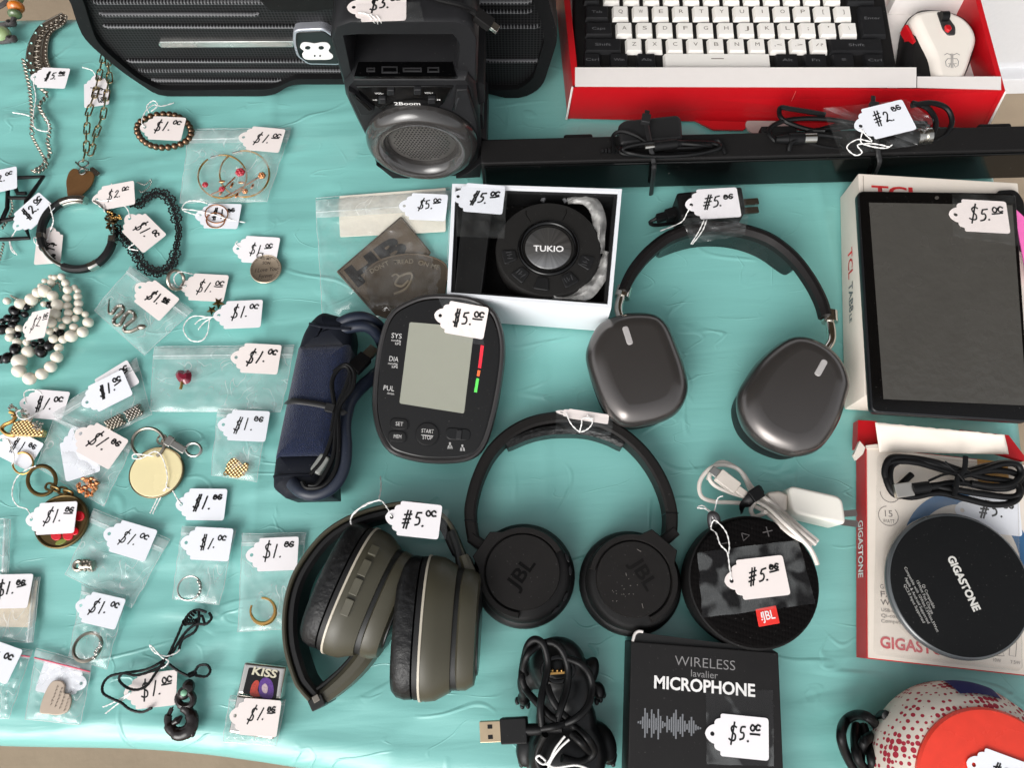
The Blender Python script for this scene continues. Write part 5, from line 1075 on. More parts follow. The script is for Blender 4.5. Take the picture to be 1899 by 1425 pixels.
for pc, pv, Lh, bh, tl_ in (((654, 1094), (697, 996), .0505, .0335, 0), ((791, 1162), (800, 1044), .0535, .0345, 1)):
    fc = cup(oh, pc, pv, Lh, bh, None, '')
    sup = lambda a, b, n=56, p=2.35: [Vector((a*math.copysign(abs(math.cos(2*math.pi*k/n))**(2/p), math.cos(2*math.pi*k/n)), b*math.copysign(abs(math.sin(2*math.pi*k/n))**(2/p), math.sin(2*math.pi*k/n)))) for k in range(n)]
    o_ = sup(Lh, bh)
    bm = NB(); loft(bm, fc, inset(o_, .001), [(.012, -.0225), (.005, -.0215), (.0015, -.018), (0, -.012), (.0005, -.0065), (.0035, -.0055)]); cu = obj('ear_cushion', bm, LEA, oh, 60)
    bm = NB(); loft(bm, fc, inset(o_, .0008), [(.0035, -.0058), (.0005, -.005), (.0005, -.001), (.003, 0)]); obj('cushion_base', bm, mat('cushion_seam_black', (18, 18, 19), .5), cu)
    bm = NB(); loft(bm, fc, o_, [(.002, -.0014), (.0, -.0010), (0, .0006), (.002, .001)]); obj('trim_ring', bm, CREAM, oh)
    bm = NB(); loft(bm, fc, o_, [(.0006, .0008), (.0004, .004), (.0015, .011), (.0075, .0215), (.011, .022)]); sh_ = obj('cup_shell', bm, OL, oh, 30)
    bm = NB(); loft(bm, fc, inset(o_, .009), [(0, .021), (0, .028)]); obj('pivot_ring', bm, OLD, oh)
    o2 = [Vector((p.x*.83, p.y*.86)) for p in o_]
    bm = NB(); loft(bm, fc, o2, [(.003, .0252), (.0, .0268), (.0005, .033), (.004, .0385), (.0095, .0395)]); yk = obj('yoke', bm, OL, oh, 40)
    bm = NB(); loft(bm, fc, inset(o2, .011), [(0, .0385), (0, .0405), (.001, .041)]); obj('cap_disc', bm, mat('cap_black', (26, 28, 27), .3), yk)
    cups.append((fc, Lh, bh))
    if tl_ == 0:
        for k, (va, wv) in enumerate(((.033, .004), (.019, .0062), (.0045, .0062), (-.011, .0062))):
            zz = bh*(1-(abs(va)/Lh)**2.35)**(1/2.35); sl_ = -bh/Lh*(abs(va)/Lh)**1.35/max((1-(abs(va)/Lh)**2.35), .1)**.57*(1 if va > 0 else -1)
            p = fc.w(va, zz, .0085); tx = (fc.x+fc.y*sl_).normalized(); fb_ = Fr(p, tx, tx.cross(fc.n)*-1 if tx.cross(fc.n).z < 0 else tx.cross(fc.n))
            bm = NB(); loft(bm, fb_, rpoly([(-wv, -.0032), (wv, -.0032), (wv, .0032), (-wv, .0032)], .0008, 3), rp(-.003, .0010, .0005)); obj('control_button', bm, mat('olive_button', (82, 79, 66), .45), sh_)
# arms from the hinge and the band to the yokes
h1 = [(592, 1296), (612, 1281), (642, 1254), (668, 1224), (690, 1188), (702, 1160)]
bm = NB(); sweep(bm, cat(PP(h1, .034), 5, False), lambda f: .0105+.006*f, .006, lambda f: .034+.004*f, chamf=.3); obj('arm', bm, OL, oh)
bm = NB(); sweep(bm, offs(cat(PP(h1, .034), 5, False), -.0068), .0035, .008, .033, chamf=.3); obj('arm_liner', bm, OLD, oh)
h2 = [(858, 1030), (868, 1060), (874, 1090), (872, 1120)]
bm = NB(); sweep(bm, cat(PP(h2, .040), 5, False), lambda f: .0075+.008*f, .006, .041, chamf=.3); obj('arm', bm, OL, oh)
bm = NB(); sweep(bm, cat(PP([(835, 985), (846, 1015), (852, 1050), (851, 1075)], .038), 5, False), .006, .008, .039, chamf=.3); obj('arm_liner', bm, OLD, oh)
f = fr_px((580, 1304), (600, 1292), .036); bm = NB(); box(bm, f, -.003, .008, -.0055, .003, -.033, .001, .001); obj('hinge', bm, OLD, oh)
bm = NB(); box(bm, f, .001, .006, -.001, .004, -.003, .0016, .0005); obj('hinge_pin', bm, mat('hinge_steel', (130, 124, 116), .35, metal=1.0), oh)
# --- black animal shaped gadget with lead
def blob(name, balls, m, parent, vox=.0016, it=6):
    bm = NB()
    for c, r, sc, rz in balls: sph(bm, c, 1.0, (r*sc[0], r*sc[1], r*sc[2]), 20, 12, Matrix.Rotation(rz, 3, 'Z'))
    o = obj(name, bm, m, parent, 180)
    md = o.modifiers.new('r', 'REMESH'); md.mode = 'VOXEL'; md.voxel_size = vox; md.use_smooth_shade = True
    m2 = o.modifiers.new('s', 'SMOOTH'); m2.iterations = it; m2.factor = .5
    bpy.context.view_layer.update(); me = bpy.data.meshes.new_from_object(o.evaluated_get(bpy.context.evaluated_depsgraph_get())); o.modifiers.clear(); me.name = name; o.data = me
    me.polygons.foreach_set('use_smooth', [True]*len(me.polygons)); return o
an = th('animal_gadget', 'black rubbery animal-shaped gadget with clawed paws lying face down', 'gadget', 1045, 1320)
k = mpp(1045, 1320, .025)*.186
AN = mat('animal_black', (24, 25, 26), .36, spec=.4, bump=(900, .12, .0003))
def A(x, y, z): return P(930+.186*x, 1160+.186*y, z)
bl = [(A(560, 400, .026), k*290, (1, .98, .95), 0), (A(650, 640, .024), k*270, (1, 1.2, .9), 0), (A(640, 950, .022), k*310, (1, 1.0, .75), 0), (A(650, 1300, .024), k*380, (1.02, 1.1, .68), 0),
      (A(870, 480, .02), k*95, (1, 1.9, 1), -.45), (A(965, 650, .012), k*72, (1, 1.35, 1), .2), (A(235, 560, .018), k*85, (1, 1.9, 1), -.1), (A(222, 730, .012), k*72, (1, 1.1, 1), 0), (A(330, 480, .02), k*130, (1, 1.2, 1), 0),
      (A(1010, 1160, .018), k*125, (1, 1.6, .9), .35), (A(1075, 1310, .01), k*80, (1, 1.1, .9), 0), (A(255, 1210, .018), k*115, (1, 1.7, .9), -.2), (A(225, 1340, .01), k*75, (1, 1, .9), 0),
      (A(620, 1700, .018), k*300, (1, 1, .7), 0)]
blob('body', bl, AN, an)
for i, (x, y) in enumerate(((1016, 690), (985, 735), (945, 760), (155, 755), (205, 800), (260, 795), (1125, 1300), (1110, 1375), (195, 1380), (270, 1400))):
    bm = NB(); sph(bm, A(x, y, .007), k*27, (1, 1.5, 1), 12, 8); obj('claw', bm, mat('claw_grey_black', (40, 42, 44), .3), an)
o_ = A(560, 480, .0505); fa = lev(.049)
bm = NB(); torus(bm, fa, fa.ab(1034, 1242), k*150, k*22, .001, 36, 8, ry=k*110, flat=.5); obj('socket_rim', bm, BLKG, an)
bm = NB(); slab(bm, [(1019, 1248), (1047, 1246), (1048, 1250), (1020, 1252)], .046, .0515); obj('contact_bar', bm, GOLD, an)
for x in (1024, 1033, 1041): 
    bm = NB(); sph(bm, P(x, 1244, .051), .0011, u=8, v=6); obj('contact_pin', bm, GOLD, an)
uc = th('usb_cable', 'black USB cable looped over the animal gadget with its plug to the left', 'cable', 990, 1350, .03)
bm = NB()
for pth in ([(400, 1000), (385, 800), (430, 560), (460, 380), (420, 200), (340, 140), (265, 190), (225, 330), (200, 520), (240, 640), (340, 760), (480, 900), (560, 950)],
            [(240, 500), (215, 420), (260, 290), (370, 200), (500, 170), (600, 250), (660, 420), (650, 620), (590, 820), (550, 950)],
            [(450, 600), (500, 740), (600, 880), (680, 950)], [(660, 330), (780, 380), (870, 480), (900, 620), (860, 800), (740, 930), (600, 990)],
            [(400, 1030), (520, 1010), (620, 985), (720, 1010), (850, 1130), (920, 1240), (880, 1320), (760, 1360), (600, 1330)], [(430, 1090), (370, 1220), (350, 1350), (420, 1480)], [(700, 1080), (800, 1180), (880, 1260)]):
    tube(bm, cat([A(x, y, .056+.003*math.sin(i*1.7)-(.012 if x < 260 or y > 1200 else 0)) for i, (x, y) in enumerate(pth)], 6, False), .0027, 10)
obj('cord', bm, CORD, uc)
f = fr_px((978, 1354), (929, 1356), .034, .03); L = f.ab(929, 1356).x
bm = NB(); tube(bm, [f.w(-.026, 0, .001), f.w(-.012, 0, 0), f.w(-.0119, 0, 0), f.w(.001, 0, 0)], [.003, .003, .0042, .0042], 10); obj('strain_relief', bm, BLK, uc)
bm = NB(); box(bm, f, 0, L, -.0088, .0088, -.004, .004, .0012); obj('plug_body', bm, BLK, uc)
bm = NB(); box(bm, f, L-.001, L+.0158, -.0072, .0072, -.0026, .0026, .0004); pt = obj('plug_shell', bm, mat('warm_steel', (176, 158, 132), .3, metal=1.0), uc)
for y in (-.0035, .0035): bm = NB(); box(bm, f, L+.006, L+.0095, y-.0014, y+.0014, .0024, .003); obj('plug_window', bm, BLKG, pt)
# --- round patterned speaker at the corner
rsk = th('fabric_speaker', 'round beige speaker with red dot pattern and orange-red top', 'speaker', 1800, 1440)
def dots():
    m = mat('dotted_fabric', (222, 213, 200), .7, spec=.3, var=.08, bump=(1500, .5, .0004)); n = m.node_tree.nodes; l = m.node_tree.links; b = n['Principled BSDF']
    src = b.inputs['Base Color'].links[0].from_socket
    tc = n.new('ShaderNodeTexCoord'); vo = n.new('ShaderNodeTexVoronoi'); vo.inputs['Scale'].default_value = 235; vo.inputs['Randomness'].default_value = .12; l.new(tc.outputs['Object'], vo.inputs['Vector'])
    nz = n.new('ShaderNodeTexNoise'); nz.inputs['Scale'].default_value = 26; l.new(tc.outputs['Object'], nz.inputs['Vector'])
    mr = n.new('ShaderNodeMapRange'); mr.inputs['From Min'].default_value = .38; mr.inputs['From Max'].default_value = .62; mr.inputs['To Min'].default_value = .14; mr.inputs['To Max'].default_value = .52; l.new(nz.outputs['Fac'], mr.inputs['Value'])
    lt = n.new('ShaderNodeMath'); lt.operation = 'LESS_THAN'; l.new(vo.outputs['Distance'], lt.inputs[0]); l.new(mr.outputs[0], lt.inputs[1])
    mx = n.new('ShaderNodeMix'); mx.data_type = 'RGBA'; l.new(lt.outputs[0], mx.inputs[0]); l.new(src, mx.inputs[6]); mx.inputs[7].default_value = lin((168, 44, 62))+(1,)
    l.new(mx.outputs[2], b.inputs['Base Color']); return m
ZR = .062; f = TB; c = f.ab(1838, 1462, ZR); r = 139*mpp(1838, 1462, ZR)
c0 = Vector((c.x, c.y))
bm = NB(); lathe(bm, f, c, [(r*.9, .0005), (r*1.12, .006), (r*1.27, .02), (r*1.29, .034), (r*1.2, .05), (r*1.06, .0595), (r*.99, .0615)], 72); obj('fabric_body', bm, dots(), rsk, 60)
bm = NB(); lathe(bm, f, c, [(r*1.0, .060), (r*1.0, .0635), (r*.97, .0652), (r*.8, .0664), (r*.5, .0676), (0, .0682)], 72); obj('top_disc', bm, mat('orange_red_rubber', (226, 62, 44), .28, bump=(60, .15, .001)), rsk)
bm = NB(); 
def navy(u, v):
    a = R(66+u*28); rr2 = r*(1.07+.215*math.sin((.25+.75*v)*1.5)); z = .0602-.026*(.25+.75*v); return f.w(c.x+rr2*math.cos(a)*1.012, c.y+rr2*math.sin(a)*1.012, z+.0012)
grid(bm, 14, 6, navy); obj('navy_patch', bm, mat('navy_print_fabric', (36, 38, 96), .8), rsk)
bc = th('black_cable', 'coil of thick black cable standing against the round red speaker', 'cable', 1600, 1400)
bm = NB()
def B(x, y, z): return P(1480+.2206*x, 1240+.2206*y, z)
for pth in ([(500, 900), (400, 720), (360, 560), (400, 440), (500, 390), (600, 420), (680, 520), (720, 640), (720, 800), (700, 950)],
            [(520, 880), (520, 720), (560, 610), (650, 560), (740, 570), (800, 640), (800, 740), (740, 900)], [(660, 460), (700, 400), (740, 400), (745, 480), (710, 600), (690, 800)],
            [(490, 480), (480, 600), (500, 760), (600, 900)], [(540, 480), (590, 640), (620, 780), (640, 920)]):
    tube(bm, cat([B(x, y, .012+.010*(i % 3)) for i, (x, y) in enumerate(pth)], 6, False), .0036, 10)
obj('cord', bm, CORD, bc)
# ------------------------------------------------------------------ plastic bags
def bag(label, quad, hgt, strip=0, sw=.13, zipc=None, seed=0, insert=None, name='plastic_bag'):
    q = [Vector(p) for p in quad]; c = sum(q, Vector((0, 0)))/4
    t = thing(name, label, 'plastic bag', P(c.x, c.y), 'clear plastic bags of jewellery' if name == 'plastic_bag' and c.x < 580 else None)
    r_ = [q[(i+strip) % 4] for i in range(4)]          # side 0 carries the zip strip
    def xy(u, v):
        p = r_[0].lerp(r_[1], u).lerp(r_[3].lerp(r_[2], u), v)
        return p
    n = 30
    def top(u, v):
        p = xy(u, v); e = min(u, v, 1-u, 1-v); k = min(1, e*7); k = k*(2-k)
        w = NZ.noise(Vector((p.x*.03, p.y*.03, seed)))*.45+abs(NZ.noise(Vector((p.x*.055+9, p.y*.055, seed+4.))))*.75
        dn = NZ.noise(Vector((p.x*.05, p.y*.05, seed+8)))*2.4*(1-k)
        return P(p.x+dn, p.y+dn*.6, .0007+hgt*k*(.45+.75*w)+.0004*NZ.noise(Vector((p.x*.2, p.y*.2, seed))))
    bm = NB(); grid(bm, n, n, top); obj('film', bm, BAGC if name == 'patch_bag' else BAG, t, 50)
    bm = NB(); bm_pts = [xy(u, sw*.15) for u in (0, .25, .5, .75, 1)]; bm2 = [xy(u, sw) for u in (0, .25, .5, .75, 1)]
    V = [[bm.verts.new(top(u, sw*(.12+.88*v))+Vector((0, 0, .0009))) for u in [i/20 for i in range(21)]] for v in (0, .3, .6, 1)]
    for a, b in zip(V, V[1:]):
        for i in range(20): bm.faces.new((a[i], a[i+1], b[i+1], b[i]))
    z_ = obj('zip_strip', bm, BAGE, t, 50)
    bm = NB(); tube(bm, [top(u/20, sw*.72)+Vector((0, 0, .0012)) for u in range(21)], .00055, 6); obj('zip_bead', bm, mat('zip_pink', (226, 96, 118), .4) if zipc else BAGE, z_)
    bm = NB(); per = [top(i/14, 0) for i in range(14)]+[top(1, i/14) for i in range(14)]+[top(1-i/14, 1) for i in range(14)]+[top(0, 1-i/14) for i in range(14)]
    tube(bm, [p+Vector((0, 0, .0003)) for p in per], .00035, 5, closed=True); obj('seam', bm, BAGE, t)
    return t
bag('clear bag with two rose hoop earrings and a price tag', [(352, 239), (539, 237), (494, 373), (333, 376)], .005, seed=1, sw=.2)
bag('clear bag turned on its corner with a silver snake charm', [(243, 494), (357, 576), (268, 659), (174, 575)], .004, seed=2, sw=.16)
bag('wide clear bag with a dark red heart stone', [(286, 643), (546, 640), (520, 764), (278, 763)], .004, seed=3, sw=.2)
bag('clear bag with two knobbly silver charms under a white tag', [(86, 770), (253, 664), (281, 768), (172, 820)], .006, seed=4, sw=.22)
bag('clear bag with a crumpled gold nugget charm at its lower corner', [(105, 763), (247, 822), (192, 939), (66, 865)], .005, seed=5, sw=.16)
bag('small clear bag with a chipped gold waffle charm', [(404, 758), (494, 764), (476, 894), (391, 881)], .0035, seed=6)
bag('clear bag with a grey metal bead charm below the bronze key ring', [(175, 944), (314, 1000), (243, 1127), (121, 1066)], .005, seed=7, sw=.2)
bag('small clear bag with a thin silver ring with a row of balls', [(338, 976), (437, 981), (406, 1122), (319, 1111)], .004, seed=8)
bag('clear bag with an open gold ring beside the olive headphones', [(450, 990), (567, 988), (546, 1166), (441, 1173)], .004, seed=9)
bag('clear bag holding beige paper at the left edge', [(-70, 1070), (74, 1070), (61, 1191), (-70, 1191)], .003, strip=1, seed=10, sw=.09)
bag('narrow strip of a clear bag at the left edge above the beige paper bag', [(-70, 958), (20, 964), (15, 1064), (-70, 1064)], .004, strip=1, seed=11, sw=.14)
bag('small clear bag with a silver ring with a stone cluster', [(152, 1084), (233, 1107), (198, 1242), (128, 1219)], .005, seed=12)
bag('crinkled clear bag with a red zip line at the bottom left edge', [(-50, 1192), (60, 1206), (16, 1333), (-50, 1330)], .006, strip=0, seed=13, zipc=1)
bag('clear zip bag with a pink zip line and a stamped heart pendant', [(68, 1203), (170, 1231), (149, 1345), (46, 1334)], .004, seed=14, zipc=1, sw=.18)
bag('clear plastic sleeve round the silver lighter', [(428, 1290), (530, 1298), (512, 1384), (412, 1376)], .014, seed=15)
pb_ = bag('large clear bag with two brown cloth patches and folded white paper', [(585, 367), (836, 348), (824, 592), (598, 590)], .012, seed=16, sw=.17, name='patch_bag')
# ------------------------------------------------------------------ jewellery
PEARL = mat('cream_pearl', (234, 226, 210), .2, spec=.6, coat=.4, var=.05); JET = mat('jet_bead', (14, 13, 15), .12, spec=.6)
BRONZE = mat('bronze_bead', (122, 96, 76), .25, metal=.9, var=.2, vs=500); BRASS = mat('antique_brass', (112, 92, 58), .35, metal=1.0, var=.25, vs=400)
def curb(bm, pts, r, step=None):
    pts = cat([Vector(p) for p in pts], 8, False); step = step or r*1.75; acc = 0; k = 0; last = pts[0]
    for a, b in zip(pts, pts[1:]):
        d = (b-a).length; t = (b-a).normalized() if d > 0 else Vector((1, 0, 0))
        while acc <= d:
            p = a+t*acc; rot = Matrix.Rotation(math.atan2(t.y, t.x)+(.7 if k % 2 else .55), 3, 'Z')
            sph(bm, p, r, (1.2, .55, .7), 8, 5, rot); acc += step; k += 1
        acc -= d
def links(bm, pxs, z, L, W, r):
    pts = [P(x, y, z) for x, y in pxs]; pos = []; acc = 0
    for a, b in zip(pts, pts[1:]):
        d = (b-a).length; t = (b-a).normalized()
        while acc <= d: pos.append((a+t*acc, t)); acc += L*.8
        acc -= d
    for i, (p, t) in enumerate(pos):
        s = Vector((0, 0, 1)).cross(t); n = Vector((0, 0, 1))
        if i % 2: s = (s*.55+n*.83).normalized()
        c = [(-L/2, -W/2), (L/2, -W/2), (L/2, W/2), (-L/2, W/2)]
        tube(bm, [p+t*q.x+s*q.y+Vector((0, 0, r if i % 2 else 0)) for q in rpoly(c, W*.45, 3)], r, 6, closed=True)
# crescent bib necklace
t = th('bib_necklace', 'tarnished silver crescent bib necklace with openwork medallions and turquoise dots', 'necklace', 75, 90)
cO = [(114, 23), (88, 37), (70, 50), (57, 71), (50, 91), (48, 111), (52, 127), (57, 138)]; cI = [(124, 28), (119, 43), (102, 54), (91, 67), (87, 86), (87, 107), (92, 122), (96, 136)]
bm = NB(); slab(bm, cat(cO, 3, False)+cat(cI, 3, False)[::-1], .0008, .0022, .0004); bp0 = obj('plate', bm, mat('oxidised_silver', (118, 106, 94), .45, metal=.8, var=.4, vs=700, bump=(700, .9, .0008)), t)
mid = cat([(Vector(a)+Vector(b))/2 for a, b in zip(cO, cI)], 2, False); 
for k, p in enumerate(mid[1:]):
    bm = NB(); z = .003; c = TB.ab(p.x, p.y, z); rr0 = (5+2.6*min(k, 7)/7)*.00056; torus(bm, TB, c, rr0, .0005, z, 16, 6); sph(bm, P(p.x, p.y, z), .0009, u=8, v=5); obj('medallion', bm, DSILV, t)
bm = NB()
for ed in (cO, cI): tube(bm, PP(cat(ed, 4, False), .0024), .0006, 6)
tube(bm, PP(cat([Vector(a).lerp(Vector(b), .72) for a, b in zip(cO, cI)], 4, False), .0026), .0005, 6)
for k, p in enumerate(cat(cI, 3, False)): sph(bm, P(p.x-2, p.y, .0024), .0011, u=8, v=5)
obj('wire_border', bm, DSILV, t)
TQ = mat('turquoise_dot', (176, 226, 220), .3)
for p in [(77, 46), (66, 60), (58, 79), (55, 98), (50, 111), (57, 116), (55, 129), (62, 129)]: ball('turquoise_dot', P(p[0], p[1], .003), .0011, TQ, t)
bm = NB(); curb(bm, PP([(43, 111), (48, 135), (54, 162), (57, 190), (59, 222), (57, 245)], .002), .0028); curb(bm, PP([(78, 166), (87, 174), (80, 185), (72, 195), (76, 206), (82, 216), (91, 233), (90, 250), (88, 264), (92, 284), (84, 296), (78, 302)], .002), .0028)
curb(bm, PP([(59, 252), (66, 266), (74, 280), (82, 296), (76, 308), (60, 316), (72, 318), (84, 310), (88, 300)], .002), .0022); obj('chain', bm, DSILV, t)
bm = NB(); torus(bm, TB, TB.ab(59, 247, .002), .0022, .0005, .002, 14, 6); obj('clasp', bm, SILV, t)
# leather necklace with beads at the top left corner
t = th('leather_necklace', 'grey leather cord necklace with orange and green ceramic beads in the corner', 'necklace', 15, 40)
LC = mat('grey_leather', (74, 70, 70), .65)
bm = NB(); tube(bm, cat([P(-20, 18, .006), P(4, 8, .007), P(18, -6, .007), P(34, -30, .006)], 5, False), .0032, 8, flat=.6); obj('cord', bm, LC, t)
bm = NB(); tube(bm, cat([P(-30, 47, .005), P(0, 46, .005), P(20, 42, .006), P(26, 30, .007), P(28, 10, .007), P(30, -20, .007)], 5, False), .0026, 8); obj('cord', bm, LC, t)
bm = NB(); tube(bm, cat([P(-30, 76, .004), P(0, 76, .004), P(18, 74, .006)], 5, False), .0028, 8); obj('cord', bm, LC, t)
for c, r, sc, rgb in (((29, 12, .008), .0085, (1, .72, .9), (200, 112, 32)), ((28, -4, .008), .008, (1, .7, .9), (150, 170, 120)), ((27, 25, .008), .0072, (1, .62, .85), (86, 104, 70)), ((3, 62, .008), .009, (1, .9, .8), (150, 140, 64))):
    ball('bead', P(*c), r, mat('bead_%d' % rgb[0], rgb, .18, coat=.5, var=.35, vs=160), t, sc)
for c in ((20, 42), (21, 71)):
    bm = NB(); 
    for k in range(3): torus(bm, Fr(P(c[0], c[1], .007), (1, .2*k, .1), (.4*k-.3, .5, 1)), (0, 0), .0035, .0021, 0, 16, 6)
    obj('knot', bm, LC, t)
# black geometric pendant
t = th('black_pendant', 'black angular frame pendant on a dark chain at the left edge', 'pendant', 35, 390)
bm = NB(); FRB = mat('black_enamel', (24, 23, 24), .35, spec=.5)
for pth in ([(14, 330), (80, 327), (48, 373), (45, 402)], [(14, 352), (13, 386), (2, 410), (-14, 420)], [(15, 366), (50, 367)], [(-10, 412), (28, 404)], [(48, 424), (54, 441), (17, 443), (-12, 444)], [(28, 348), (32, 358), (48, 358)]):
    tube(bm, PP(pth, .0028), .0021, 6)
obj('frame', bm, FRB, t)
bm = NB(); curb(bm, PP([(20, 370), (22, 388), (12, 410), (2, 425)], .002), .0018); curb(bm, PP([(6, 452), (2, 470), (-4, 490)], .002), .0018); obj('chain', bm, DSILV, t)
# paper-clip chain necklace
t = th('heart_necklace', 'paper-clip chain necklace with a flat brown copper heart', 'necklace', 170, 240)
CH2 = mat('pale_brass_link', (176, 160, 128), .28, metal=1.0)
bm = NB(); L_ = .0135; links(bm, [(191, 106), (186, 128), (180, 155), (174, 180), (163, 210), (160, 246), (160, 275), (156, 292)], .003, L_, .0056, .0008); links(bm, [(200, 112), (203, 148), (198, 170), (194, 196), (190, 216), (178, 246), (172, 270), (166, 288)], .003, L_, .0056, .0008); obj('chain', bm, CH2, t)
bm = NB(); torus(bm, TB, TB.ab(154, 303, .004), .0052, .0008, .004, 18, 6, ry=.0036); torus(bm, TB, TB.ab(152, 317, .004), .0032, .0008, .004, 16, 6); tube(bm, PP([(140, 300), (150, 310), (163, 314)], .0045), .001, 6); obj('toggle', bm, SILV, t)
hp0 = [(126, 364), (123, 350), (122, 335), (127, 319), (135, 312), (143, 313), (150, 320), (158, 316), (168, 317), (174, 325), (168, 342), (153, 358), (144, 364)]
bm = NB(); slab(bm, cat(hp0, 4), .0006, .0022, .0005); obj('heart', bm, mat('brown_copper', (128, 92, 56), .5, metal=.6, var=.18, vs=300), t)
bm = NB(); slab(bm, rpoly([(165, 311), (172, 309), (186, 321), (180, 326), (170, 322)], 2), .001, .002); obj('leaf_tab', bm, SILV, t)
# bead bracelet
t = th('bead_bracelet', 'stretch bracelet of shiny bronze beads', 'bracelet', 304, 241)
for k in range(27):
    a = 2*math.pi*k/27; ball('bead', P(304+50*math.cos(a)+1.5*math.sin(3*a), 242+31*math.sin(a), .0033), .0033, BRONZE, t)
# rose hoop earrings
for nm, c, rx, ry, roses, stem in (('gold hoop earring with red enamel roses, the lower left of the pair', (412, 327), 45, 40, [((445, 319), 10, 1), ((380, 342), 6.5, 1), ((411, 350), 6.5, 1)], [(391, 360), (412, 350), (436, 328)]),
                                  ('gold hoop earring with plain gold roses, the upper right of the pair', (453, 322), 46, 43, [((485, 325), 8, 0), ((454, 354), 6.5, 0)], [(416, 365), (440, 352), (480, 328)])):
    t = th('hoop_earring', nm, 'earring', c[0], c[1], 0, 'rose hoop earrings in the bag')
    bm = NB(); tube(bm, [P(c[0]+rx*math.cos(R(a)), c[1]+ry*math.sin(R(a)), .0025) for a in range(-100, 235, 9)], .0009, 8); obj('hoop', bm, GOLD, t)
    bm = NB(); tube(bm, cat(PP(stem, .003), 6, False), .0008, 6); obj('stem', bm, ROSE, t)
    for i, (p, r, red) in enumerate(roses):
        bm = NB(); m = r*.00052
        for k in range(6): a = k*1.05; sph(bm, P(p[0], p[1], .0038)+Vector((m*.55*math.cos(a), m*.55*math.sin(a), 0)), m*.5, (1, .7, .75), 8, 6, Matrix.Rotation(a+1.2, 3, 'Z'))
        sph(bm, P(p[0], p[1], .0046), m*.42, u=8, v=6); obj('rose', bm, mat('rose_enamel', (176, 40, 56), .25, coat=.4) if red else ROSE, t)
    for k, (f_, s) in enumerate(((.3, 1), (.55, -1), (.75, 1))):
        a, b = Vector(stem[0]), Vector(stem[-1]); p = a.lerp(b, f_); d = (b-a).normalized(); q = p+Vector((-d.y, d.x))*s*8
        bm = NB(); sph(bm, P(q.x, q.y, .0034), .0034, (1, .45, .2), 8, 6, Matrix.Rotation(-math.atan2(d.y, d.x)+s*.6, 3, 'Z')); obj('leaf', bm, ROSE, t)
    bm = NB(); a = R(-100); tube(bm, [P(c[0]+rx*math.cos(a)-14, c[1]+ry*math.sin(a)+4, .003), P(c[0]+rx*math.cos(a), c[1]+ry*math.sin(a), .003)], .0009, 6); obj('ear_post', bm, SILV, t)
# hinged bangle
t = th('bangle', 'hinged silver bangle with black leather segments', 'bangle', 141, 433)
def arcpts(a0, a1, rx, ry, n=14): return [P(141+rx*math.cos(R(a0+(a1-a0)*k/n)), 433+ry*math.sin(R(a0+(a1-a0)*k/n)), .006) for k in range(n+1)]
LB = mat('black_leather_segment', (26, 26, 27), .55, bump=(800, .3, .0004))
for a0, a1 in ((180, 243), (155, 172), (70, 112), (14, 56)): bm = NB(); sweep(bm, arcpts(a0, a1, 67, 65), .0068, .0006, .0088, chamf=.3); obj('leather_segment', bm, LB, t)
for a0, a1, w in ((172, 180, .0072), (112, 155, .0036), (56, 70, .0074), (4, 14, .0074), (-62, 4, .0016), (243, 284, .0066)): bm = NB(); sweep(bm, arcpts(a0, a1, 67 if w > .003 else 70, 65 if w > .003 else 68), w, .0005, .0086 if w > .002 else .0075, chamf=.2); obj('steel_segment', bm, SILV, t)
bm = NB(); tube(bm, [P(141+62*math.cos(R(a)), 433+59*math.sin(R(a)), .0088) for a in range(246, 283, 6)], .0011, 6); obj('clasp_edge', bm, CHR, t)
# lace choker
t = th('lace_choker', 'black crocheted lace choker curled in a loop', 'choker', 280, 430)
lp = cat([(240, 383), (262, 375), (278, 360), (298, 358), (313, 368), (322, 388), (327, 408), (331, 430), (327, 454), (323, 474), (316, 492), (301, 503), (283, 503), (266, 494), (255, 477), (245, 461), (233, 444), (221, 432), (212, 423)], 6, False)
LACE = mat('black_lace_thread', (20, 20, 21), .75)
bm = NB(); acc = 0; k = 0
for a, b in zip(lp, lp[1:]):
    acc += (b-a).length
    if acc > 15.5:
        acc = 0; k += 1; z = .002; c = TB.ab(b.x, b.y, z); ti = .55 if 7 < k < 11 else 1.0
        d = (P(b.x, b.y, z)-P(a.x, a.y, z)); an0 = math.atan2(d.y, d.x); fr2 = Fr((0, 0, 0), (math.cos(an0), math.sin(an0), 0), (0, 0, 1)); cc2 = Vector((fr2.x.x*c.x+fr2.x.y*c.y, fr2.y.x*c.x+fr2.y.y*c.y))
        for q, rr_ in ((.0049, .00062), (.0018, .0008)): torus(bm, fr2, cc2, q, rr_, z, 18, 5, ry=q*ti)
        for j in range(10): e = 2*math.pi*j/10; tube(bm, [fr2.w(cc2.x+.0018*math.cos(e), cc2.y+.0018*ti*math.sin(e), z), fr2.w(cc2.x+.005*math.cos(e), cc2.y+.005*ti*math.sin(e), z)], .00042, 4)
        for j in range(10): e = 2*math.pi*(j+.5)/10; sph(bm, fr2.w(cc2.x+.0054*math.cos(e), cc2.y+.0054*ti*math.sin(e), z), .0009, u=6, v=4)
tube(bm, [P(p.x, p.y, .0012) for p in lp[::3]], .0012, 5, flat=.6); obj('lace_band', bm, LACE, t, 60)
bm = NB(); curb(bm, PP([(255, 338), (268, 342), (280, 333), (276, 346), (262, 356), (256, 350)], .0015), .0011); obj('extension_chain', bm, SILV, t)
t = th('brass_charm', 'dark brass flower charm with a scrap of gold chain beside the lace choker', 'charm', 207, 406)
rd = random.Random(5); bm = NB()
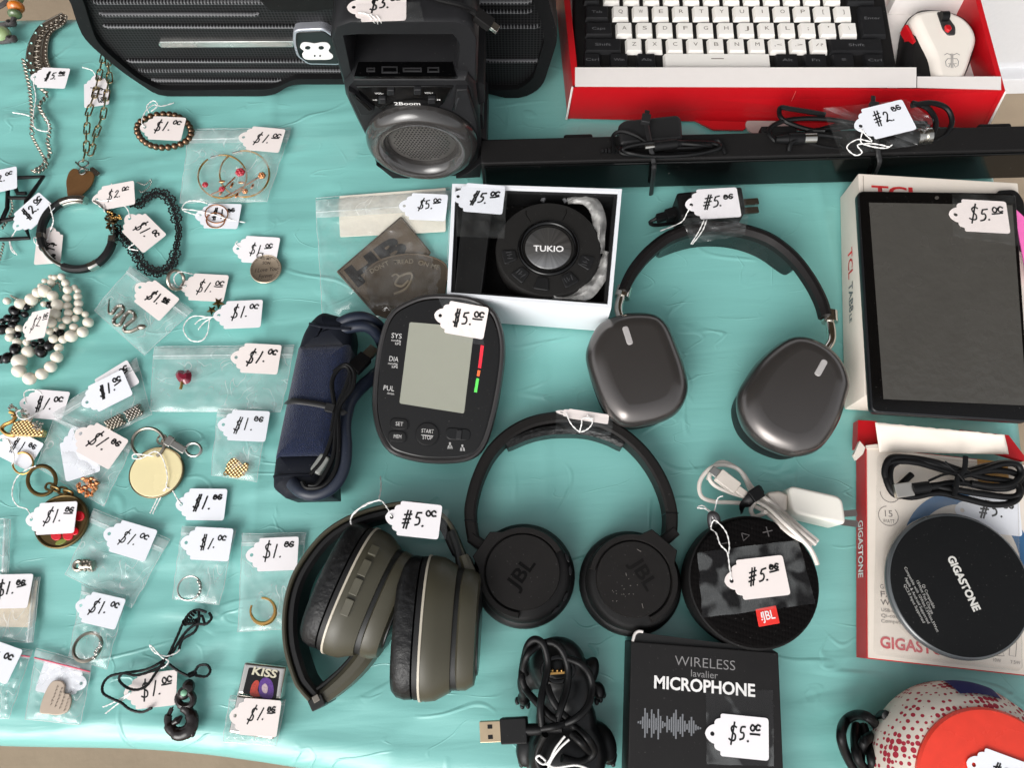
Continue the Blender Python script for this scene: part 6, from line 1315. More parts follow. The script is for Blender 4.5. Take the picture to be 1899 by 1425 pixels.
for k in range(26): sph(bm, P(207+rd.gauss(0, 6), 408+rd.gauss(0, 6), .003+rd.random()*.004), .0022, (1.4, .7, .6), 8, 5, Matrix.Rotation(rd.random()*3, 3, 'Z'))
obj('petals', bm, mat('dark_brass', (58, 46, 26), .35, metal=.9, var=.5, vs=300), t)
bm = NB(); curb(bm, PP([(200, 392), (208, 396), (206, 404), (216, 402), (224, 406), (220, 398)], .0075), .0012); obj('gold_chain', bm, GOLD, t)
# plain hoops on a tag
t = th('small_hoops', 'pair of thin rose gold hoops tied over a price tag', 'earring', 400, 400)
for c, rx, ry, z in (((401, 396), 21, 17, .004), ((399, 408), 17, 14, .003)):
    bm = NB(); tube(bm, [P(c[0]+rx*math.cos(R(a)), c[1]+ry*math.sin(R(a)), z) for a in range(0, 360, 10)], .00062, 6, closed=True); obj('hoop', bm, ROSE, t)
# round engraved pendant
t = th('round_pendant', 'round bronze pendant engraved with loving words', 'pendant', 492, 498)
bm = NB(); f = lev(.0016); c = f.ab(492, 498, .0016); r = 29*mpp(492, 498); lathe(bm, f, c, [(r*.97, 0), (r, .0004), (r, .0013), (r*.96, .0017), (r*.93, .0014), (0, .0014)], 48); obj('disc', bm, mat('warm_steel_disc', (178, 162, 142), .36, metal=.75, var=.08, vs=300), t)
EN = mat('engraving', (62, 54, 46), .6)
for s, a, b, cp, sh in (('TO MY', (482, 481), (502, 482), 5, 0), ('SON', (486, 489.5), (500, 490), 6, 0), ('I Love You', (472, 505), (513, 501), 8, .25), ('Forever', (479, 516), (505, 513), 8, .25)): text(s, f, a, b, cp, .00175, EN, t, off=.004, shear=sh)
bm = NB(); L = []
for k in range(64):
    if k % 9 == 8: continue
    a = 2*math.pi*k/64; L.append([c+Vector((math.cos(a), math.sin(a)))*r*.82, c+Vector((math.cos(a+.03*(k % 3-1)), math.sin(a+.03*(k % 3-1))))*r*.90])
strokes(bm, f, L, .00035, .00172); obj('rim_lettering', bm, EN, t, 180, recalc=False)
bm = NB(); torus(bm, TB, TB.ab(481, 474, .003), .0028, .0005, .003, 16, 6); obj('jump_ring', bm, SILV, t)
# pearl necklace heap
t = th('pearl_necklace', 'heap of cream pearl strands tangled with black faceted beads', 'necklace', 85, 610)
WPX = [(370, 685, 18), (400, 690, 22), (450, 685, 28), (480, 730, 30), (325, 715, 20), (375, 725, 28), (300, 755, 25), (275, 800, 38), (325, 790, 48), (385, 825, 40), (230, 850, 45), (150, 885, 42), (50, 862, 28), (495, 780, 32), (545, 765, 25), (570, 790, 22), (490, 840, 32), (570, 830, 30), (495, 900, 32), (575, 880, 32), (420, 890, 42), (400, 955, 42), (500, 950, 30), (570, 930, 32), (625, 960, 25), (645, 1020, 38), (550, 990, 28), (490, 1000, 32), (540, 1055, 30), (455, 1050, 25), (605, 1090, 40), (520, 1120, 45), (375, 1020, 38), (365, 1085, 28), (408, 1070, 18), (390, 1140, 32), (460, 1145, 30), (75, 1085, 32), (140, 1065, 28), (70, 1130, 32), (125, 1165, 32), (195, 1165, 28), (205, 1235, 44), (430, 1205, 32), (415, 1275, 42), (370, 1345, 42), (140, 1305, 52), (305, 1398, 42), (215, 1432, 46), (137, 1375, 48), (320, 885, 22), (435, 1000, 18)]
BPX = [(105, 935, 40), (195, 905, 28), (360, 890, 30), (60, 990, 32), (20, 1010, 25), (110, 1000, 30), (15, 1070, 40), (90, 1040, 32), (440, 1100, 30), (300, 1230, 45), (360, 1190, 40), (110, 1215, 40), (50, 1280, 38), (10, 1290, 30), (430, 930, 22), (130, 1110, 25), (250, 1180, 25), (300, 1160, 25), (180, 960, 26), (400, 1100, 22)]
rd = random.Random(3)
for x, y, r in WPX:
    X, Y = x/3.956, 340+y/3.956; m = r/3.956*.0005; zz = m+(rd.random()*.004 if 250 < x < 600 and y < 1180 else 0); ball('pearl', P(X, Y, zz), m, PEARL, t)
for x, y, r in BPX:
    X, Y = x/3.956, 340+y/3.956; m = r/3.956*.00053; ball('black_bead', P(X, Y, m*.8+.0005), m, JET, t, (1.1, .9, .85), rd.random()*3)
bm = NB(); curb(bm, PP([(20, 548), (26, 552), (36, 556), (44, 562), (60, 568), (96, 532), (108, 524), (112, 540)], .003), .0014); obj('chain', bm, DSILV, t)
# snake charm
t = th('snake_charm', 'silver wavy snake charm set with white stones', 'charm', 232, 585)
sc_ = [(800, 850), (795, 940), (820, 952), (858, 905), (895, 900), (900, 935), (840, 990), (838, 1030), (880, 1035), (925, 960), (965, 940), (988, 985), (920, 1045), (912, 1082), (960, 1085), (1010, 1062)]
sp_ = cat([P(x/3.956, 340+y/3.956, .003) for x, y in sc_], 5, False); n = len(sp_)
bm = NB(); tube(bm, sp_, [.0005+.0013*min(1, i/12) for i in range(n)], 8); sph(bm, P(262, 606, .003), .003, (1.5, .9, .7), 10, 7); obj('body', bm, DSILV, t)
for i in range(12, n-4, 4): ball('stone', sp_[i]+Vector((0, 0, .0012)), .0008, mat('white_stone', (236, 234, 228), .2), t)
# ring beside its tag and star charm
t = th('dress_ring', 'dark silver ring with a small clear stone standing beside its tag', 'ring', 325, 518)
bm = NB(); f = Fr(P(326, 519, .009), (.3, 1, 0), (1, -.25, .45)); torus(bm, f, (0, 0), .0088, .0016, 0, 30, 8); obj('band', bm, DSILV, t)
for k in range(4): ball('stone', P(319+2*k, 528+3*k, .006), .0017, mat('clear_stone', (200, 214, 214), .08, metal=.4), t)
t = th('star_charm', 'small antique gold star charm half under its price tag', 'charm', 400, 567)
for p, r in (((404, 560), .0062), ((391, 574), .0048)):
    bm = NB(); f = lev(.0015); c = f.ab(*p, .002); loft(bm, f, [c+Vector((math.cos(k*math.pi/5+.3), math.sin(k*math.pi/5+.3)))*r*(1 if k % 2 else .45) for k in range(10)], [(0, 0), (0, .0012), (.0008, .0022)]); obj('star', bm, BRASS, t)
# heart stone
t = th('heart_stone', 'faceted dark red heart stone on a gold bail', 'pendant', 339, 698)
hs0 = [(338, 712), (327, 703), (324, 693), (329, 686), (337, 686), (341, 688), (347, 685), (353, 690), (354, 700), (350, 709)]
bm = NB(); loft(bm, TB, TB.pl(cat(hs0, 2), .004), [(.0012, .0012), (0, .003), (.0035, .0062)]); obj('stone', bm, mat('garnet', (122, 34, 52), .08, spec=.7, coat=.5), t, 12)
bm = NB(); tube(bm, PP([(337, 708), (336, 716), (334, 722)], .004), .0013, 8); obj('bail', bm, GOLD, t)
# knobbly silver charms
for lab, a, b, n_, sd in (('dark knobbly silver charm, the left of the two', (200, 790), (228, 776), 70, 1), ('bright spiky silver charm, the right of the two', (236, 772), (262, 758), 60, 2)):
    t = th('knobbly_charm', lab, 'charm', (a[0]+b[0])/2, (a[1]+b[1])/2, 0, 'knobbly silver charms in one bag'); A0, B0 = P(*a, .0055), P(*b, .0055); d = (B0-A0).normalized(); s = d.cross(Vector((0, 0, 1))); rd = random.Random(sd)
    bm = NB(); tube(bm, [A0, B0], .0035, 10); obj('core', bm, DSILV, t)
    bm = NB()
    for k in range(n_): e = k*2.4; sph(bm, A0.lerp(B0, k/n_)+(s*math.cos(e)+Vector((0, 0, 1))*math.sin(e))*.0042, .0014, u=7, v=5)
    obj('knobs', bm, mat('bright_silver_knob', (170, 164, 156), .2, metal=1.0, var=.2) if sd == 2 else DSILV, t)
# gold lattice ring
t = th('lattice_ring', 'large gold lattice ring with a rhinestone edge', 'ring', 45, 785)
bm = NB(); tube(bm, cat(PP([(18, 764), (28, 768), (24, 780), (8, 788), (3, 796), (12, 805), (26, 808)], .005), 5, False), .0017, 8); obj('band', bm, GOLD, t)
def lattice():
    m = mat('gold_lattice', (222, 190, 130), .35, metal=.9, var=.1); n = m.node_tree.nodes; l = m.node_tree.links; b = n['Principled BSDF']; tc = n.new('ShaderNodeTexCoord'); mp = n.new('ShaderNodeMapping'); mp.inputs['Rotation'].default_value = (0, 0, .9); l.new(tc.outputs['Object'], mp.inputs['Vector'])
    vo = n.new('ShaderNodeTexVoronoi'); vo.inputs['Scale'].default_value = 420; vo.inputs['Randomness'].default_value = 0; l.new(mp.outputs[0], vo.inputs['Vector']); bn = n.new('ShaderNodeBump'); bn.inputs['Strength'].default_value = 1; bn.inputs['Distance'].default_value = .0012; l.new(vo.outputs['Distance'], bn.inputs['Height']); l.new(bn.outputs[0], b.inputs['Normal'])
    mx = n.new('ShaderNodeMix'); mx.data_type = 'RGBA'; mx.inputs[6].default_value = lin((150, 112, 66))+(1,); mx.inputs[7].default_value = lin((232, 204, 150))+(1,); mr = n.new('ShaderNodeMapRange'); mr.inputs['From Min'].default_value = .3; mr.inputs['From Max'].default_value = .5; l.new(vo.outputs['Distance'], mr.inputs['Value']); l.new(mr.outputs[0], mx.inputs[0]); l.new(mx.outputs[2], b.inputs['Base Color']); return m
LAT = lattice()
bm = NB(); slab(bm, rpoly([(24, 782), (48, 776), (80, 798), (76, 809), (16, 807)], 3), .001, .007, .001); obj('lattice_face', bm, LAT, t)
bm = NB(); rd = random.Random(8)
for k in range(60): u = rd.random(); sph(bm, P(16+64*u+rd.gauss(0, 1.5), 754+46*u**1.3+rd.gauss(0, 4), .0065+rd.random()*.002), .0011, u=6, v=4)
obj('rhinestones', bm, mat('rhinestone', (190, 184, 174), .12, metal=.9, var=.4, vs=900), t)
t = th('gold_hoop', 'single thin gold hoop earring lying on its price tag', 'earring', 40, 860)
bm = NB(); tube(bm, [P(42+19*math.cos(R(a)), 859+20*math.sin(R(a)), .0035) for a in range(-120, 190, 10)], .00085, 8); obj('hoop', bm, GOLD, t)
# gold nugget and waffle charms
t = th('gold_nugget', 'rose gold crumpled nugget charm in a bag corner', 'charm', 163, 905); rd = random.Random(6); bm = NB()
for k in range(46):
    x, y = rd.uniform(-19, 17), rd.uniform(-17, 17)
    if x+y > 20 or (x < -5 and y > 8): continue
    sph(bm, P(163+x, 904+y, .002+rd.random()*.002), .0022, (1.3, .8, .7), 6, 4, Matrix.Rotation(rd.random()*3, 3, 'Z'))
obj('nugget', bm, ROSE, t, 20)
t = th('waffle_charm', 'round gold waffle pattern charm with a bite missing', 'charm', 437, 866)
wp0 = [(420, 860), (428, 850), (437, 848), (440, 852), (445, 856), (449, 862), (455, 857), (460, 860), (459, 870), (452, 881), (440, 886), (426, 884), (416, 876)]
bm = NB(); slab(bm, wp0, .001, .003, .0004); obj('disc', bm, LAT, t); bm = NB(); torus(bm, TB, TB.ab(418, 878, .003), .0016, .0005, .003, 12, 6); obj('jump_ring', bm, GOLD, t)
# cream key ring
t = th('cream_keychain', 'key ring with a round cream enamel disc and silver swivel clasp', 'key ring', 290, 870)
f = lev(.0006); c = f.ab(289, 876, .003); rx = 51*mpp(289, 876, .003)
bm = NB(); loft(bm, f, ell(c.x, c.y, rx, rx*.94, 12, 56), [(.0004, 0), (0, .0006), (0, .0028), (.0006, .0033), (.0012, .0030)]); obj('rim', bm, mat('bronze_rim', (120, 104, 78), .35, metal=.9), t)
bm = NB(); loft(bm, f, ell(c.x, c.y, rx-.0012, rx*.94-.0012, 12, 56), [(0, .002), (0, .0030), (.0004, .00325)]); obj('enamel', bm, mat('cream_enamel', (232, 218, 170), .25, coat=.5, var=.04), t)
bm = NB(); tube(bm, [P(275+30*math.cos(R(a)), 822+28*math.sin(R(a)), .003+.0012*(a/360)) for a in range(115, 420, 8)], .0015, 8); obj('split_ring', bm, DSILV, t)
bm = NB(); torus(bm, TB, TB.ab(300, 815, .004), .004, .001, .004, 16, 6); torus(bm, TB, TB.ab(306, 820, .004), .003, .001, .0045, 16, 6); obj('chain_link', bm, DSILV, t)
f2 = fr_px((309, 815), (346, 838), .004); L = f2.ab(346, 838).x
bm = NB(); box(bm, f2, 0, L*.3, -.0045, .0045, -.002, .002, .001); box(bm, f2, L*.3, L*.95, -.0032, .0032, -.0022, .0022, .001); obj('clasp_body', bm, SILV, t)
bm = NB(); tube(bm, [P(359+14*math.cos(R(a)), 834+12*math.sin(R(a)), .004) for a in range(0, 360, 12)], .0014, 8, closed=True); obj('clasp_hook', bm, SILV, t)
# bronze key ring
t = th('bronze_keychain', 'antique bronze medallion key ring with red enamel flowers', 'key ring', 114, 955)
f = lev(.0006); c = f.ab(113, 967, .003); rx = 50*mpp(113, 967, .003)
bm = NB(); lathe(bm, f, c, [(rx*.97, 0), (rx, .0008), (rx, .0034), (rx*.96, .0040), (rx*.91, .0036), (rx*.88, .0026), (0, .0026)], 56); obj('medallion', bm, mat('aged_bronze', (98, 82, 52), .42, metal=.85, var=.15, vs=200), t)
for x, y, rr_ in ((146, 957, 10), (103, 993, 10), (125, 993, 10), (137, 985, 8)):
    bm = NB(); loft(bm, f, f.pl(ell(x, y, rr_, rr_*.95, 0, 18), .0034), rp(.0024, .0034, .0006)); obj('petal', bm, mat('red_enamel', (206, 18, 36), .2, coat=.4), t)
bm = NB(); loft(bm, f, f.pl(cat([(101, 1009), (108, 1001), (124, 999), (118, 1007), (108, 1011)], 3), .0034), rp(.0024, .0032, .0004)); obj('leaf', bm, mat('green_enamel', (118, 128, 50), .3, coat=.3), t)
bm = NB(); tube(bm, [P(77+26*math.cos(R(a)), 891+27*math.sin(R(a)), .003) for a in range(0, 360, 10)], .0018, 8, closed=True, flat=.7); obj('split_ring', bm, BRASS, t)
bm = NB(); links(bm, [(92, 903), (104, 907), (118, 911), (134, 915)], .004, .0075, .0055, .0011); obj('chain', bm, BRASS, t)
# grey bead charm
t = th('bead_charm', 'grey metal bead charm with a round eyelet', 'charm', 155, 1049)
bm = NB(); f = lev(.0045); torus(bm, f, f.ab(145, 1049, 0), .0036, .0017, 0, 22, 8); obj('eyelet', bm, DSILV, t)
bm = NB(); rd = random.Random(9); tube(bm, PP([(151, 1049), (174, 1049)], .004), .0042, 12)
for k in range(40): e = rd.random()*6.28; sph(bm, P(152+22*rd.random(), 1049, .004)+Vector((0, math.cos(e), math.sin(e)))*.0042, .0012, u=6, v=4)
obj('barrel', bm, DSILV, t)
# rings in bags
t = th('ball_ring', 'thin silver ring with a row of tiny balls', 'ring', 351, 1091)
bm = NB(); torus(bm, TB, TB.ab(351, 1091, .002), 20.5*.00047, .0008, .002, 40, 8); obj('band', bm, SILV, t)
for k in range(5): a = R(-38+19*k); ball('silver_ball', P(351+20.5*math.cos(a), 1091+20*math.sin(a), .003), .0014, SILV, t)
t = th('open_ring', 'open gold ring with faceted ends', 'ring', 487, 1132)
bm = NB(); tube(bm, [P(487+23*math.cos(R(a)), 1133+24*math.sin(R(a)), .003) for a in range(-95, 215, 15)], [.0009+.0010*math.sin(math.pi*k/20)**2 for k in range(21)], 6); obj('band', bm, GOLD, t, 25)
t = th('cluster_ring', 'silver ring with a small cluster of stones', 'ring', 163, 1200)
bm = NB(); f = Fr(P(162, 1200, .007), (1, 0, 0), (.25, .35, 1)); torus(bm, f, (0, 0), .0098, .0014, 0, 36, 8, ry=.0112); obj('band', bm, DSILV, t)
bm = NB(); rd = random.Random(12)
for k in range(26): u = rd.random(); sph(bm, P(186-14*u+rd.gauss(0, 1.5), 1196+26*u+rd.gauss(0, 2), .009), .0011, u=6, v=4)
obj('stones', bm, SILV, t)
# stamped heart
t = th('stamped_heart', 'flat beige metal heart stamped with words', 'pendant', 103, 1295)
hh = [(73, 1322), (77, 1300), (86, 1278), (97, 1264), (111, 1263), (119, 1271), (118, 1285), (128, 1288), (131, 1302), (124, 1320), (106, 1327), (88, 1325)]
bm = NB(); slab(bm, cat(hh, 4), .0035, .0052, .0005); obj('plate', bm, mat('sand_metal', (184, 168, 152), .55, metal=.3, var=.08), t)
bm = NB(); rd = random.Random(2); L = []
for ln in range(4):
    for k in range(6):
        x, y = 93+ln*8.5+k*2.4, 1308-k*6.5+ln*3.5; L.append([(x, y), (x+3*rd.random(), y-4), (x+3, y-1-2*rd.random())])
strokes(bm, TB, [TB.pl(l, .0053) for l in L], .00045, .00535); obj('stamped_words', bm, EN, t, 180, recalc=False)
t = th('paper_insert', 'beige paper card inside the bag at the left edge', 'paper card', 20, 1140)
bm = NB(); slab(bm, rpoly([(-60, 1076), (70, 1076), (58, 1164), (-60, 1162)], 4), .0012, .0018); obj('sheet', bm, mat('beige_paper', (206, 192, 168), .75, var=.03), t)
# fish hook necklace
t = th('hook_necklace', 'black cord necklace with a carved dark fish hook pendant', 'necklace', 300, 1270)
def Q(x, y, z): return P(x/3.165, 1000+y/3.165, z)
bm = NB(); q = .00046/3.165
hk = [(1050, 975, 20), (1100, 1005, 32), (1128, 1060, 40), (1108, 1120, 44), (1050, 1145, 42), (1000, 1112, 34), (984, 1055, 25), (1002, 1005, 15), (1016, 985, 5)]
tube(bm, cat([Q(x, y, .006) for x, y, r in hk], 6, False), [q*r*.85 for x, y, r in hk], 12, flat=.75); tube(bm, [Q(1066, 1040, .006), Q(1040, 1066, .006), Q(1008, 1088, .006)], [q*8, q*22, q*12], 10)
sph(bm, Q(1130, 1130, .006), q*24, (.7, 1.3, .7), 10, 7); tube(bm, [Q(1088+46*math.cos(R(a)), 940+42*math.sin(R(a)), .006) for a in range(0, 360, 15)], q*19, 8, closed=True); sph(bm, Q(1105, 868, .006), q*34, (1, 1.2, .9), 12, 8); sph(bm, Q(1078, 905, .006), q*36, (1, 1, .9), 12, 8)
obj('hook', bm, mat('polished_horn', (34, 27, 26), .16, spec=.6, var=.3, vs=90), t)
bm = NB(); sph(bm, Q(1077, 904, .0105), q*18, (1, 1, .5), 10, 7); obj('abalone_inlay', bm, mat('abalone', (120, 170, 140), .2, var=.3, vs=400), t)
for pth in ([(985, 690), (930, 730), (850, 768), (720, 788), (640, 808), (602, 855), (604, 905), (650, 935), (710, 962), (760, 1000), (830, 1016), (890, 992)], [(970, 705), (910, 790), (860, 860), (800, 886), (740, 870), (698, 826), (722, 788), (800, 800), (900, 770), (965, 735)],
            [(985, 690), (1040, 570), (1075, 490), (1112, 435), (1160, 415), (1210, 430)], [(1000, 690), (1050, 600), (1095, 540), (1150, 500), (1205, 500), (1240, 465), (1225, 432)], [(1050, 650), (1070, 590), (1140, 545), (1165, 480), (1165, 420)], [(1090, 500), (1140, 490), (1180, 450), (1200, 500)], [(990, 735), (1045, 775), (1100, 803)], [(1140, 785), (1165, 745), (1212, 740), (1232, 775), (1205, 808), (1145, 800)]):
    bm = NB(); pts = cat([Q(x, y, .0035 if y < 700 else .0085 if 720 < x < 1000 and y < 1000 else .005) for x, y in pth], 6, False); tube(bm, pts, [.0010+.00022*(i % 2) for i in range(len(pts))], 7); obj('cord', bm, CORD, t)
bm = NB()
for a, b in (((1080, 500), (1140, 430)), ((1110, 800), (1145, 785)), ((1075, 490), (1150, 480))):
    for k in range(6): p = Vector(a).lerp(Vector(b), k/5); torus(bm, Fr(Q(p.x, p.y, .004), (0, 0, 1), (b[0]-a[0], -(b[1]-a[1]), 0)), (0, 0), .0017, .0006, 0, 10, 5)
obj('wrapping', bm, CORD, t)
# lighter
t = th('pocket_lighter', 'silver flip-top lighter with a dark picture panel', 'lighter', 475, 1300)
ZL = .0125; lq = [(452, 1228), (530, 1237), (506, 1373), (422, 1360)]
STL = mat('brushed_steel', (214, 211, 206), .2, metal=1.0, var=.06, vs=500)
fL = fr_px((452, 1228), (530, 1237), ZL); pq = fL.pl(lq)
mid_l, mid_r = pq[0].lerp(pq[3], .46), pq[1].lerp(pq[2], .46); g = (pq[3]-pq[0]).normalized()*.0003
bm = NB(); loft(bm, fL, rpoly([pq[0], pq[1], mid_r-g, mid_l-g], .002, 4), rp(-ZL+.0005, 0, .002, 4, .002)); obj('lid', bm, STL, t)
bm = NB(); loft(bm, fL, rpoly([mid_l+g, mid_r+g, pq[2], pq[3]], .002, 4), rp(-ZL+.0005, 0, .002, 4, .002)); obj('case', bm, STL, t)
bm = NB(); tube(bm, [fL.w(*(mid_l-g*12), -.006), fL.w(*(mid_l+g*12), -.006)], .0016, 8); obj('hinge', bm, STL, t)
bm = NB(); lp_ = fL.pl([(461, 1238), (518, 1245), (511, 1297), (449, 1287)], .0004); loft(bm, fL, rpoly(lp_, .0015, 3), [(0, -.001), (0, .0004)]); pnl = obj('picture_panel', bm, mat('picture_black', (16, 14, 18), .25), t)
text('KISS', fL, (466, 1251), (511, 1258), 13, .0007, mat('pale_gold_letters', (206, 200, 176), .4), pnl, off=.03, shear=.1)
for nm, pts, rgb in (('picture_shape', [(464, 1290), (466, 1272), (474, 1262), (480, 1266), (477, 1280), (482, 1292)], (180, 62, 48)), ('picture_shape', [(482, 1292), (480, 1268), (490, 1257), (502, 1262), (507, 1278), (503, 1296)], (92, 56, 136)), ('picture_shape', [(487, 1284), (485, 1274), (491, 1268), (496, 1275), (494, 1286)], (196, 172, 180))):
    bm = NB(); h = .0006 if rgb[0] != 196 else .0008; loft(bm, fL, fL.pl(cat(pts, 3), h), [(0, .0002), (0, h)]); obj(nm, bm, mat('picture_%d' % rgb[0], rgb, .3, var=.5, vs=700), pnl)
# cloth patches
PC = mat('brown_patch_cloth', (98, 86, 73), .9, spec=.15, bump=(1300, .8, .0005), var=.2, vs=500); PC2 = mat('dark_patch_cloth', (80, 71, 61), .9, spec=.15, bump=(1300, .8, .0005), var=.2, vs=500)
t = th('square_patch', 'square brown cloth patch with big dark letters set on its corner', 'patch', 710, 490)
bm = NB(); slab(bm, rpoly([(743, 400), (799, 467), (697, 585), (623, 503)], 3), .0012, .0028, .0005); obj('cloth', bm, PC, t)
bm = NB(); tube(bm, PP(rpoly([(743, 402), (796, 467), (697, 583), (626, 503)], 3), .003), .0008, 6, closed=True); obj('stitched_edge', bm, PC2, t)
text('HB', TB, (662, 531), (758, 462), 40, .0031, mat('grey_letter_cloth', (46, 43, 42), .9), t, off=.05)
t = th('curved_patch', 'curved brown cloth patch with a coiled snake and faint motto', 'patch', 750, 530)
bm = NB(); slab(bm, cat([(677, 502), (707, 480), (753, 470), (796, 474), (826, 490), (828, 522), (816, 562), (770, 590), (705, 586), (684, 556)], 4), .0032, .005, .0006); obj('cloth', bm, PC2, t)
MOT = mat('motto_thread', (122, 112, 96), .9)
for s, a, b in (("DON'T", (688, 507), (722, 490)), ('TREAD', (729, 490), (766, 488)), ('ON ME', (774, 490), (813, 500))): text(s, TB, a, b, 9, .0052, MOT, t, off=.01)
bm = NB(); tube(bm, cat(PP([(730, 545), (752, 535), (764, 515), (760, 506), (742, 512), (733, 526), (745, 530), (757, 520)], .0054), 5, False), .0012, 6); tube(bm, cat(PP([(726, 512), (734, 508), (742, 514)], .0054), 4, False), .0009, 6); obj('snake_stitching', bm, MOT, t)
bm = NB(); tube(bm, cat(PP([(677, 503), (707, 481), (753, 471), (796, 475), (826, 491), (828, 520)], .0051), 4, False), .0008, 6); obj('stitched_edge', bm, PC, t)
t = th('folded_paper', 'folded off-white paper in the top of the patch bag', 'paper', 728, 395)
bm = NB(); slab(bm, rpoly([(627, 374), (826, 354), (826, 429), (630, 439)], 3), .0004, .0010, .0002); slab(bm, rpoly([(629, 363), (826, 348), (826, 360), (629, 374)], 2), .0012, .0018); obj('sheet', bm, mat('off_white_paper', (228, 222, 208), .7, var=.02), t)
# ------------------------------------------------------------------ price tags
def tag_unit():
    left = [(.27, .31), (.245, .29), (.243, .245), (.215, .235), (.17, .215), (.148, .18), (.146, .145), (.115, .135), (.07, .11), (.022, .06), (0, 0)]
    half = cat([Vector(p) for p in left], 3, False)
    arc = rpoly([(.26, -.31), (1, -.31), (1, .31), (.26, .31)], [.0, .055, .055, .0], 5)[6:18]
    pts = arc+half+[Vector((p.x, -p.y)) for p in half[-2::-1]]
    cu = bpy.data.curves.new('card', 'CURVE'); cu.dimensions = '2D'; cu.fill_mode = 'BOTH'; cu.extrude = .004
    for q in (pts, ell(.115, 0, .034, .034, 0, 16)):
        s = cu.splines.new('POLY'); s.points.add(len(q)-1); s.use_cyclic_u = True
        for i, p in enumerate(q): s.points[i].co = (p[0], p[1], 0, 1)
    o = bpy.data.objects.new('card', cu); COL.objects.link(o); bpy.context.view_layer.update()
    me = bpy.data.meshes.new_from_object(o.evaluated_get(bpy.context.evaluated_depsgraph_get()))
    vs = [v.co.copy() for v in me.vertices]; fs = [tuple(p.vertices) for p in me.polygons]
    bpy.data.objects.remove(o); bpy.data.curves.remove(cu); return vs, fs
TV, TF = tag_unit()
GL = {'$': [[(.495, .095), (.45, .115), (.415, .08), (.435, .02), (.478, -.02), (.475, -.085), (.425, -.10), (.385, -.075)], [(.462, .165), (.415, -.155)]],
      '#': [[(.39, .07), (.50, .09)], [(.38, .0), (.49, .02)], [(.375, -.06), (.47, -.045)], [(.44, .14), (.40, -.13)], [(.48, .14), (.44, -.13)]],
      '5': [[(.63, .11), (.575, .10), (.565, .03), (.60, .025), (.62, -.01), (.605, -.06), (.555, -.08)]], '1': [[(.605, .11), (.565, -.09)]],
      '2': [[(.55, .06), (.575, .10), (.61, .09), (.615, .05), (.58, -.02), (.545, -.075), (.585, -.06), (.63, -.08)]],
      '.': [[(.664, -.075), (.674, -.07)]],
      'oc': [[(.775, .125), (.745, .155), (.715, .12), (.728, .075), (.765, .075), (.782, .115), (.80, .135)], [(.865, .135), (.83, .155), (.80, .12), (.812, .075), (.86, .08)]],
      'un': [[(.715, .035), (.79, .04), (.86, .05)]]}
GV = {'$': [[(.485, .08), (.44, .09), (.42, .05), (.46, .01), (.475, -.05), (.43, -.085), (.395, -.06)], [(.45, .15), (.42, -.14)], [(.485, .15), (.455, -.14)]],
      '5': [[(.57, .10), (.56, .03), (.60, .035), (.622, -.01), (.605, -.065), (.555, -.085)], [(.57, .10), (.635, .115)]],
      'oc': [[(.76, .135), (.72, .145), (.715, .085), (.76, .075), (.77, .12), (.73, .11)], [(.85, .14), (.81, .15), (.795, .09), (.83, .07), (.855, .10), (.81, .11)]],
      '1': [[(.595, .12), (.59, .02), (.575, -.095)]]}
GC_ = {'$': (.44, 0), '#': (.44, 0), '5': (.59, 0), '1': (.585, 0), '2': (.585, 0), '.': (.67, -.07), 'oc': (.79, .11), 'un': (.79, .04)}
PAPERS = [PAPER, mat('tag_paper_warm', (234, 224, 220), .6, spec=.3, var=.03, vs=60), mat('tag_paper_cool', (232, 234, 240), .5, spec=.35, var=.02, vs=60)]
_tn = [0]
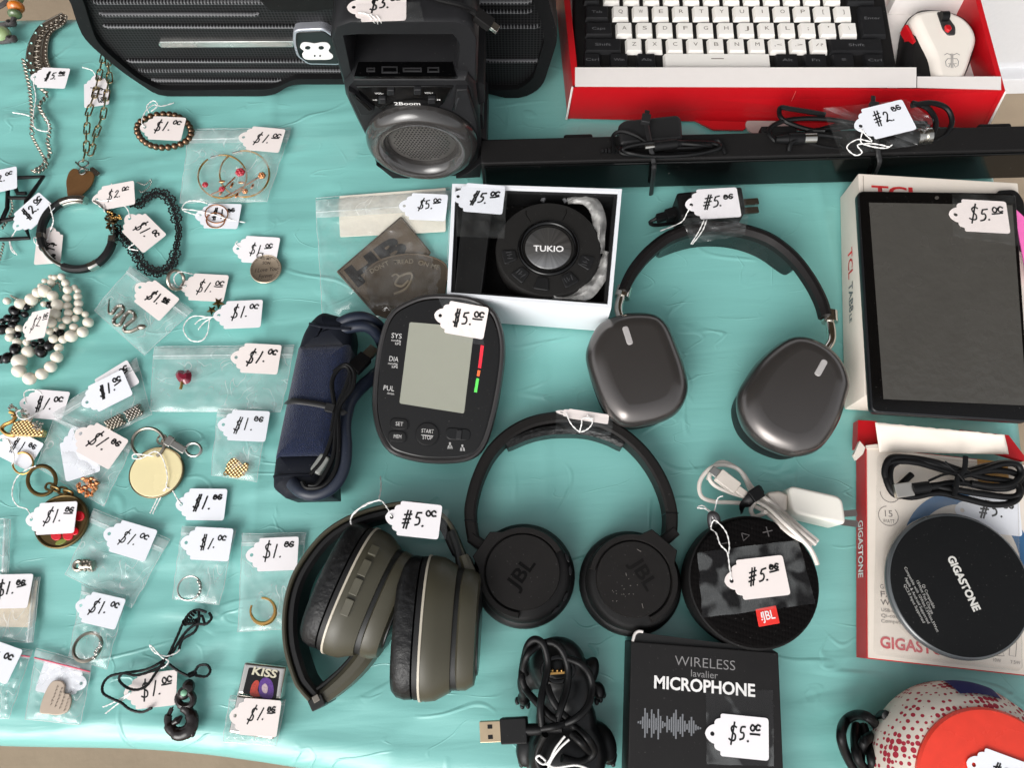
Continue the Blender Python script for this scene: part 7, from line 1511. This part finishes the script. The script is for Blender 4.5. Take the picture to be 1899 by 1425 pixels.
def tag(label, tip, right, digit='1', z=.001, z2=None, hw=1.0, string=None, tape=None, tz=None, blank=False, sym='$', group='white price tags', L_fix=None, under=None, sr=.00042, yt=None):
    _tn[0] += 1; rd = random.Random(_tn[0]*13)
    z2 = z+(rd.uniform(0, .0016) if tape is None and not blank and z < .02 else 0) if z2 is None else z2
    if tape is None and z < .02: z += .0005; z2 += .0005
    a, b = P(tip[0], tip[1], z), P(right[0], right[1], z2)
    x = (b-a).normalized(); y = Vector((0, 0, 1)).cross(x).normalized()
    if yt is not None: y = (y+Vector((0, 0, yt/max(1-yt*yt, .1)**.5))).normalized(); y = (y-x*y.dot(x)).normalized()
    elif tape is None and z < .02: y = (y+Vector((0, 0, rd.uniform(-.045, .045)))).normalized()
    f = Fr(a, x, x.cross(y)); L = (b-a).length
    t = thing('price_tag', label, 'price tag', a.lerp(b, .5)-Vector((0, 0, .0002)), group)
    cy = rd.uniform(-.9, .9)*.0006; cu_ = rd.uniform(-.2, .9)*.0012
    lift = lambda u, v: cu_*(2*u-1)**2*.6+cy*v*3
    bm = NB(); V = [bm.verts.new(f.w(v.x*L, v.y*L*hw, v.z*L+lift(v.x, v.y) if False else v.z*L)) for v in TV]
    for q in TF:
        try: bm.faces.new([V[i] for i in q])
        except ValueError: pass
    card = obj('card', bm, rd.choice(PAPERS), t, 30)
    if not blank:
        wv = .029*L*rd.uniform(.82, 1.22)
        sx, sy = rd.uniform(-.015, .03), rd.uniform(-.01, .05); sl = rd.uniform(-.1, .25); ks = rd.uniform(.95, 1.2); lines = []
        for g in (sym, digit, '.', 'oc')+(('un',) if rd.random() < .45 else ()):
            G_ = GL[g] if g not in GV or rd.random() < .5 else GV[g]; ga, gx, gy = rd.uniform(-.14, .14), rd.uniform(-.012, .012), rd.uniform(-.014, .014); gc = GC_[g]
            for ln in G_:
                ln = [(gc[0]+(p[0]-gc[0])*math.cos(ga)-(p[1]-gc[1])*math.sin(ga)+gx, gc[1]+(p[0]-gc[0])*math.sin(ga)+(p[1]-gc[1])*math.cos(ga)+gy) for p in ln]
                pl_ = [Vector((.60+(p[0]-.60)*ks+sx+p[1]*sl+rd.uniform(-.003, .003), p[1]*ks+sy+rd.uniform(-.003, .003))) for p in ln]
                if len(pl_) > 2: pl_ = cat(pl_, 3, False)
                lines.append([Vector((p.x*L, p.y*L*hw)) for p in pl_])
        bm = NB(); strokes(bm, f, lines, wv, .0041*L+.00012); obj('price_writing', bm, INK, card, 180, recalc=False)
    for s in (string or []):
        pts = cat([P(p[0], p[1], p[2] if len(p) > 2 else z+.001) for p in s], 8, False)
        bm = NB()
        n = len(pts)
        for ph in (0, math.pi): tube(bm, [p+Vector((math.cos(i*.9+ph), math.sin(i*.9+ph), .6*math.sin(i*.9+ph)))*sr*.75 for i, p in enumerate(pts)], sr*.8, 5)
        obj('string', bm, STR, t, 180)
    if tape: crumple('clear_tape', tape, (tz if callable(tz) else (tz if tz is not None else z)+.0011), .0003, TAPE, t, seed=_tn[0])
    return t
A_ = 'white price tag '
tag(A_+'marked $5.00 on the crescent bib necklace', (56, 142), (125, 145), '5', .005, string=[[(64, 143, .006), (62, 155, .005), (66, 180, .003), (62, 205, .003), (60, 215, .003), (42, 211, .001), (23, 208, .001)], [(60, 216, .003), (64, 236, .003), (82, 243, .004), (90, 240, .004), (88, 225, .005), (80, 212, .005)]])
tag(A_+'turned upright under the paper-clip chain', (178, 138), (179, 196), '1', .001, string=[[(178, 142, .002), (170, 130, .001), (152, 124, .001)]])
tag(A_+'lying across the bronze bead bracelet', (259, 235), (340, 239), '1', .0075, .0075, string=[[(268, 235, .009), (262, 225, .009), (270, 205, .008), (284, 194, .006), (300, 196, .004), (322, 190, .001)], [(275, 208, .008), (272, 196, .008), (284, 186, .008), (292, 195, .008), (280, 206, .008)]])
tag(A_+'inside the rose earring bag', (442, 253), (523, 261), '1', .006)
tag(A_+'cut off by the left edge above the black pendant', (-48, 345), (31, 328), '2', .005)
tag(A_+'marked $2.00 slanting up beside the bangle', (25, 425), (87, 370), '2', .006, .007, string=[[(33, 420, .006), (20, 440, .002), (12, 442, .002), (-12, 446, .002)], [(16, 441, .002), (22, 460, .001), (31, 472, .001)], [(16, 441, .002), (20, 462, .001), (27, 470, .001)]])
tag(A_+'upright under the left side of the bangle', (94, 420), (87, 489), '1', .0008, string=[[(92, 428, .002), (98, 412, .008), (97, 400, .0095), (90, 376, .011)], [(92, 428, .002), (84, 448, .003), (64, 440, .009), (66, 452, .009), (88, 462, .002)]])
tag(A_+'marked $2.00 above the brass charm', (170, 371), (249, 356), '2', .0055, string=[[(178, 370, .0065), (190, 372, .0065), (208, 368, .0065), (210, 350, .0065), (206, 340, .0065)]])
tag(A_+'marked $1.00 resting on the lace choker', (234, 399), (287, 452), '1', .0055, string=[[(240, 404, .0065), (236, 388, .0065), (220, 374, .0065), (205, 372, .0065), (194, 376, .006), (193, 392, .008)], [(248, 452, .004), (238, 460, .003), (256, 464, .003)]])
tag(A_+'under the thin rose gold hoops', (361, 399), (444, 401), '1', .0012, string=[[(372, 400, .002), (352, 395, .001), (337, 387, .001), (346, 374, .001), (366, 372, .002), (384, 377, .003)], [(337, 387, .001), (370, 391, .003), (400, 399, .005), (430, 408, .003), (454, 412, .001)]])
tag(A_+'behind the round engraved pendant', (431, 460), (515, 465), '1', .001, string=[[(444, 459, .002), (436, 452, .002), (440, 447, .002)]])
tag(A_+'marked $2.00 tilted on the pearl heap', (42, 608), (88, 598), '2', .012, .026, hw=1.3)
tag(A_+'inside the snake charm bag', (252, 527), (314, 575), '1', .0055)
tag(A_+'tied to the dark silver ring', (333, 530), (419, 535), '1', .0015, string=[[(345, 531, .0025), (328, 530, .004), (322, 515, .01), (332, 504, .012), (348, 506, .008), (358, 508, .002)]])
tag(A_+'half covering the star charm', (395, 585), (485, 581), '1', .0045, string=[[(406, 586, .005), (390, 588, .003), (360, 586, .001), (345, 596, .001), (340, 612, .001), (352, 630, .001), (372, 632, .001), (384, 618, .001), (388, 592, .002)], [(392, 588, .003), (372, 592, .001), (361, 601, .001)], [(392, 589, .003), (378, 598, .001), (367, 611, .001)]])
tag(A_+'inside the wide bag with the red heart stone', (427, 662), (518, 667), '1', .0042)
tag(A_+'lower of two in the knobbly charm bag', (166, 738), (247, 688), '1', .004)
tag(A_+'upper of two in the knobbly charm bag', (151, 751), (236, 708), '1', .0075)
tag(A_+'tied to the gold lattice ring', (36, 746), (122, 753), '1', .0015, string=[[(48, 748, .0025), (44, 730, .002), (54, 723, .002), (72, 726, .002), (84, 745, .002), (76, 760, .004), (52, 776, .009), (36, 776, .009), (30, 765, .009), (38, 760, .009)]])
tag(A_+'under the single gold hoop', (-6, 812), (66, 848), '1', .001, string=[[(4, 815, .002), (14, 816, .002), (24, 838, .005), (26, 850, .005), (22, 862, .004)]])
tag(A_+'blank lower of two in the gold nugget bag', (138, 790), (154, 884), '1', .003, blank=True)
tag(A_+'upper of two in the gold nugget bag', (140, 799), (220, 844), '1', .0065)
tag(A_+'tied to the cream enamel key ring', (325, 935), (418, 936), '1', .001, string=[[(336, 936, .002), (328, 925, .002), (318, 908, .003), (308, 903, .005), (310, 885, .006), (305, 860, .006), (296, 842, .006), (284, 838, .006), (262, 850, .006), (246, 850, .005), (250, 842, .006), (285, 846, .006)], [(308, 904, .005), (294, 920, .002), (284, 940, .001), (278, 952, .001)], [(308, 904, .005), (298, 922, .002), (288, 942, .001), (283, 953, .001)]])
tag(A_+'lying on the bronze flower medallion', (47, 964), (140, 959), '1', .0065, string=[[(58, 962, .0075), (50, 945, .003), (32, 938, .001), (22, 918, .001), (28, 890, .001), (45, 873, .003), (66, 864, .005)]])
tag(A_+'above the gold waffle charm', (403, 787), (496, 791), '1', .0058)
tag(A_+'in the bag with the grey bead charm', (192, 987), (280, 1013), '1', .0055)
tag(A_+'in the bag with the thin ball ring', (334, 1006), (428, 1011), '1', .0048)
tag(A_+'in the bag with the open gold ring', (455, 1030), (552, 1026), '1', .005)
tag(A_+'on the beige paper bag at the left edge', (-42, 1098), (56, 1096), '1', .0045)
tag(A_+'in the bag with the stone cluster ring', (140, 1121), (223, 1140), '1', .0065)
tag(A_+'cut off in the bag with the red zip line', (-62, 1206), (27, 1238), '1', .006)
tag(A_+'blank side up behind the stamped heart', (160, 1270), (74, 1252), '1', .0016, blank=True)
tag(A_+'under the cord of the fish hook necklace', (229, 1286), (327, 1275), '1', .004, string=[[(242, 1285, .006), (226, 1295, .004), (205, 1306, .001), (190, 1312, .001)], [(242, 1285, .006), (228, 1298, .004), (210, 1312, .001), (195, 1324, .001)], [(308, 1218, .008), (288, 1212, .008), (277, 1198, .007), (282, 1200, .009), (300, 1220, .009), (312, 1226, .009), (306, 1236, .008), (298, 1240, .008)], [(308, 1218, .008), (325, 1212, .006), (333, 1205, .005)]])
tag(A_+'in the plastic sleeve on the silver lighter', (425, 1327), (517, 1334), '1', .0165, hw=1.08)
tag(A_+'at the top edge taped on the handle of the small speaker', (643, 13), (753, 9), '5', .1965, string=[[(664, 22, .1975), (682, 26, .1975), (690, 36, .1965), (698, 46, .187), (702, 58, .181), (707, 46, .187), (704, 36, .1965), (698, 28, .1975)], [(686, 25, .1975), (698, 36, .1965), (700, 48, .186), (694, 57, .181), (688, 44, .188), (684, 34, .1965)]], tape=[(660, 6), (778, 2), (786, 38), (662, 42)], tz=.1965)
tag(A_+'marked $2.00 on the bagged audio cable', (1584, 236), (1686, 211), '2', .066, sym='#', string=[[(1594, 238, .067), (1606, 250, .066), (1616, 262, .065), (1590, 258, .064), (1570, 272, .062), (1585, 287, .06), (1598, 282, .061), (1590, 268, .063), (1620, 266, .064), (1650, 272, .063)], [(1600, 240, .067), (1596, 262, .064), (1612, 270, .064), (1640, 274, .063), (1654, 268, .063)]])
tag(A_+'marked $5.00 in the brown patch bag', (739, 381), (828, 385), '5', .0145)
tag(A_+'taped on the corner of the white speaker box', (838, 363), (934, 371), '5', .0565, tape=[(842, 345), (940, 350), (935, 442), (846, 438)], tz=.0558)
tag(A_+'taped on the black wall charger', (1270, 380), (1370, 374), '5', .036, sym='#', string=[[(1281, 381, .037), (1274, 394, .035), (1262, 412, .03), (1224, 428, .02)], [(1305, 408, .042), (1296, 428, .042), (1281, 452, .042)], [(1310, 408, .042), (1302, 428, .042), (1284, 452, .042)]], tape=[(1280, 348), (1380, 342), (1386, 402), (1284, 410)])
tag(A_+'taped on the blank tablet screen', (1759, 397), (1869, 403), '5', .0505, tape=[(1765, 358), (1884, 362), (1888, 456), (1768, 438)], tz=.0498)
tag(A_+'taped on the blood pressure monitor', (805, 583), (901, 600), '5', fm.hit(805, 583, .0012).z, fm.hit(901, 600, .0012).z, yt=(fm.y.z), tape=[(812, 550), (880, 558), (898, 640), (842, 632)], tz=lambda x, y: fm.hit(x, y, .0012).z)
tag(A_+'on the folded olive headphones', (714, 958), (816, 969), '5', .060, .056, sym='#', string=[[(726, 959, .061), (716, 940, .056), (702, 928, .05), (672, 940, .045), (655, 952, .042), (650, 965, .04), (654, 982, .038)], [(702, 928, .05), (706, 905, .03), (705, 884, .012)], [(702, 928, .05), (676, 936, .045), (652, 958, .041), (650, 972, .04)]], tape=[(735, 940), (832, 945), (826, 1000), (740, 992)], tz=.052)
tag(A_+'behind the black headband under clear tape', (1030, 763), (1128, 778), '5', .031, hw=.3, blank=True, string=[[(1050, 766, .033), (1058, 785, .033), (1074, 800, .03), (1090, 795, .032), (1098, 782, .033), (1088, 770, .034)], [(1074, 802, .03), (1078, 786, .033), (1080, 776, .034), (1100, 776, .034)]], tape=[(1031, 762), (1138, 776), (1132, 808), (1030, 800)], tz=.0305)
tag(A_+'taped on the round black fabric speaker', (1343, 1079), (1458, 1066), '5', .0475, sym='#', string=[[(1356, 1076, .0485), (1352, 1050, .0485), (1348, 1025, .0485), (1335, 1010, .047), (1328, 990, .044), (1318, 980, .04), (1325, 965, .042), (1345, 985, .046), (1352, 1010, .048), (1350, 1030, .048)], [(1322, 962, .04), (1310, 945, .03), (1293, 942, .025), (1303, 938, .026), (1322, 950, .032), (1330, 925, .034), (1340, 920, .034)]])
tag(A_+'taped on the black microphone box', (1307, 1360), (1425, 1372), '5', .0378, sym='$')
tag(A_+'seen through the blister of the charging pad pack', (1770, 945), (1892, 958), '5', .0204, sym='#')
tag(A_+'on the orange-red top of the patterned speaker', (1792, 1414), (1910, 1458), '5', .0692, sym='#')
t = th('clear_pouch', 'clear plastic pouch taped over the coiled audio cable', 'plastic pouch', 1630, 240, .05)
crumple('film', [(1525, 200), (1680, 184), (1732, 222), (1700, 268)], .058, .003, TAPE, t, seed=31); crumple('film', [(1525, 201), (1560, 198), (1700, 269), (1560, 288)], .056, .002, TAPE, t, seed=33)
t = th('loose_string', 'loop of white tag string lying on the animal gadget', 'string', 1010, 1400, .045)
for pth in ([(1047, 1366, .055), (1030, 1388, .054), (1018, 1412, .052), (1006, 1418, .05), (994, 1408, .05), (1000, 1402, .051), (1012, 1412, .052)], [(1055, 1372, .055), (1036, 1390, .054), (1020, 1414, .052), (1014, 1440, .05)], [(1010, 1416, .052), (1030, 1424, .05), (1070, 1420, .05), (1100, 1432, .045)]):
    bm = NB(); pts = cat([P(*p) for p in pth], 6, False); tube(bm, pts, .0008, 6); obj('strand', bm, STR, t)
